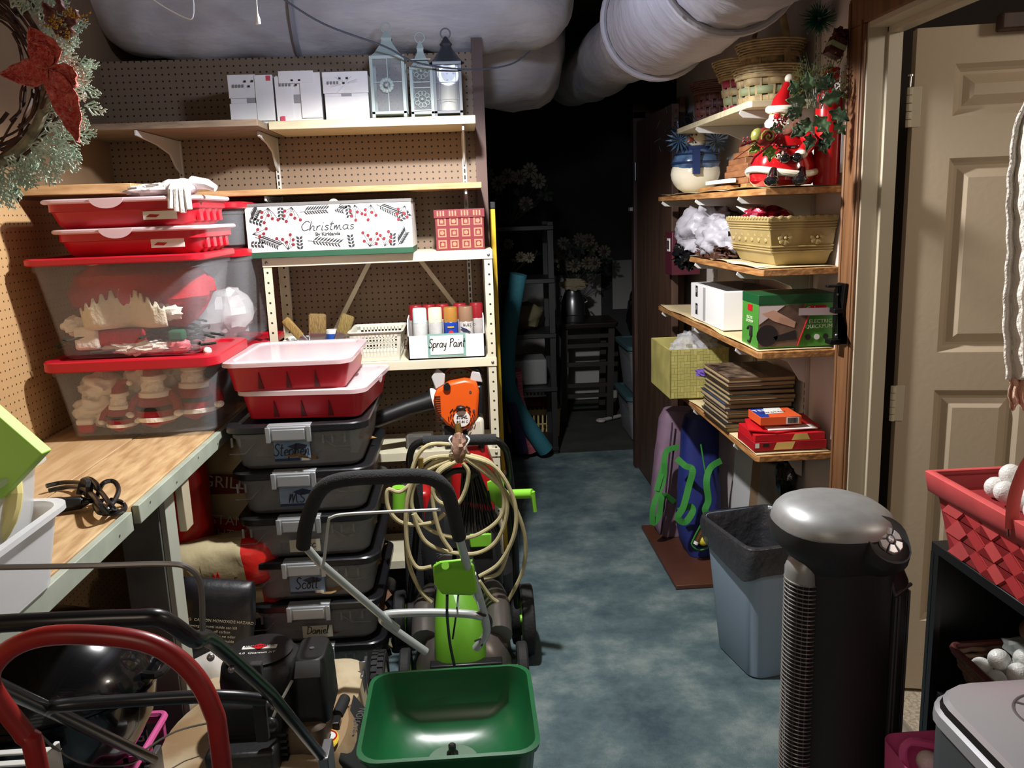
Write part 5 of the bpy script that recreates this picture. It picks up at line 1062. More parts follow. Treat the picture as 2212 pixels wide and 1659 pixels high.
# ================================================================ right wall shelving
ply = m('plywood_edge', (190, 140, 84), .6, col2=(140, 92, 50), sc=6, stretch=(8, 1.5, 14), bump=.2); cb = m('cream_board')
SH = dict(a=(1.881, 2.70, 3.61), b=(1.612, 2.55, 3.93), c=(1.369, 2.55, 3.56), d=(1.113, 2.55, 3.93), e=(.779, 2.55, 3.55))
labs = dict(a='cream painted highest shelf on the right wall holding the baskets', b='pine shelf on the right wall under the ceramic santa', c='pine shelf on the right wall under the tan planter', d='pine shelf on the right wall under the green pump box', e='pine shelf on the right wall under the stacked albums')
for k, (z, y0, y1) in SH.items():
    x0 = .9 if k == 'a' else .897
    tag(P('shelf_board', MB(cb if k == 'a' else ply).poly([(x0+.01, y0, z-.02), (WX-.001, y0, z-.02), (WX-.001, y1, z-.02), (x0, y1, z-.02), (x0, y0+.012, z-.02)], (0, 0, .02)), bev=.0015), labs[k], 'shelf')
sx = 1
for i, (Y_, lab) in enumerate(((2.78, 'slotted standard on the right wall nearest the door'), (3.3, 'slotted standard on the right wall behind the snowman'), (3.86, 'farthest slotted standard on the right wall'))):
    tag(P('shelf_standard', MB(dots('rslot%d' % i, (190, 186, 180), (60, 56, 54), (1, 2), pitch=(.3, .0254), box=(.003, .0085), off=(.15-Y_, 0))).box(WX-.012, WX-.0005, Y_-.012, Y_+.012, .7, 2.1), bev=.001), lab, 'shelf standard', 'standards on the right wall')
def rbr(Y_, z, lab, L=.24):
    x1 = WX-.012; prof = [(0, 0), (-L, 0), (-L-.004, -.01), (-L+.01, -.022), (-L*.5, -.03), (-L*.25, -.055), (-.02, -.12), (0, -.13)]
    tag(P('shelf_bracket', MB(m('bracket_paint')).poly([(x1+a, Y_-.004, z-.0205+b) for a, b in prof], (0, .008, 0)), bev=.001), lab, 'bracket')
nm = dict(a='cream top', b='santa', c='planter', d='pump box', e='album')
for k, (z, y0, y1) in SH.items():
    for j, Y_ in enumerate((2.78, 3.3, 3.86)):
        if Y_ < y1: rbr(Y_, z, '%s bracket under the %s shelf on the right wall' % (('near', 'middle', 'far')[j], nm[k]))
liner = m('shelf_liner', (214, 196, 152), .7, var=.08, sc=5)
def wavy(y0, y1, z, x0, x1, lab):
    tag(P('shelf_liner', MB(liner).sheet(lambda u, v: (x0+(x1-x0)*v-.006*(1-v)*sin(u*9), y0+(y1-y0)*u, z+.0015+.006*(1-v)*abs(sin(u*11+v))), 30, 6), solid=.001), lab, 'paper')
wavy(2.56, 3.9, 1.613, .9, 1.14, 'curling cream paper lining the santa shelf'); wavy(2.57, 3.5, 1.370, .9, 1.14, 'curling paper lining the planter shelf'); wavy(2.57, 3.9, 1.114, .9, 1.14, 'curling paper lining the pump box shelf'); wavy(2.56, 3.5, .780, .9, 1.14, 'curling paper lining the album shelf')
# ---- baskets
def woven(name, lab, c, r0, r1, h, mt, mt2, nst=18, rows=5, handle=0, wick=0, sy=1, col=None):
    t = T(name, lab, 'basket', c); x, y, z = c; rad = lambda v: r0+(r1-r0)*v
    q = MB(mt)
    for i in range(nst):
        a = 2*pi*i/nst; da = pi/nst*.55
        P4 = lambda v, k: (x+(rad(v))*cos(a+k), y+sy*rad(v)*sin(a+k), z+h*v)
        q.poly([P4(0, -da), P4(0, da), P4(1, da), P4(1, -da)], (-.002*cos(a), -.002*sin(a), 0))
    P('upright_strips', q, t, smooth=0)
    for j in range(rows):
        v0 = (j+.06)/rows*.98; v1 = (j+.94)/rows*.98
        mm = mt2[j % len(mt2)]; q = MB(mm); N = nst*4; ring0 = []; ring1 = []
        for i in range(N):
            a = 2*pi*i/N; off = .0035*sin(i*2*pi/8+(j % 2)*pi); f = lambda v: (x+(rad(v)+off)*cos(a), y+sy*(rad(v)+off)*sin(a), z+h*v)
            ring0.append(f(v0)); ring1.append(f(v1))
        q.loft([ring0, ring1], 0, False, False); P('woven_band', q, t, solid=.0015)
    if wick:
        for j in range(wick):
            v = 1+j*.06; ra = r1+.003+j*.0035; q = MB(mt)
            q.tube([(x+(ra+.0025*sin(i*pi/2+j*pi))*cos(2*pi*i/60), y+sy*(ra+.0025*sin(i*pi/2+j*pi))*sin(2*pi*i/60), z+h+j*.0075) for i in range(60)], .0036, 6, closed=True); P('wicker_row', q, t)
    q = MB(mt); q.tube([(x+(r1+.004)*cos(2*pi*i/40), y+sy*(r1+.004)*sin(2*pi*i/40), z+h) for i in range(40)], .006, 8, closed=True); P('rim', q, t)
    P('base', MB(mt).cyl((x, y, z), (x, y, z+.004), r0*.98, n=24), t)
    if handle: P('handle', MB(mt).tube([(x+r1*cos(pi*k/14)*.98*.35, y-r1*cos(pi*k/14)*.9, z+h-.04+handle*sin(pi*k/14)) for k in range(15)], .012, 8, flat=.35), t)
    return t
tanb = m('basket_tan', (196, 172, 124), .7, var=.2, sc=30); gb = m('basket_green', (150, 158, 118), .7); pb = m('basket_pink', (176, 56, 84), .7); bb = m('basket_brown', (104, 62, 54), .6, var=.25, sc=20)
ZA = 1.8825
woven('wicker_basket', 'dark reddish brown basket at the far end of the highest right shelf', (1.03, 3.45, ZA), .088, .095, .115, bb, (bb,), 20, 4, wick=6)
woven('handled_basket', 'tan woven basket with green and pink bands and a tall hoop handle', (1.02, 2.87, ZA), .088, .098, .085, tanb, (tanb, gb, tanb), 14, 3, handle=.29, wick=5)
woven('wicker_basket', 'flared tan basket with pink blocks behind the hoop handled basket', (1.04, 3.13, ZA), .08, .095, .12, tanb, (pb, gb, tanb, pb), 14, 4, wick=9)
woven('wicker_basket', 'nested tan basket with a flared rim standing inside the hoop handled basket', (1.03, 2.885, ZA+.05), .075, .088, .1, tanb, (tanb,), 16, 4, wick=7)
q = MB(m('tinsel_green', (20, 90, 66), .4, .3)); rg = random.Random(3)
tc_ = Vector((1.105, 2.68, 2.11))
for i in range(500):
    v = Vector((rg.gauss(0, 1), rg.gauss(0, 1), rg.gauss(0, 1))).normalized(); p = tc_+v*.01; q.tube([p, p+v*rg.uniform(.02, .045)+Vector((rg.uniform(-.01, .01), 0, 0))], .0006, 3)
tag(P('tinsel_ball', q, kind=None), 'dark green tinsel pom pom above the hoop handled basket', 'ornament')
# ---- santa figurine
def sblock(t, M, ly=1): pass
sc_ = Vector((.99, 2.64, 1.6155)); t = T('santa_figurine', 'glazed ceramic santa with red coat sitting on the right shelf', 'figurine', sc_)
gr_ = m('glaze_red', (176, 20, 26), .12, coat=.8); gwh = m('glaze_white', (230, 222, 200), .12, coat=.8); gbk = m('glaze_black', (18, 18, 20), .12, coat=.8); gsk = m('glaze_skin', (222, 196, 150), .15, coat=.6)
P('coat', MB(gr_).lathe(sc_, [(.085, .004), (.1, .02), (.102, .06), (.088, .1), (.068, .135), (.05, .16), (.035, .17)], 32, sy=.85), t)
P('coat_trim', MB(gwh).tube([(sc_.x+.104*cos(a), sc_.y+.09*sin(a), sc_.z+.045+.01*sin(a*2+1)) for a in [2*pi*i/40 for i in range(40)]], .0105, 10, closed=True), t)
P('belt', MB(gbk).tube([(sc_.x+.082*cos(a), sc_.y+.069*sin(a), sc_.z+.115) for a in [2*pi*i/32 for i in range(32)]], .0045, 8, closed=True), t)
hd = sc_+Vector((-.012, -.012, .205))
P('head', MB(gsk).sph(hd, (.04, .038, .042)), t); P('beard', MB(gwh).blob(hd+Vector((-.008, -.012, -.024)), (.045, .038, .034), .12, 3, 1).blob(hd+Vector((.03, .0, -.005)), (.022, .03, .04), .15, 3, 2), t)
P('nose', MB(gr_).sph(hd+Vector((-.026, -.032, .0)), .011), t); P('moustache', MB(gwh).sph(hd+Vector((-.03, -.024, -.014)), (.016, .016, .008)).sph(hd+Vector((-.012, -.034, -.015)), (.016, .014, .008)), t)
for dx, dy in ((-.034, -.02), (-.02, -.031)): P('eye', MB(gbk).sph(hd+Vector((dx, dy, .013)), .0035), t)
P('hat', MB(gr_).tube([hd+Vector((0, 0, .02)), hd+Vector((0, 0, .05)), hd+Vector((.012, 0, .08)), hd+Vector((.018, 0, .1))], [.038, .028, .017, .014], 18, smooth=0), t)
P('hat_brim', MB(gwh).tube([hd+Vector((.038*cos(a), .036*sin(a), .024+.003*sin(a))) for a in [2*pi*i/28 for i in range(28)]], .012, 10, closed=True), t); P('pompom', MB(gwh).sph(hd+Vector((.02, 0, .112)), .014), t)
for s in (-1, 1): P('arm', MB(gr_, gwh, gbk).tube([sc_+Vector((s*.045, -.03, .155)), sc_+Vector((s*.07-.01, -.065, .125)), sc_+Vector((s*.035-.01, -.085, .095))], [.022, .022, .018], 12, smooth=0).sph(sc_+Vector((s*.032-.01, -.087, .092)), (.02, .018, .014), 1).sph(sc_+Vector((s*.018-.012, -.095, .082)), (.018, .015, .015), 2), t)
for dx in (-.055, .03): P('boot', MB(gbk).tube([sc_+Vector((dx, -.075, .05)), sc_+Vector((dx-.012, -.095, .02))], [.012, .02], 12).sph(sc_+Vector((dx-.016, -.1, .017)), (.022, .03, .017)), t)
# ---- red extinguisher
t = T('fire_extinguisher', 'red cylinder standing in the corner between santa and the door casing', 'extinguisher', (1.105, 2.59, 1.615))
P('cylinder', MB(m('red_cyl', (176, 18, 22), .25)).lathe((1.107, 2.592, 1.6155), [(.036, 0), (.038, .006), (.038, .24), (.033, .265), (.015, .28), (.012, .3)], 28), t); P('strip_label', MB(m('lab_silver', (170, 170, 170), .4)).box(1.134, 1.145, 2.556, 2.562, 1.65, 1.82), t)
P('valve', MB(m('red_cyl')).box(1.09, 1.13, 2.57, 2.61, 1.91, 1.955), t, bev=.006)
# ---- floral pick
t = T('christmas_pick', 'bouquet of holly, glitter twigs and candy picks above the santa', 'bouquet', (1.06, 2.6, 1.8)); hol = m('holly', (38, 62, 46), .3, col2=(84, 112, 78), sc=14)
rg = random.Random(9)
def holly(px, py, Y_, ang, L, mt=hol):
    b = aY(px, py, Y_); a = R(ang); d = Vector((cos(a), -.25, sin(a))); nr = Vector((-.2, -1, rg.uniform(-.3, .3)))
    d.normalize(); s = d.cross(nr).normalized(); nn = s.cross(d)
    def fn(u, v):
        x = (v-.5)*2; w_ = L*.3*sin(pi*min(1, u+.02))*(1+.35*cos(u*8*pi/2*1.6)); return b+d*(L*u)+s*(x*w_)+nn*(.006*(abs(x))+.008*sin(pi*u))
    P('holly_leaf', MB(mt).sheet(fn, 14, 4), t, solid=.0012, smooth=60)
for (px, py, an, L) in ((1725, 240, 200, .06), (1740, 225, 170, .07), (1745, 200, 100, .06), (1760, 250, -60, .07), (1770, 220, 20, .07), (1735, 270, 220, .06), (1780, 280, -80, .06), (1750, 290, -110, .055), (1790, 240, -30, .065), (1800, 265, -50, .05), (1720, 205, 120, .05), (1765, 200, 60, .06), (1690, 275, 190, .05), (1780, 195, 70, .05), (1745, 255, 250, .06), (1770, 300, -70, .05), (1730, 250, 150, .05)): holly(px, py, 2.5, an, L)
for (px, py, an, L) in ((1660, 310, 240, .045), (1665, 315, 260, .05), (1640, 320, 200, .04)): holly(px, py, 2.46, an, L, m('lime_leaf', (110, 140, 60), .3))
q = MB(m('glitter_green', (110, 126, 62), .2, .6))
for i in range(420):
    x = rg.uniform(1712, 1832); y = 190-70*abs(rg.gauss(0, .5))+((x-1770)**2)*.008; q.sph(aY(x, y, 2.52+rg.uniform(-.02, .03)), .0026, n=5)
P('glitter_sprays', q, t, kind='stuff'); q = MB(m('stem', (70, 84, 60), .6))
for i in range(34):
    x = 1765+rg.gauss(0, 12); q.tube([aY(x, 235, 2.54), aY(x+(i-14)*3, 140+rg.uniform(-30, 30), 2.54)], .0009, 4)
P('wire_stems', q, t, kind='stuff')
q = MB(m('berry', (120, 24, 36), .3))
for i in range(30): q.sph(aY(1690+rg.gauss(0, 9), 262+rg.gauss(0, 6), 2.44), .003, n=6); q.sph(aY(1620+rg.gauss(0, 11), 306+rg.gauss(0, 4), 2.45), .0032, n=6); q.sph(aY(1680+rg.gauss(0, 12), 325+rg.gauss(0, 8), 2.46), .003, n=6)
P('red_berries', q, t, kind='stuff')
lo = aY(1652, 296, 2.43); P('lollipop', MB(m('pop_red', (130, 44, 40), .3, .2), m('pop_green', (140, 140, 70), .3, .3)).sph(lo, (.03, .018, .026)).sph(lo+Vector((-.018, .006, .004)), (.02, .02, .022), 1).tube([lo+Vector((.004+.0015*k*cos(k*.7), -.019, .0015*k*sin(k*.7))) for k in range(15)], .0028, 6, 1), t)
P('tinsel_twig', MB(m('glitter_red', (120, 20, 34), .3, .5)).tube([lo, aY(1600, 315, 2.42)], .003, 6).tube([lo, aY(1585, 345, 2.42)], .0012, 5).tube([aY(1690, 290, 2.42), aY(1630, 340, 2.4), aY(1622, 355, 2.4)], .003, 6), t)
gp = aY(1806, 100, 2.54); M = Tm(gp.x, gp.y, gp.z, 0, 0, 0) @ Matrix.Rotation(R(25), 4, 'Y')
P('gift_pick', MB(m('brown_glitter', (74, 28, 28), .4, .2, bump=.8, bsc=120), gb).at(M).box(-.022, .022, -.02, .02, -.03, .022).box(-.0235, .0235, -.021, .021, -.008, .006, 1).blob((0, 0, .034), (.024, .014, .016), .7, 4, 3), t, bev=.002)
# ---- wooden blocks
for i, (x0, x1, y0, y1, z, h) in enumerate(((.96, 1.1, 2.88, 3.16, 1.0, .022), (.955, 1.1, 2.9, 3.12, 1, .022), (.965, 1.1, 2.9, 3.13, 1, .022), (.975, 1.1, 2.95, 3.14, 1, .02), (.985, 1.1, 2.95, 3.12, 1, .02), (1.0, 1.1, 2.95, 3.1, 1, .018))):
    zz = 1.637+i*.0225
    tag(P('wood_block', MB(m('block_brown', (150, 100, 62), .6, col2=(118, 76, 48), sc=6, stretch=(10, 2, 10))).box(x0, x1, y0, y1, zz, zz+h), bev=.002), ['lowest', 'second lowest', 'third lowest', 'third highest', 'second highest', 'highest'][i]+' brown block of the stack behind santa', 'wood block', 'stacked brown wood blocks')
for i, (x0, x1, y0, y1, lab) in enumerate(((.925, .97, 3.0, 3.35, 'pale offcut strip lying under the brown blocks'), (.98, 1.1, 2.87, 3.2, 'thin board beneath the stacked brown blocks'), (.93, .965, 2.8, 2.86, 'small square offcut beside the ceramic santa'))):
    tag(P('wood_offcut', MB(ply).box(x0, x1, y0, y1, 1.6205, 1.634), bev=.001), lab, 'offcut')
tag(P('white_offcut', MB(wp).box(.925, .95, 2.97, 3.26, 1.642, 1.656), bev=.001), 'white strip lying in front of the brown blocks', 'offcut')
# ---- snowman
c = Vector((.995, 3.66, 1.6155)); t = T('snowman_figurine', 'ceramic snowman in blue plaid with blue flowers on the right shelf', 'figurine', c)
P('body', MB(gwh).blob(c+Vector((0, 0, .085)), (.105, .09, .085), .04, 2, 1), t); P('plaid_lines', MB(m('plaid_dark', (34, 50, 84), .3)).tube([c+Vector((.101*cos(a), .092*sin(a)-.004, .13)) for a in [2*pi*i/28 for i in range(28)]], .005, 6, closed=True).tube([c+Vector((.09*cos(a), .082*sin(a)-.004, .165)) for a in [2*pi*i/28 for i in range(28)]], .004, 6, closed=True), t, kind='stuff'); P('plaid_coat', MB(m('plaid_blue', (86, 116, 150), .25, col2=(52, 74, 110), sc=30, coat=.5)).blob(c+Vector((0, -.004, .13)), (.1, .09, .07), .06, 3, 2), t)
P('head', MB(gwh).sph(c+Vector((-.005, -.01, .225)), .05), t); P('scarf', MB(m('scarf_blue', (40, 56, 100), .3)).tube([c+Vector((.048*cos(a), .045*sin(a)-.01, .185)) for a in [2*pi*i/24 for i in range(24)]], .014, 8, closed=True).box(c.x-.04, c.x-.01, c.y-.11, c.y-.095, c.z+.08, c.z+.18), t)
P('nose', MB(m('carrot', (214, 90, 50), .3)).tube([c+Vector((-.03, -.05, .222)), c+Vector((-.05, -.08, .218))], [.01, .003], 10), t)
for dx, dz in ((-.03, .24), (-.012, .24), (-.016, .21)): P('eye', MB(gbk).sph(c+Vector((dx, -.055, dz)), .004), t)
q = MB(m('blue_petals', (54, 88, 120), .4, .2))
for cx, cz in ((.07, .215), (-.085, .22)):
    for k in range(14):
        a = k*2*pi/14; q.poly([c+Vector((cx, -.06, cz)), c+Vector((cx+.035*cos(a-.12), -.068, cz+.035*sin(a-.12))), c+Vector((cx+.06*cos(a), -.06, cz+.055*sin(a))), c+Vector((cx+.035*cos(a+.12), -.068, cz+.035*sin(a+.12)))], (0, .002, 0))
P('blue_flower', q, t, smooth=0)
q = MB(m('dark_tinsel', (40, 52, 66), .3, .6)); rg = random.Random(5)
for i in range(160):
    a = rg.random()*6.28; p = Vector((.93, 3.68, 1.86))+Vector((rg.gauss(0, .04), rg.gauss(0, .04), rg.gauss(0, .045))); q.tube([p, p+Vector((rg.uniform(-.03, .03), rg.uniform(-.02, .02), rg.uniform(-.03, .03)))], .0014, 4)
tag(P('glitter_garland', q, kind='stuff'), 'dark glitter garland hanging off the end of the highest shelf', 'garland')
# ---- third shelf
t = T('tan_planter', 'embossed tan rectangular planter with flower pattern on the right shelf', 'planter', (1.03, 2.72, 1.37)); tp_ = m('planter_tan', (176, 154, 100), .45, var=.1, sc=8); z = 1.3765
x0, x1, y0, y1 = .925, 1.146, 2.575, 3.0
def rr_(k, zz): return [(x0+k, y0+k, z+zz), (x1-k*.4, y0+k, z+zz), (x1-k*.4, y1-k, z+zz), (x0+k, y1-k, z+zz)]
P('body', MB(tp_).loft([rr_(.045, 0), rr_(.04, .006), rr_(.03, .03), rr_(.022, .04), rr_(.006, .13), rr_(0, .135), rr_(0, .15), rr_(.008, .15), rr_(.014, .135), rr_(.035, .02)], 0, True, True), t, bev=.003)
q = MB(tp_)
for zz, kk in ((.042, .02), (.05, .019), (.058, .017), (.112, .009), (.12, .007), (.128, .005)): q.tube(rr_(kk, zz)[:2], .0028, 6).tube([rr_(kk, zz)[0], rr_(kk, zz)[3]], .0028, 6)
for i in range(14): q.sph((x0-.001, y0+.02+i*.028, z+.147), (.004, .01, .006), n=8); 
for i in range(8): q.sph((x0+.012+i*.028, y0-.001, z+.147), (.01, .004, .006), n=8)
for cx in (.985, 1.085):
    for k in range(8): a = k*pi/4; q.sph((cx+.015*cos(a), y0+.014, z+.085+.015*sin(a)), (.009, .004, .009), n=8)
    q.sph((cx, y0+.011, z+.085), .005, n=8)
for k in range(12): q.sph((x0+.015, y0+.03+k*.032, z+.085+.008*(-1)**k), (.004, .013, .008), n=8)
P('embossing', q, t)
tag(P('red_bow_sack', MB(m('foil_pink', (170, 40, 66), .25, .3, bump=.6, bsc=30), paper).blob((1.0, 2.82, 1.53), (.06, .08, .025), .5, 3, 2, sharp=True).poly([(.94, 2.75, 1.52), (.945, 2.95, 1.56), (1.05, 2.85, 1.545)], (0, 0, .003), 1)), 'pink and red wrapping heaped in the tan planter', 'wrapping')
wbag = m('grey_bag', (164, 162, 170), .35, bump=.5, bsc=18)
tag(P('shopping_bag', MB(wbag).blob((.985, 3.42, 1.46), (.1, .2, .1), .42, 1.5, 4, n=56, sharp=True, flatz=1.385), smooth=80), 'crumpled white shopping bag, larger of two on the right shelf', 'plastic bag')
tag(P('shopping_bag', MB(wbag).blob((.965, 3.16, 1.44), (.08, .15, .07), .42, 1.6, 12, n=56, sharp=True, flatz=1.382), smooth=80), 'crumpled white shopping bag resting on the brown cords', 'plastic bag')
tag(P('bin_liner', MB(m('black_film', (16, 16, 18), .2, bump=.6, bsc=20)).blob((.915, 3.47, 1.372), (.05, .09, .05), .6, 2.6, 5, n=36, sharp=True)), 'crumpled black bag hanging over the far end of the planter shelf', 'plastic bag')
t = T('cord_tangle', 'tangle of brown extension cords in front of the white bags', 'cord', (.92, 3.1, 1.37)); q = MB(m('cord_brown', (78, 50, 42), .4)); rg = random.Random(8)
for i in range(22):
    y0_ = rg.uniform(2.98, 3.38); pts = [(.905+rg.uniform(0, .07), y0_+rg.uniform(-.1, .1), 1.375+rg.random()*.045) for _ in range(6)]; q.tube(pts, .0036, 6, smooth=5)
P('cord', q, t)
for y_, z_ in ((3.12, 1.385), (3.2, 1.382), (3.04, 1.386)): P('socket_end', MB(m('cord_brown')).box(.895, .925, y_, y_+.045, z_-.01, z_+.015), t, bev=.004)
tag(P('paper_sheet', MB(paper).poly([(.9, 2.58, 1.3745), (.945, 2.6, 1.3745), (.935, 2.9, 1.3745), (.895, 2.88, 1.3745)], (0, 0, .0012))), 'white paper slip at the near edge of the planter shelf', 'paper')
t = T('maroon_box', 'maroon box with a white framed square hanging beyond the shelves', 'box', (.98, 3.98, 1.35)); P('body', MB(m('maroon', (78, 24, 40), .5)).box(.965, 1.1, 3.95, 4.08, 1.25, 1.45), t, bev=.003); P('white_frame', MB(wp, ink).box(.962, .965, 3.985, 4.035, 1.36, 1.42).box(.9605, .9622, 3.994, 4.026, 1.37, 1.41, 1), t)
# ---- fourth shelf boxes
t = T('white_carton', 'white printed carton lying on the fourth right shelf behind the pump box', 'box', (1.0, 3.2, 1.12)); x0, x1, y0, y1, z0, z1 = .915, 1.12, 2.98, 3.42, 1.123, 1.262
P('body', MB(m('box_white')).box(x0, x1, y0, y1, z0, z1), t, bev=.0015)
P('top_print', MB(m('print_dark', (60, 58, 58), .4)).box(x0+.02, x1-.004, y0+.03, y1-.03, z1, z1+.0008), t)
q = MB(ink, m('label_grey')); f = x0-.0006
for zc in (.115, .045): q.box(f, x0, y1-.1, y1-.07, z0+zc-.026, z0+zc+.018); q.tube([(f-.0002, y1-.085+.008*cos(a), z0+zc+.008*sin(a)) for a in [2*pi*i/14 for i in range(14)]], .002, 5, 1, closed=True)
for k in range(6): q.box(x0-.0004, x0, y1-.18-.006*k, y1-.177-.006*k, z0+.005, z1-.005, 1)
g = y0-.0006
for k in range(9): q.box(x0+.13+k*.006, x0+.133+k*.006, g, y0, z0+.022, z0+.042)
q.box(x0+.1, x0+.112, g, y0, z0+.02, z0+.04); P('printing', q, t, smooth=0); text('RoHS', .02, (x0+.14, y0-.001, z0+.1), '-y', ink, t, rot=180)
t = T('pump_box', 'green box with a photo panel and white lettering for an electric pump', 'box', (1.03, 2.64, 1.12)); x0, x1, y0, y1, z0, z1 = .905, 1.143, 2.585, 2.74, 1.121, 1.288
GB = MB(m('box_green2', (72, 140, 52), .45), m('box_green_dark', (24, 82, 44), .4)); GB.box(x0, x1, y0, y1, z0, z1-.03).box(x0-.0005, x1+.0005, y0-.0005, y1+.0005, z1-.03, z1, 1); P('body', GB, t, bev=.001)
w_ = x1-x0; y = y0-.0012
ph = MB(m('photo_brown', (128, 100, 82), .5, col2=(70, 50, 44), sc=9), m('photo_skin', (206, 160, 136), .6), m('photo_dark', (34, 28, 30), .5), red, m('photo_pale', (214, 196, 196), .6))
ph.poly([(x0+.002, y, z0+.004), (x0+w_*.52, y, z0+.004), (x0+w_*.66, y, z0+.1), (x0+w_*.6, y, z1-.032), (x0+.002, y, z1-.032)], (0, .0006, 0))
ph.poly([(x0+.002, y-.0004, z0+.075), (x0+w_*.35, y-.0004, z1-.034), (x0+.002, y-.0004, z1-.034)], (0, -.0004, 0), 4)
ph.poly([(x0+.01, y-.0006, z0+.11), (x0+w_*.2, y-.0006, z0+.12), (x0+w_*.5, y-.0006, z0+.08), (x0+w_*.48, y-.0006, z0+.062), (x0+w_*.2, y-.0006, z0+.085)], (0, -.0004, 0), 1)
ph.tube([(x0+w_*.12, y-.001, z0+.04), (x0+w_*.12, y-.0002, z0+.04)], .034, 20, 2); ph.poly([(x0+w_*.2, y-.0006, z0+.035), (x0+w_*.5, y-.0006, z0+.055), (x0+w_*.52, y-.0006, z0+.025), (x0+w_*.25, y-.0006, z0+.02)], (0, -.0004, 0), 2)
ph.tube([(x0+w_*.53, y-.0005, z0+.004), (x0+w_*.67, y-.0005, z0+.1), (x0+w_*.58, y-.0005, z0+.115), (x0+w_*.62, y-.0005, z1-.033)], .0022, 5, 3)
P('photo_panel', ph, t, smooth=0)
tw = m('txt_pale_green', (214, 226, 190), .6); text('ELECTRIC', .017, (x0+w_*.83, y-.001, z0+.079), '-y', tw, t); text('QUICKPUMP', .017, (x0+w_*.83, y-.001, z0+.063), '-y', tw, t)
quad('logo_plate', red, x0+w_*.67, x0+w_*.9, z0+.108, z0+.13, y-.0003, t); text('Coleman', .02, (x0+w_*.785, y-.002, z0+.119), '-y', wp, t)
q = MB(m('photo_dark'), wp)
for k in range(3): q.tube([(x0+w_*(.67+.12*k), y-.0006, z0+.03), (x0+w_*(.67+.12*k), y, z0+.03)], .009, 14, k % 2)
P('small_photos', q, t); x = x0-.0012
P('side_logo', MB(red).box(x, x0, y0+.055, y0+.1, z0+.112, z0+.132), t); text('ELECTRIC', .013, (x, y0+.078, z0+.09), '-x', tw, t); text('QUICKPUMP', .012, (x, y0+.078, z0+.078), '-x', tw, t)
P('pump_picture', MB(m('photo_dark')).tube([(x, y0+.08+.02*cos(a), z0+.035+.025*sin(a)) for a in [R(40+20*i) for i in range(14)]], .004, 6).box(x, x0, y0+.05, y0+.08, z0+.03, z0+.065), t)
# black metal holder on the casing
t = T('wall_hook', 'black metal utility hook screwed to the wooden casing above the pump box', 'hook', (WX-.02, 2.5, 1.2)); bmx = m('hook_black', (14, 14, 16), .3, .3)
P('back_plate', MB(bmx).poly([(WX-.026, 2.50, z_) for z_ in (1.14,)]*1+[(WX-.026, 2.47, 1.145), (WX-.026, 2.545, 1.14), (WX-.026, 2.545, 1.3), (WX-.026, 2.52, 1.325), (WX-.026, 2.47, 1.325)], (.01, 0, 0)), t, bev=.002)
P('hook_arm', MB(bmx).box(WX-.07, WX-.024, 2.49, 2.51, 1.313, 1.32).box(WX-.06, WX-.024, 2.48, 2.52, 1.14, 1.155).box(WX-.05, WX-.024, 2.48, 2.52, 1.235, 1.25), t, bev=.002)
P('steel_strap', MB(chrome).poly([(WX-.14, 2.53, 1.228), (WX-.026, 2.51, 1.228), (WX-.026, 2.51, 1.25), (WX-.14, 2.53, 1.25)], (0, .002, 0)), t, smooth=0)
for z_ in (1.165, 1.29): P('screw', MB(steel).sph((WX-.028, 2.51, z_), .005), t)
# ---- woven box
t = T('woven_box', 'square pale green woven bamboo box overhanging the fifth right shelf', 'basket', (.95, 3.42, .8)); wg = m('bamboo', (186, 176, 104), .55, var=.12, sc=12); wg2 = m('bamboo2', (168, 160, 92), .55); x0, x1, y0, y1, z0, z1 = .815, 1.06, 3.36, 3.72, .79, .995
q = MB(wg); q.box(x0, x1, y0, y0+.006, z0, z1).box(x0, x1, y1-.006, y1, z0, z1).box(x0, x0+.006, y0, y1, z0, z1).box(x1-.006, x1, y0, y1, z0, z1).box(x0, x1, y0, y1, z0, z0+.005); P('walls', q, t, bev=.002)
q = MB(wg, wg2)
for i in range(9):
    for j in range(8):
        u, v = x0+.004+i*.0265, z0+.004+j*.0255
        if (i+j) % 2: q.box(u, u+.0255, y0-.0018, y0, v, v+.012, (i*3+j) % 2).box(u, u+.0255, y0-.0018, y0, v+.013, v+.0245, (i+j*2) % 2)
        else: q.box(u, u+.012, y0-.0018, y0, v, v+.0245, j % 2).box(u+.013, u+.0255, y0-.0018, y0, v, v+.0245, (i+1) % 2)
P('bamboo_weave', q, t, smooth=0, kind='stuff')
tag(P('clear_bag', MB(clear('crinkle_film', (240, 240, 245), .35, .08, bump=.7)).blob((.95, 3.5, .97), (.09, .1, .07), .4, 2.4, 3, n=36, sharp=True)), 'crinkled clear plastic bag in the woven bamboo box', 'plastic bag')
tag(P('purple_cloth', MB(m('purple', (96, 70, 150), .8)).blob((.905, 3.165, .935), (.035, .05, .014), .4, 3, 5)), 'purple cloth corner poking out beside the album stack', 'cloth')
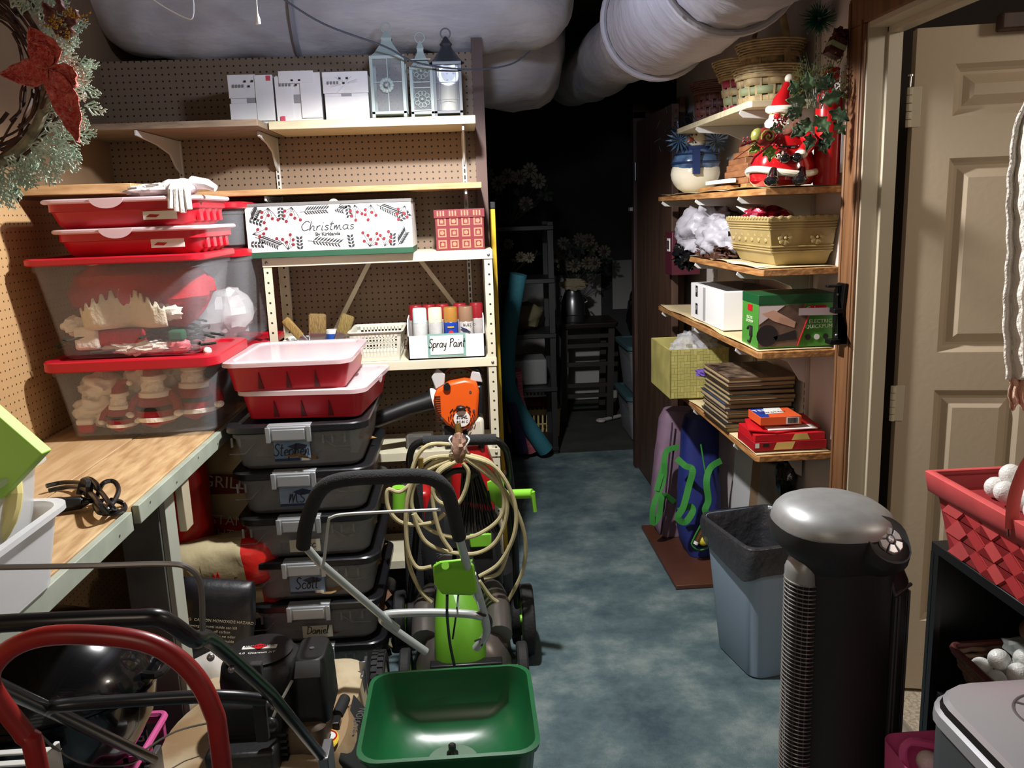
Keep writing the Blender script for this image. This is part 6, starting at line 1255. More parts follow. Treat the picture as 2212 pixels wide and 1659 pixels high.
# ---- albums
rg = random.Random(12); zz = .7835; pg = m('pages', (184, 160, 120), .8, var=.15, sc=10, stretch=(1, 1, 30)); ords = ['lowest', 'second', 'third', 'fourth', 'fifth', 'sixth', 'seventh', 'eighth', 'ninth', 'tenth', 'eleventh', 'topmost']
cvs = [(60, 52, 44), (40, 38, 40), (52, 66, 60), (34, 40, 60), (50, 44, 40), (42, 60, 90), (70, 62, 52), (46, 58, 46), (58, 48, 46), (64, 54, 44), (44, 40, 40), (110, 88, 70)]
for i in range(12):
    h = rg.uniform(.0145, .019); dx, dy = rg.uniform(-.006, .008), rg.uniform(-.012, .012); x0, x1, y0, y1 = .885+dx, 1.125+dx*.5, 2.83+dy, 3.13+dy
    t = T('photo_album', '%s flat album counted from the bottom of the stack on the right shelf' % ords[i] if 0 < i < 11 else ('lowest flat album at the bottom of the stack' if i == 0 else 'topmost flat album with a glossy patterned cover'), 'album', ((x0+x1)/2, (y0+y1)/2, zz), 'stacked flat albums')
    cv = m('cover%d' % i, cvs[i], .35, var=.3, sc=14)
    P('pages', MB(pg).box(x0+.003, x1-.003, y0+.003, y1-.003, zz+.0018, zz+h-.002), t); P('cover', MB(cv).box(x0, x1, y0, y1, zz, zz+.0018).box(x0, x1, y0, y1, zz+h-.002, zz+h), t)
    if i == 11: P('cover_picture', MB(m('glossy_pic', (156, 132, 108), .15, col2=(50, 40, 38), sc=16)).box(x0+.003, x0+.14, y0+.003, y1-.003, zz+h, zz+h+.0006), t)
    zz += h+.0005
# ---- red boxes & bait box
def flatbox(name, lab, x0, x1, y0, y1, z0, z1, mt, rz=0):
    t = T(name, lab, 'box', ((x0+x1)/2, (y0+y1)/2, z0)); P('body', MB(mt).box(x0, x1, y0, y1, z0, z1), t, bev=.001); return t
yp = m('yellow_print', (222, 190, 110), .5)
t = flatbox('red_carton', 'dark red flat carton with yellow blocks, lower of the red pair', .897, 1.133, 2.572, 2.74, .789, .818, m('red_card', (164, 22, 34), .4)); y = 2.572
q = MB(yp, wp, ink); q.poly([(.96, y-.0006, .792), (1.02, y-.0006, .792), (1.03, y-.0006, .816), (.97, y-.0006, .816)], (0, -.0004, 0)); q.box(.90, .913, y-.0006, y, .80, .815, 1).box(.925, .945, y-.0006, y, .803, .813, 2); P('printing', q, t, smooth=0)
t = flatbox('red_carton', 'red carton with a yellow corner lying on top of the dark red carton', .9, 1.128, 2.576, 2.74, .819, .842, m('red_card2', (196, 26, 36), .4)); P('printing', MB(yp).poly([(1.02, 2.5755, .82), (1.08, 2.5755, .82), (1.07, 2.5755, .841), (1.03, 2.5755, .841)], (0, -.0005, 0)), t, smooth=0)
tag(P('red_envelope', MB(m('red_card2')).poly([(.885, 2.6, .851), (.97, 2.575, .844), (1.13, 2.62, .846), (1.12, 2.74, .862), (.92, 2.74, .852)], (0, 0, .004))), 'bright red envelope spread under the orange bait box', 'envelope')
tag(P('white_envelope', MB(paper).box(.95, 1.11, 2.59, 2.7, .8505, .8535), bev=.0005), 'white envelope peeking out under the orange bait box', 'envelope')
t = flatbox('bait_box', 'small orange and white ant bait box on top of the red cartons', .925, 1.06, 2.6, 2.72, .866, .893, m('orange_card', (222, 92, 46), .4)); q = MB(m('navy_blue', (30, 60, 150), .4), wp, ink, m('orange_card'))
q.poly([(.927, 2.602, .8935), (.955, 2.602, .8935), (.98, 2.718, .8935), (.927, 2.718, .8935)], (0, 0, .0004)); q.poly([(.955, 2.64, .8937), (1.02, 2.65, .8937), (1.03, 2.718, .8937), (.975, 2.718, .8937)], (0, 0, .0004), 1)
for k in range(8): q.box(1.015+k*.004, 1.0175+k*.004, 2.5988, 2.6, .87, .888, 2)
q.box(1.01, 1.052, 2.5994, 2.6, .868, .89, 1); P('printing', q, t, smooth=0); text('TERRO', .03, (.975, 2.69, .8945), 'up', wp, t, rot=8); text('Liquid Ant Baits', .014, (.985, 2.66, .8945), 'up', ink, t, rot=8)

# ================================================================ floor on the right
tag(P('floor_board', MB(m('brown_ply', (92, 54, 38), .45, var=.15, sc=4, bump=.05)).poly([(.815, 3.25, .002), (1.14, 3.25, .002), (1.14, 3.95, .002), (.815, 3.95, .002)], (0, 0, .018)), bev=.002), 'brown veneered board lying on the carpet under the sports bags', 'board')
def sbag(lab, cx, cy, wx, wy, h, col, tilt, green, seed):
    t = T('sports_bag', lab, 'bag', (cx, cy, .02)); fab = m('nylon'+lab[:6], col, .6, var=.15, sc=6, bump=.5, bsc=9); rings = []
    for i in range(15):
        v = i/14; w = wx*(1-.28*v)*(sin(pi*min(.5, .06+v*1.2)))**.4*(1 if v < .93 else .8); d = wy*(1-.2*v); 
        rings.append([(cx+tilt*v+x_*w+.008*noise.noise(Vector((x_*3, y_*3, v*5+seed))), cy+y_*d+.05*v, .022+h*v) for x_, y_ in [(cos(a)*abs(cos(a))**-.35 if abs(cos(a)) > .01 else 0, sin(a)*abs(sin(a))**-.35 if abs(sin(a)) > .01 else 0) for a in [2*pi*(j+.5)/24 for j in range(24)]]])
    P('bag_body', MB(fab).loft(rings), t, smooth=60); return t
t1 = sbag('mauve sports bag with green handles leaning by the brown door', .93, 3.84, .115, .07, .60, (140, 112, 134), .05, None, 1)
t2 = sbag('royal blue sports bag with green straps and an open zip', 1.0, 3.60, .105, .085, .62, (36, 48, 124), .02, None, 4)
gs = m('strap_green', (56, 138, 54), .7); 
def strap(pts, par, w=.0125, name='strap', mt=None):
    P_ = catmull([aY(*p) for p in pts], 6); q = MB(mt or gs); L_ = []; R_ = []
    for i, p in enumerate(P_):
        d = (P_[min(i+1, len(P_)-1)]-P_[max(i-1, 0)]).normalized(); s = d.cross(Vector((-.3, -1, 0)).normalized()).normalized(); L_.append(p+s*w); R_.append(p-s*w)
    n = len(P_); q.add(L_+R_, [(i, i+1, n+i+1, n+i) for i in range(n-1)]); return P(name, q, par, solid=.0015, smooth=0)
strap([(1436, 1000, 3.68), (1432, 1040, 3.68), (1412, 1090, 3.66), (1410, 1130, 3.66), (1424, 1092+20, 3.66), (1432, 1070, 3.66), (1458, 1085, 3.69)], t1); strap([(1466, 965, 3.7), (1440, 975, 3.7), (1432, 1010, 3.69), (1418, 1060, 3.67)], t1)
strap([(1462, 990, 3.5), (1480, 1006, 3.48), (1496, 1015, 3.45), (1488, 1050, 3.45), (1476, 1095, 3.44), (1464, 1118, 3.44), (1480, 1128, 3.44), (1496, 1105, 3.45), (1490, 1094, 3.46), (1466, 1104, 3.48)], t2, .014)
strap([(1558, 995, 3.5), (1535, 1010, 3.48), (1526, 1040, 3.46), (1530, 1080, 3.46), (1524, 1105, 3.46), (1552, 1128, 3.47)], t2, .014)
P('zip', MB(gs).tube([aY(1514, 960, 3.49), aY(1522, 1010, 3.48), aY(1530, 1060, 3.47), aY(1527, 1105, 3.46), aY(1500, 1160, 3.46), aY(1495, 1178, 3.46), aY(1515, 1188, 3.46), aY(1548, 1170, 3.47), aY(1548, 1140, 3.47), aY(1528, 1108, 3.46)], .0035, 6, smooth=5), t2)
P('open_mouth', MB(m('inside_dark', (24, 20, 24), .9)).poly([aY(x_, y_, 3.472) for x_, y_ in ((1527, 1112), (1505, 1150), (1498, 1176), (1516, 1184), (1544, 1168), (1546, 1142))], (0, .01, 0)), t2)
P('piping', MB(m('piping_dark', (60, 48, 58), .7)).tube([(.87, 3.765, .04), (.9, 3.77, .3), (.93, 3.79, .58)], .004, 6), t1)
tag(P('yellow_ball', MB(m('ball_yellow', (214, 196, 60), .5)).sph(aY(1519, 1168, 3.462), .022, n=20)), 'small yellow ball showing in the open zip of the blue bag', 'ball')
tag(P('brown_bottle', MB(m('amber', (84, 54, 24), .2), wp).cyl(aY(1504, 1172, 3.45), aY(1520, 1140, 3.465), .01).cyl(aY(1502, 1176, 3.448), aY(1505, 1170, 3.45), .0105, mi=1)), 'brown capped bottle beside the yellow ball in the blue bag', 'bottle')
tag(P('leaning_panel', MB(m('panel_white', (196, 196, 198), .5)).poly([(1.085, 3.2, .022), (1.085, 3.42, .022), (1.12, 3.42, .74), (1.12, 3.2, .74)], (.012, 0, 0)), bev=.001), 'white panel leaning on the wall behind the trash can', 'panel')
tag(P('cardboard_sheet', MB(m('cardboard', (120, 96, 72), .8)).poly([(1.06, 3.05, .022), (1.06, 3.16, .022), (1.11, 3.17, .72), (1.11, 3.0, .72)], (.01, 0, 0)), bev=.001), 'brown cardboard sheet leaning between the white panel and grey slab', 'cardboard')
tag(P('grey_slab', MB(m('slab_grey', (126, 120, 110), .8, var=.2, sc=6, bump=.3)).poly([(1.03, 2.78, .003), (1.03, 3.02, .003), (1.09, 3.05, .6), (1.09, 2.8, .66)], (.03, 0, 0)), bev=.006), 'rough grey slab leaning on the wall above the trash can', 'slab')
tag(P('black_bag_roll', MB(m('black_film')).blob((1.1, 2.82, .62), (.03, .05, .1), .4, 3, 7, sharp=True)), 'black bag hanging at the edge of the grey slab', 'plastic bag')
# ---- trash can
tc = T('trash_can', 'grey blue plastic waste bin lined with a black bag', 'trash can', (.93, 2.66, 0)); bgm = m('can_blue', (146, 164, 184), .45)
def cr_(k, zz, r=.045): 
    M = Tm(.968, 2.685, 0, 0, 0, 11); return [tuple(M @ Vector(p)) for p in rrect(-.115-k, .115+k, -.15-k, .15+k, zz*.84, r)]
P('can_body', MB(bgm).loft([cr_(-.02, .003), cr_(-.016, .01), cr_(.022, .565), cr_(.03, .57), cr_(.03, .585), cr_(.022, .585), cr_(-.02, .02)]), tc)
q = MB(clear('bag_film', (54, 54, 57), .9, .3, bump=.9)); rings = []
for k, zz, amp in ((-.03, .2, .01), (.0, .45, .012), (.014, .57, .006), (.024, .592, .003), (.036, .588, .004), (.038, .54, .014), (.036, .47, .024)):
    ring = []
    for i, p in enumerate(cr_(k, zz)):
        v = Vector(p); n_ = noise.noise(v*16+Vector((0, 0, k*30))); d = (v-Vector((.968, 2.685, v.z))).normalized()
        if zz == .47: ang = math.atan2(v.y-2.685, v.x-.968); v.z -= .05*max(0, sin(ang*1.0-2.2+pi))+.02*n_
        ring.append(v+d*n_*amp)
    rings.append(ring)
q.loft(rings, 0, True, False); P('bin_bag', q, tc, sub=1)
# ================================================================ tower fan
fx, fy = .735, 1.62
tf = T('tower_fan', 'black tower heater fan with a silver domed head and ribbed grilles', 'fan', (fx, fy, 0)); fb_ = m('fan_black', (34, 34, 36), .55, bump=.02, bsc=300); fs_ = m('fan_silver', (158, 160, 160), .42, .4, var=.06, sc=30)
def el(a_, b_, z, n=36, dx=0, dy=0, p=.8): return [(fx+dx+a_*math.copysign(abs(cos(t))**p, cos(t)), fy+dy+b_*math.copysign(abs(sin(t))**p, sin(t)), z) for t in [2*pi*i/n for i in range(n)]]
P('column', MB(fb_).loft([el(.096, .1, .04, dx=.022), el(.096, .1, .3, dx=.022), el(.096, .1, .80, dx=.02), el(.099, .108, .86, dx=.018)]), tf)
P('head_band', MB(fb_).loft([el(.097, .1, .83, dx=.02), el(.106, .11, .855, dx=.012), el(.117, .122, .88, dx=-.001), el(.12, .126, .908, dx=-.003), el(.1195, .1255, .922, dx=-.003)]), tf)
dome = [(.1195, .1255, .922, -.003), (.118, .124, .932, -.003), (.111, .116, .945, -.005), (.098, .102, .957, -.008), (.078, .082, .966, -.011), (.052, .055, .972, -.014), (.024, .026, .975, -.016)]
P('silver_dome', MB(fs_).loft([el(a_, b_, z_, dx=d_, p=.9) for a_, b_, z_, d_ in dome]), tf, smooth=60)
M = Tm(fx+.058, fy-.112, .912, 40, 10, 0)
P('control_pod', MB(fb_).at(M).loft([rrect(-.044, .04, -.04, .055, -.06, .034), rrect(-.052, .046, -.055, .062, -.01, .044), rrect(-.044, .04, -.048, .056, .012, .04), rrect(-.034, .034, -.036, .042, .008, .03)]), tf)
bt_ = MB(chrome, m('button_silver', (190, 190, 194), .3, .5)).at(M)
for k in range(6):
    a0 = k*pi/3+.06; a1 = (k+1)*pi/3-.06; f = lambda r_, a, z_: (.001+r_*.85*cos(a), .003+r_*sin(a), z_)
    bt_.loft([[f(.011, a0, .008), f(.03, a0, .008), f(.031, (a0+a1)/2, .008), f(.03, a1, .008), f(.011, a1, .008)], [f(.012, a0+.03, .015), f(.028, a0+.05, .0135), f(.029, (a0+a1)/2, .0135), f(.028, a1-.05, .0135), f(.012, a1-.03, .015)]], 1)
P('button_ring', bt_, tf, bev=.001, kind='stuff'); P('centre_button', MB(m('button_silver')).at(M).lathe((.001, .003, .009), [(.008, 0), (.008, .006), (.005, .008)], 16, sx=.8), tf)
gx, gy = .660, 1.59
P('grille_cap', MB(fs_).loft([[(gx+dx_+a_*cos(t), gy+a_*1.15*sin(t), z_) for t in [2*pi*i/24 for i in range(24)]] for a_, z_, dx_ in ((.034, .81, 0), (.034, .835, 0), (.03, .855, .003), (.018, .87, .01), (.006, .876, .016))]), tf)
P('grille_core', MB(m('core_black', (10, 10, 10), .7)).cyl((gx+.006, gy, .06), (gx+.006, gy, .81), .027, n=20), tf)
lv = MB(m('louver_silver', (170, 168, 162), .3, .7)); lv.tube([(gx+.034*cos(t), gy+.04*sin(t), .08-.004*cos(t)) for t in [R(80+10.5*i) for i in range(24)]], .0014, 5)
l0 = P('louver', lv, tf)
for k in range(1, 80):
    c_ = l0.copy(); COL.objects.link(c_); c_.location.z = k*.00925
vb = MB(m('louver_dark', (70, 70, 72), .4))
for i in range(9): a = R(110+20*i); vb.box(gx+.031*cos(a)-.0008, gx+.031*cos(a)+.0008, gy+.037*sin(a)-.0008, gy+.037*sin(a)+.0008, .07, .81)
P('grille_bars', vb, tf, kind='stuff')
fr_ = m('fan_frame', (72, 72, 76), .4)
P('rear_housing', MB(fb_).loft([el(.052, .08, .05, dx=.1, dy=.01), el(.052, .08, .80, dx=.1, dy=.01), el(.045, .07, .83, dx=.095, dy=.01)]), tf)
q = MB(fr_); q.tube([(fx+.088, fy-.074, .1), (fx+.088, fy-.074, .76), (fx+.1, fy-.074, .785), (fx+.145, fy-.05, .795)], .004, 8, smooth=3); P('side_vent_frame', q, tf)
for k in range(5): P('side_vent_rib', MB(fr_).box(fx+.1+k*.0105, fx+.1045+k*.0105, fy-.078+k*.007, fy-.06+k*.007, .1, .78), tf, bev=.001)
P('fan_base', MB(fb_).lathe((fx, fy, .002), [(.16, 0), (.165, .01), (.15, .03), (.1, .045)], 36), tf)
# ================================================================ rack, baskets, golf balls
rk = T('side_rack', 'black wooden open rack standing in front of the cream door', 'rack', (1.1, 1.4, 0)); rb_ = m('rack_black', (22, 22, 24), .4, var=.2, sc=6)
rx0, rx1, ry0, ry1, rz_ = .97, 1.27, 1.06, 1.66, .848
P('top_board', MB(rb_).box(rx0, rx1, ry0, ry1, rz_-.022, rz_), rk, bev=.002)
for z in (.515, .2): P('shelf', MB(rb_).box(rx0+.012, rx1, ry0+.01, ry1-.012, z-.02, z), rk, bev=.002)
P('back_panel', MB(rb_).box(rx0, rx1, ry1-.014, ry1, 0, rz_-.022), rk); P('side_edge', MB(rb_).box(rx0, rx0+.014, ry1-.03, ry1-.012, 0, rz_-.02), rk); P('side_edge', MB(rb_).box(rx0, rx0+.014, ry0, ry0+.02, 0, rz_-.02), rk); P('back_side', MB(m('rack_inner', (96, 82, 68), .6)).box(rx1-.012, rx1, ry0, ry1-.014, 0, rz_-.022), rk)
# red basket: rectangular, flared, woven diagonal strips
t = T('red_basket', 'red woven strip basket full of golf balls on top of the black rack', 'basket', (1.1, 1.35, rz_)); rs_ = m('basket_red', (222, 88, 88), .55, var=.08, sc=12); rs2 = m('basket_red2', (198, 62, 66), .55)
bx0, bx1, by0, by1, bh = .945, 1.24, 1.12, 1.63, .165
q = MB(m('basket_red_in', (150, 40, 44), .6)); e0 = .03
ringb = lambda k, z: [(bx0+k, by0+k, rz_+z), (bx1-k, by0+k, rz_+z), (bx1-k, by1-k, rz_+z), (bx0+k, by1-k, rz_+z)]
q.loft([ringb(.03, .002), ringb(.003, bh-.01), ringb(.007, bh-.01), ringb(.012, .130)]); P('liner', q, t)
def strips(A, B, n):  # wall from A to B (bottom points); outward normal by cross
    A, B = Vector(A), Vector(B); d = (B-A); L_ = d.length; d.normalize(); nr = Vector((d.y, -d.x, 0)); hh = bh-.03; tap = .027
    for i in range(-3, n):
        for sgn, mt_ in ((1, rs_), (-1, rs2)):
            wd = L_/n; 
            def pt(u, v, o): return A+d*(min(max(u, -.3*v*tap), L_+.3*v*tap))+nr*(tap*v+o)+Vector((0, 0, .002+hh*v))
            for j in range(3):
                v0, v1 = j/3, (j+1)/3; u0 = (i+ (j if sgn > 0 else 3-j))*wd; u1 = u0+sgn*wd
                if min(u0, u1) < -wd*.2 or max(u0, u1)+wd > L_+wd*1.0: continue
                o = .0045 if (i+j+(sgn > 0)) % 2 else .002
                P('strip', MB(mt_).poly([pt(u0+.002, v0, o), pt(u0+wd-.002, v0, o), pt(u1+wd-.002, v1, o), pt(u1+.002, v1, o)], nr*.0016), t, smooth=0)
strips((bx0+.03, by1-.03, rz_), (bx0+.03, by0+.03, rz_), 8); strips((bx0+.03, by0+.03, rz_), (bx1-.03, by0+.03, rz_), 4)
P('rim_band', MB(rs_).loft([ringb(-.004, bh-.042), ringb(-.01, bh-.002), ringb(-.006, bh), ringb(.003, bh)], 0, False, False), t, solid=.003)
P('handle', MB(m('basket_handle', (204, 84, 78), .45)).tube([(bx0-.006, 1.36, rz_+bh-.02), (bx0-.004, 1.36, rz_+bh+.05), (bx0+.03, 1.36, rz_+bh+.12), (bx0+.13, 1.36, rz_+bh+.16), (bx1-.03, 1.36, rz_+bh+.12), (bx1, 1.36, rz_+bh+.05), (bx1+.006, 1.36, rz_+bh-.02)], .013, 8, smooth=5, flat=.3), t)
P('staple', MB(m('rust', (70, 50, 40), .5)).box(bx0-.0125, bx0-.01, 1.36, 1.363, rz_+bh-.035, rz_+bh-.012), t)
gball = m('golf_white', (232, 232, 228), .35)
vm = dots  # dimples come from a cell texture bump
nt = gball.node_tree; tc2 = nt.nodes.new('ShaderNodeTexCoord'); vo = nt.nodes.new('ShaderNodeTexVoronoi'); vo.inputs['Scale'].default_value = 260
nt.links.new(tc2.outputs['Object'], vo.inputs['Vector']); bpn = nt.nodes.new('ShaderNodeBump'); bpn.inputs['Distance'].default_value = .0012; bpn.inputs['Strength'].default_value = .6
nt.links.new(vo.outputs['Distance'], bpn.inputs['Height']); nt.links.new(bpn.outputs[0], nt.nodes['Principled BSDF'].inputs['Normal'])
gm_ = MB(gball).sph((0, 0, 0), .0213, n=24); gb0 = None
def golf(p, lab, grp):
    global gb0
    if gb0 is None:
        gb0 = P('golf_ball', gm_, smooth=80); o = gb0
    else: o = gb0.copy(); COL.objects.link(o)
    o.location = p; o.rotation_euler = (random.random()*6, random.random()*6, 0); return tag(o, lab, 'golf ball', grp)
rg = random.Random(2)
lay = [(1.03, 1.55), (1.075, 1.56), (1.12, 1.55), (1.165, 1.56), (1.02, 1.505), (1.065, 1.51), (1.11, 1.505), (1.155, 1.51), (1.03, 1.46), (1.075, 1.46), (1.12, 1.46), (1.165, 1.46), (1.02, 1.415), (1.065, 1.415), (1.11, 1.41), (1.155, 1.41), (1.04, 1.36), (1.09, 1.325), (1.14, 1.33), (1.03, 1.285), (1.08, 1.28), (1.13, 1.28), (1.03, 1.235), (1.09, 1.23)]
for i, (x, y) in enumerate(lay): golf((x, y, rz_+.1525+.006*((i*5) % 3)/2), 'white golf ball in the red basket', 'golf balls in the red basket')
for i, (x, y) in enumerate([(1.045, 1.53), (1.09, 1.53), (1.05, 1.485), (1.1, 1.48), (1.14, 1.53), (1.09, 1.435), (1.05, 1.3)]): golf((x, y, rz_+.184), 'white golf ball in the red basket', 'golf balls in the red basket')
# brown basket on the middle shelf
t = T('brown_basket', 'brown twisted fibre basket of golf balls inside the black rack', 'basket', (1.1, 1.36, .515)); bw = m('seagrass', (120, 92, 70), .7, col2=(86, 60, 46), sc=40); zb = .515
x0, x1, y0, y1, hh = .992, 1.23, 1.16, 1.60, .115
for j in range(9):
    v = (j+.5)/9; k = .04*(1-v); q = MB(bw); pts = rrect(x0+k, x1-k, y0+k, y1-k, zb+hh*v, .02, 3); dense = []
    for i in range(len(pts)):
        a_, b_ = Vector(pts[i]), Vector(pts[(i+1) % len(pts)]); n_ = max(1, int((b_-a_).length/.012))
        for s_ in range(n_): dense.append(a_.lerp(b_, s_/n_))
    c_ = Vector(((x0+x1)/2, (y0+y1)/2, zb+hh*v)); dense = [p+(p-c_).normalized()*(.0028*sin(i*pi/2+j*pi/2)) for i, p in enumerate(dense)]
    q.tube(dense, .0062, 6, closed=True); P('woven_row', q, t)
P('rim', MB(m('rim_dark', (90, 44, 42), .5)).tube(rrect(x0-.002, x1+.002, y0-.002, y1+.002, zb+hh+.004, .02), .007, 8, closed=True), t); P('basket_floor', MB(bw).box(x0+.022, x1-.022, y0+.022, y1-.022, zb+.06, zb+.072), t)
for i, (x, y) in enumerate([(1.03, 1.55), (1.08, 1.555), (1.13, 1.55), (1.03, 1.5), (1.075, 1.5), (1.12, 1.505), (1.165, 1.5), (1.03, 1.45), (1.075, 1.45), (1.12, 1.45), (1.03, 1.4), (1.08, 1.4), (1.03, 1.35), (1.08, 1.35), (1.13, 1.39), (1.03, 1.3), (1.08, 1.3), (1.18, 1.55)]): golf((x, y, zb+.094+.006*((i*7) % 3)/2), 'white golf ball in the brown basket', 'golf balls in the brown basket')
for i, (x, y) in enumerate([(1.05, 1.525), (1.1, 1.52), (1.055, 1.47), (1.15, 1.53)]): golf((x, y, zb+.125), 'white golf ball in the brown basket', 'golf balls in the brown basket')
tag(P('brown_ball', MB(m('wicker_ball', (112, 84, 66), .6, var=.3, sc=60)).sph((1.13, 1.54, zb+.175), .028, n=20)), 'brown ball above the golf balls in the rack', 'ball')
tag(P('ball_bag', MB(clear('net_film', (230, 240, 235), .16, .08, bump=.5)).blob((1.13, 1.47, zb+.14), (.075, .1, .04), .3, 3, 5, n=30)), 'thin clear bag spread over the golf balls in the brown basket', 'plastic bag')
# silver appliance
sa = T('silver_appliance', 'rounded silver and dark grey appliance with a circular control pad', 'appliance', (.81, 1.02, 0)); sg = m('silver_plastic', (178, 178, 182), .3, .35); dg = m('dark_grey_plastic', (74, 76, 80), .45)
ax0, ax1, ay0, ay1 = .678, .95, .87, 1.165
sr = lambda k, z, r=.06: rrect(ax0+k, ax1-k, ay0+k, ay1-k, z+(.02 if z > .5 else 0), r)
P('lower_body', MB(dg).loft([sr(.02, .01), sr(.004, .05), sr(.002, .765)]), sa); P('silver_band', MB(sg).loft([sr(.002, .765), sr(-.002, .77), sr(-.001, .788), sr(.004, .793)]), sa); P('black_band', MB(black).loft([sr(.004, .793), sr(.007, .803)]), sa)
P('silver_top', MB(sg).loft([sr(.007, .803), sr(.012, .81), sr(.03, .815, .08), sr(.07, .822, .06), sr(.1, .824, .04)]), sa)
q = MB(m('pad_line', (110, 110, 114), .35, .4)); cx, cy = .81, 1.04
for r_ in (.055, .018): q.tube([(cx+r_*cos(a), cy+r_*sin(a), .842) for a in [2*pi*i/36 for i in range(36)]], .0022, 6, closed=True)
for k in range(4): a = pi/4+k*pi/2; q.tube([(cx+.02*cos(a), cy+.02*sin(a), .844), (cx+.052*cos(a), cy+.052*sin(a), .843)], .0018, 6)
P('control_pad', q, sa)
pk2 = T('pink_basket', 'pink plastic handled basket at the bottom right by the rack', 'basket', (.88, 1.36, 0)); P('tub', MB(pk).loft([rrect(.80, .94, 1.24, 1.46, .004, .02), rrect(.785, .958, 1.22, 1.48, .52, .03)], 0, True, False), pk2, solid=.003); P('handle', MB(pk).tube([aY(1962, 1680, 1.4), aY(1950, 1630, 1.4), aY(1958, 1606, 1.4), aY(1985, 1603, 1.4), (.935, 1.4, .52)], .008, 8, smooth=4), pk2)
golf((.84, 1.4, .51), 'golf ball in the pink basket at the bottom right', 'golf ball in the pink basket')
# towel hanging on the right
t = T('hanging_towel', 'white terry towel with peach lace edge hanging at the right edge', 'towel', (1.0, 1.4, 1.6)); tw_ = m('terry', (238, 232, 222), .95, bump=1, bsc=120, dist=.006)
def tf_(u, v):
    p = aY(2192+u*70+3*sin(v*14)+(30*max(0, .12-v)/.12)-(18*min(1, v*1.6))*(1-u)+1.5*sin(v*60), 205+v*615, 1.45+.02*sin(u*12)); return p
P('terry_cloth', MB(tw_).sheet(tf_, 10, 60), t, solid=.008, smooth=60)
P('lace_edge', MB(m('peach_lace', (226, 186, 164), .9, bump=.8, bsc=60)).sheet(lambda u, v: aY(2180+u*80+3*sin(v*9), 818+v*(62+8*sin(u*20)), 1.45+.008*sin(u*30)), 24, 5), t, solid=.002)
P('hanging_cord', MB(wp).tube([aY(2225, 210, 1.45), aY(2228, -200, 1.45)], .003, 6), t)

# ================================================================ the dark passage
# black open shelving rack
rk2 = T('wire_rack', 'black open shelving rack standing in the dark passage', 'rack', (.45, 5.6, 0)); bp_ = m('rack_dark', (20, 20, 22), .5)
for x, y in ((.18, 5.35), (.52, 5.35), (.18, 5.7), (.52, 5.7)): P('post', MB(bp_).box(x, x+.035, y, y+.035, 0, 1.5), rk2)
for z in (.05, .45, .8, 1.15, 1.48): P('shelf', MB(bp_).box(.17, .56, 5.34, 5.74, z-.03, z), rk2, bev=.004)
slot_basket('laundry_basket', 'cream slotted laundry basket with red contents in the dark passage', 'basket', .24, .62, 5.76, 6.05, .003, .2, m('cream_plastic', (196, 176, 120), .5), 10, 2)
tag(P('red_cloth', MB(m('dark_red_cloth', (110, 30, 34), .9)).blob((.43, 5.9, .24), (.17, .12, .05), .2, 3, 3)), 'dark red cloth heaped in the cream laundry basket', 'cloth')
slot_basket('white_basket', 'white perforated basket tilted on the red cloth in the passage', 'basket', .3, .56, 5.78, 6.0, .29, .1, m('white_plastic'), 8, 3)
tag(P('storage_bag', MB(m('khaki', (92, 86, 60), .8)).blob((.36, 5.55, .9), (.13, .12, .09), .2, 2, 3, flatz=.802)), 'khaki cloth bag on the black rack in the passage', 'bag')
tag(P('grey_box', MB(m('grey_dull', (110, 112, 112), .6)).box(.2, .5, 5.42, 5.68, .452, .62), bev=.01), 'grey plastic box on the lower shelf of the black rack', 'box')
# stool
so = T('wooden_stool', 'dark slatted wooden stool carrying the milk can of flowers', 'stool', (.92, 6.35, 0)); sd = m('stool_dark', (34, 28, 26), .5)
P('seat', MB(sd).loft([rrect(.66, 1.1, 6.15, 6.6, .71, .03), rrect(.65, 1.11, 6.14, 6.61, .745, .03)]), so, bev=.004)
for x, y in ((.69, 6.18), (1.04, 6.18), (.69, 6.54), (1.04, 6.54)): P('leg', MB(sd).poly([(x-.03, y-.01, .003), (x+.02, y-.01, .003), (x+.045, y+.01, .71), (x, y+.01, .71)], (0, .035, 0)), so)
for z in (.18, .26, .42, .56, .63): P('rung', MB(sd).box(.7, 1.06, 6.185, 6.205, z, z+.03), so)
mc = T('milk_can', 'dull metal milk can holding flowers on the dark stool', 'milk can', (.79, 6.3, .745)); P('can_body', MB(m('pewter', (130, 130, 134), .3, .9)).lathe((.79, 6.3, .746), [(.085, 0), (.09, .01), (.09, .05), (.094, .055), (.09, .06), (.088, .15), (.07, .2), (.055, .23), (.055, .26), (.075, .285)], 28), mc)
for s_ in (-1, 1): P('side_handle', MB(m('pewter')).tube([(.79+s_*.085, 6.3, .88), (.79+s_*.11, 6.3, .9), (.79+s_*.08, 6.3, .94)], .006, 8, smooth=4), mc)
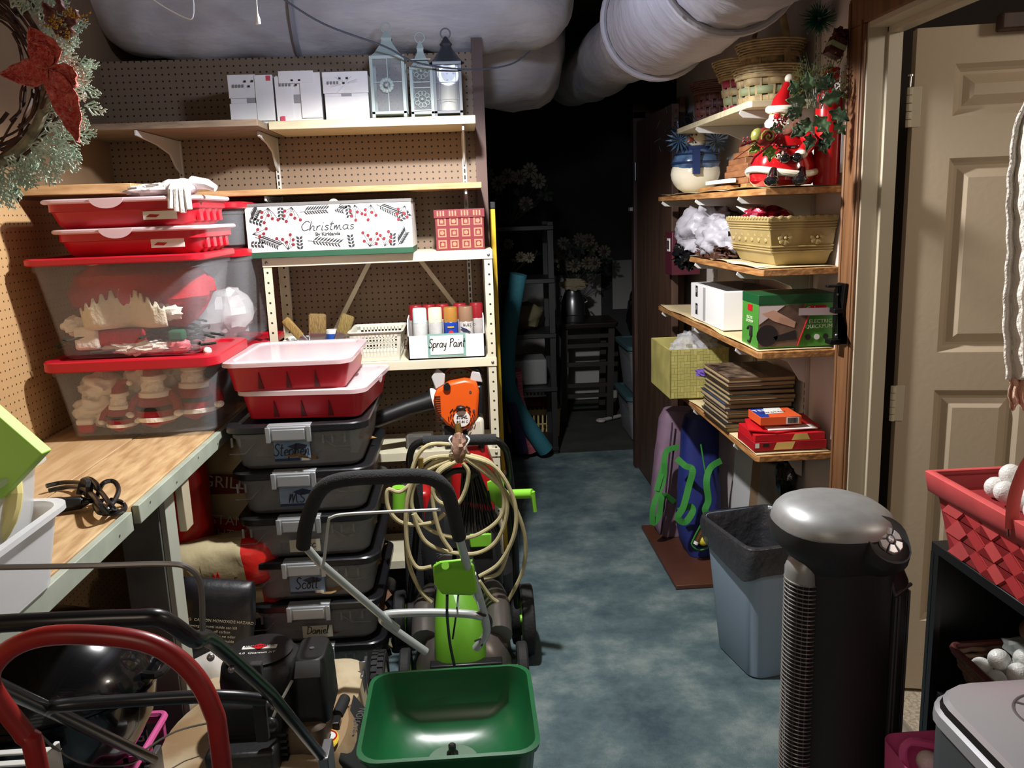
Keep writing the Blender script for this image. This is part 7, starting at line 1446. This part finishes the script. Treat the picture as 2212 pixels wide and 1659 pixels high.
def bouquet(lab, c, n, s, seed, cat='flowers'):
    rg = random.Random(seed); t = T('flower_bunch', lab, cat, c); st = MB(m('stem_dark', (44, 50, 36), .8)); pet = MB(m('petal', (104, 98, 78), .8), m('flower_eye', (60, 40, 26), .8)); lf = MB(m('foliage_dark', (46, 54, 40), .8))
    for i in range(n):
        a = rg.uniform(-1.1, 1.1); h = rg.uniform(.14, .36)*s; p = Vector((c[0]+sin(a)*h*.9, c[1]+rg.uniform(-.07, .02), c[2]+cos(a)*h+.0)); st.tube([c, p], .002, 5)
        if i % 2 == 0:
            r_ = .042*s; pet = MB(m('petal'), m('flower_eye'))
            for k in range(10): b_ = k*pi/5; pet.poly([p, p+Vector((r_*cos(b_-.25), -.01, r_*sin(b_-.25))), p+Vector((r_*1.25*cos(b_), -.006, r_*1.25*sin(b_))), p+Vector((r_*cos(b_+.25), -.01, r_*sin(b_+.25)))], (0, .002, 0))
            pet.sph(p+Vector((0, -.01, 0)), (.016*s, .01, .016*s), 1, 8); P('bloom', pet, t, smooth=0)
        else:
            for k in range(5): b_ = rg.random()*6.28; e_ = p+Vector((.06*s*cos(b_), rg.uniform(-.03, .03), .06*s*sin(b_))); lf.poly([p, p+(e_-p)*.5+Vector((.01, 0, .01)), e_, p+(e_-p)*.5-Vector((.01, 0, .01))], (0, .002, 0))
    P('stems', st, t, kind='stuff'); P('leaves', lf, t, smooth=0, kind='stuff'); return t
bouquet('bunch of cream daisies and grasses in the milk can', (.79, 6.3, 1.02), 26, 1.0, 3)
P('ribbon_bow', MB(m('burlap', (150, 138, 112), .9)).blob((.79, 6.22, 1.03), (.09, .02, .04), .5, 3, 4), bpy.data.objects['flower_bunch'])
bouquet('sunflower bunch standing high on the black rack behind the ladder', (.3, 5.5, 1.49), 18, 1.0, 5); bouquet('small pale flower bunch low behind the teal noodle', (.28, 5.5, 1.16), 14, .7, 8)
# pool noodles
for pts, mt_, lab in (([(1108, 592, 5.0), (1092, 680, 5.02), (1083, 760, 5.05), (1086, 830, 5.1), (1110, 890, 5.18), (1166, 972, 5.26)], m('noodle_teal', (44, 108, 122), .8, bump=.3, bsc=60), 'teal foam pool noodle bowing against the yellow ladder'),
                      ([(1098, 800, 5.2), (1102, 860, 5.22), (1120, 920, 5.26), (1134, 972, 5.3)], m('noodle_red', (150, 40, 60), .8, col2=(200, 120, 130), sc=60, stretch=(.1, .1, 3)), 'red striped foam noodle between the teal and purple ones'),
                      ([(1092, 820, 5.1), (1096, 880, 5.14), (1106, 930, 5.18), (1116, 976, 5.2)], m('noodle_purple', (52, 36, 84), .8), 'dark purple foam noodle nearest the ladder foot')):
    q = MB(mt_).tube([aY(p[0]+12, p[1], p[2]) for p in pts], .052 if 'teal' in lab else .04, 16, smooth=5)
    for v in q.v: v.z = max(v.z, .003)
    tag(P('pool_noodle', q), lab, 'pool noodle')
tag(P('metal_bracket', MB(m('bracket_pale', (170, 168, 160), .5)).tube([aZ(1298, 908, .015), aZ(1340, 898, .015)], .014, 8).tube([aZ(1298, 908, .015)+Vector((.028*cos(a), .028*sin(a), 0)) for a in [2*pi*i/16 for i in range(16)]], .01, 8, closed=True)), 'pale metal ring bracket lying on the dark concrete floor', 'bracket')
def dtote(lab, x0, x1, y0, y1, z, h): tote(lab, x0, x1, y0, y1, z, h, m('lid_teal', (60, 90, 96), .5), smoky, lh=.03)
dtote('lower clear tote with teal lid at the right of the dark passage', 1.05, 1.45, 5.5, 6.0, .002, .32); dtote('upper clear tote with teal lid at the right of the dark passage', 1.06, 1.46, 5.5, 6.0, .325, .34)
tag(P('black_sack', MB(m('black_film')).blob((1.22, 5.75, .85), (.14, .14, .18), .3, 2, 3, flatz=.67)), 'black sack on the teal lidded totes in the passage', 'bag')
tag(P('wall_notice', MB(m('notice', (150, 150, 146), .8)).box(1.2, 1.4, 6.93, 6.945, .75, 1.15)), 'pale notice sheet on the far wall of the passage', 'sign')
tag(P('loose_offcut', MB(m('bracket_pale')).box(.97, .985, 4.98, 5.03, 1.55, 1.57)), 'small pale tag on the dark door frame', 'tag')
# stray black foam roll and folded tube beside the totes
tag(P('foam_roll', MB(foam).tube([(-.24, 3.0, .02), (-.235, 3.02, .6)], .04, 14)), 'dark foam roll standing between the totes and the folded mower', 'foam roll')
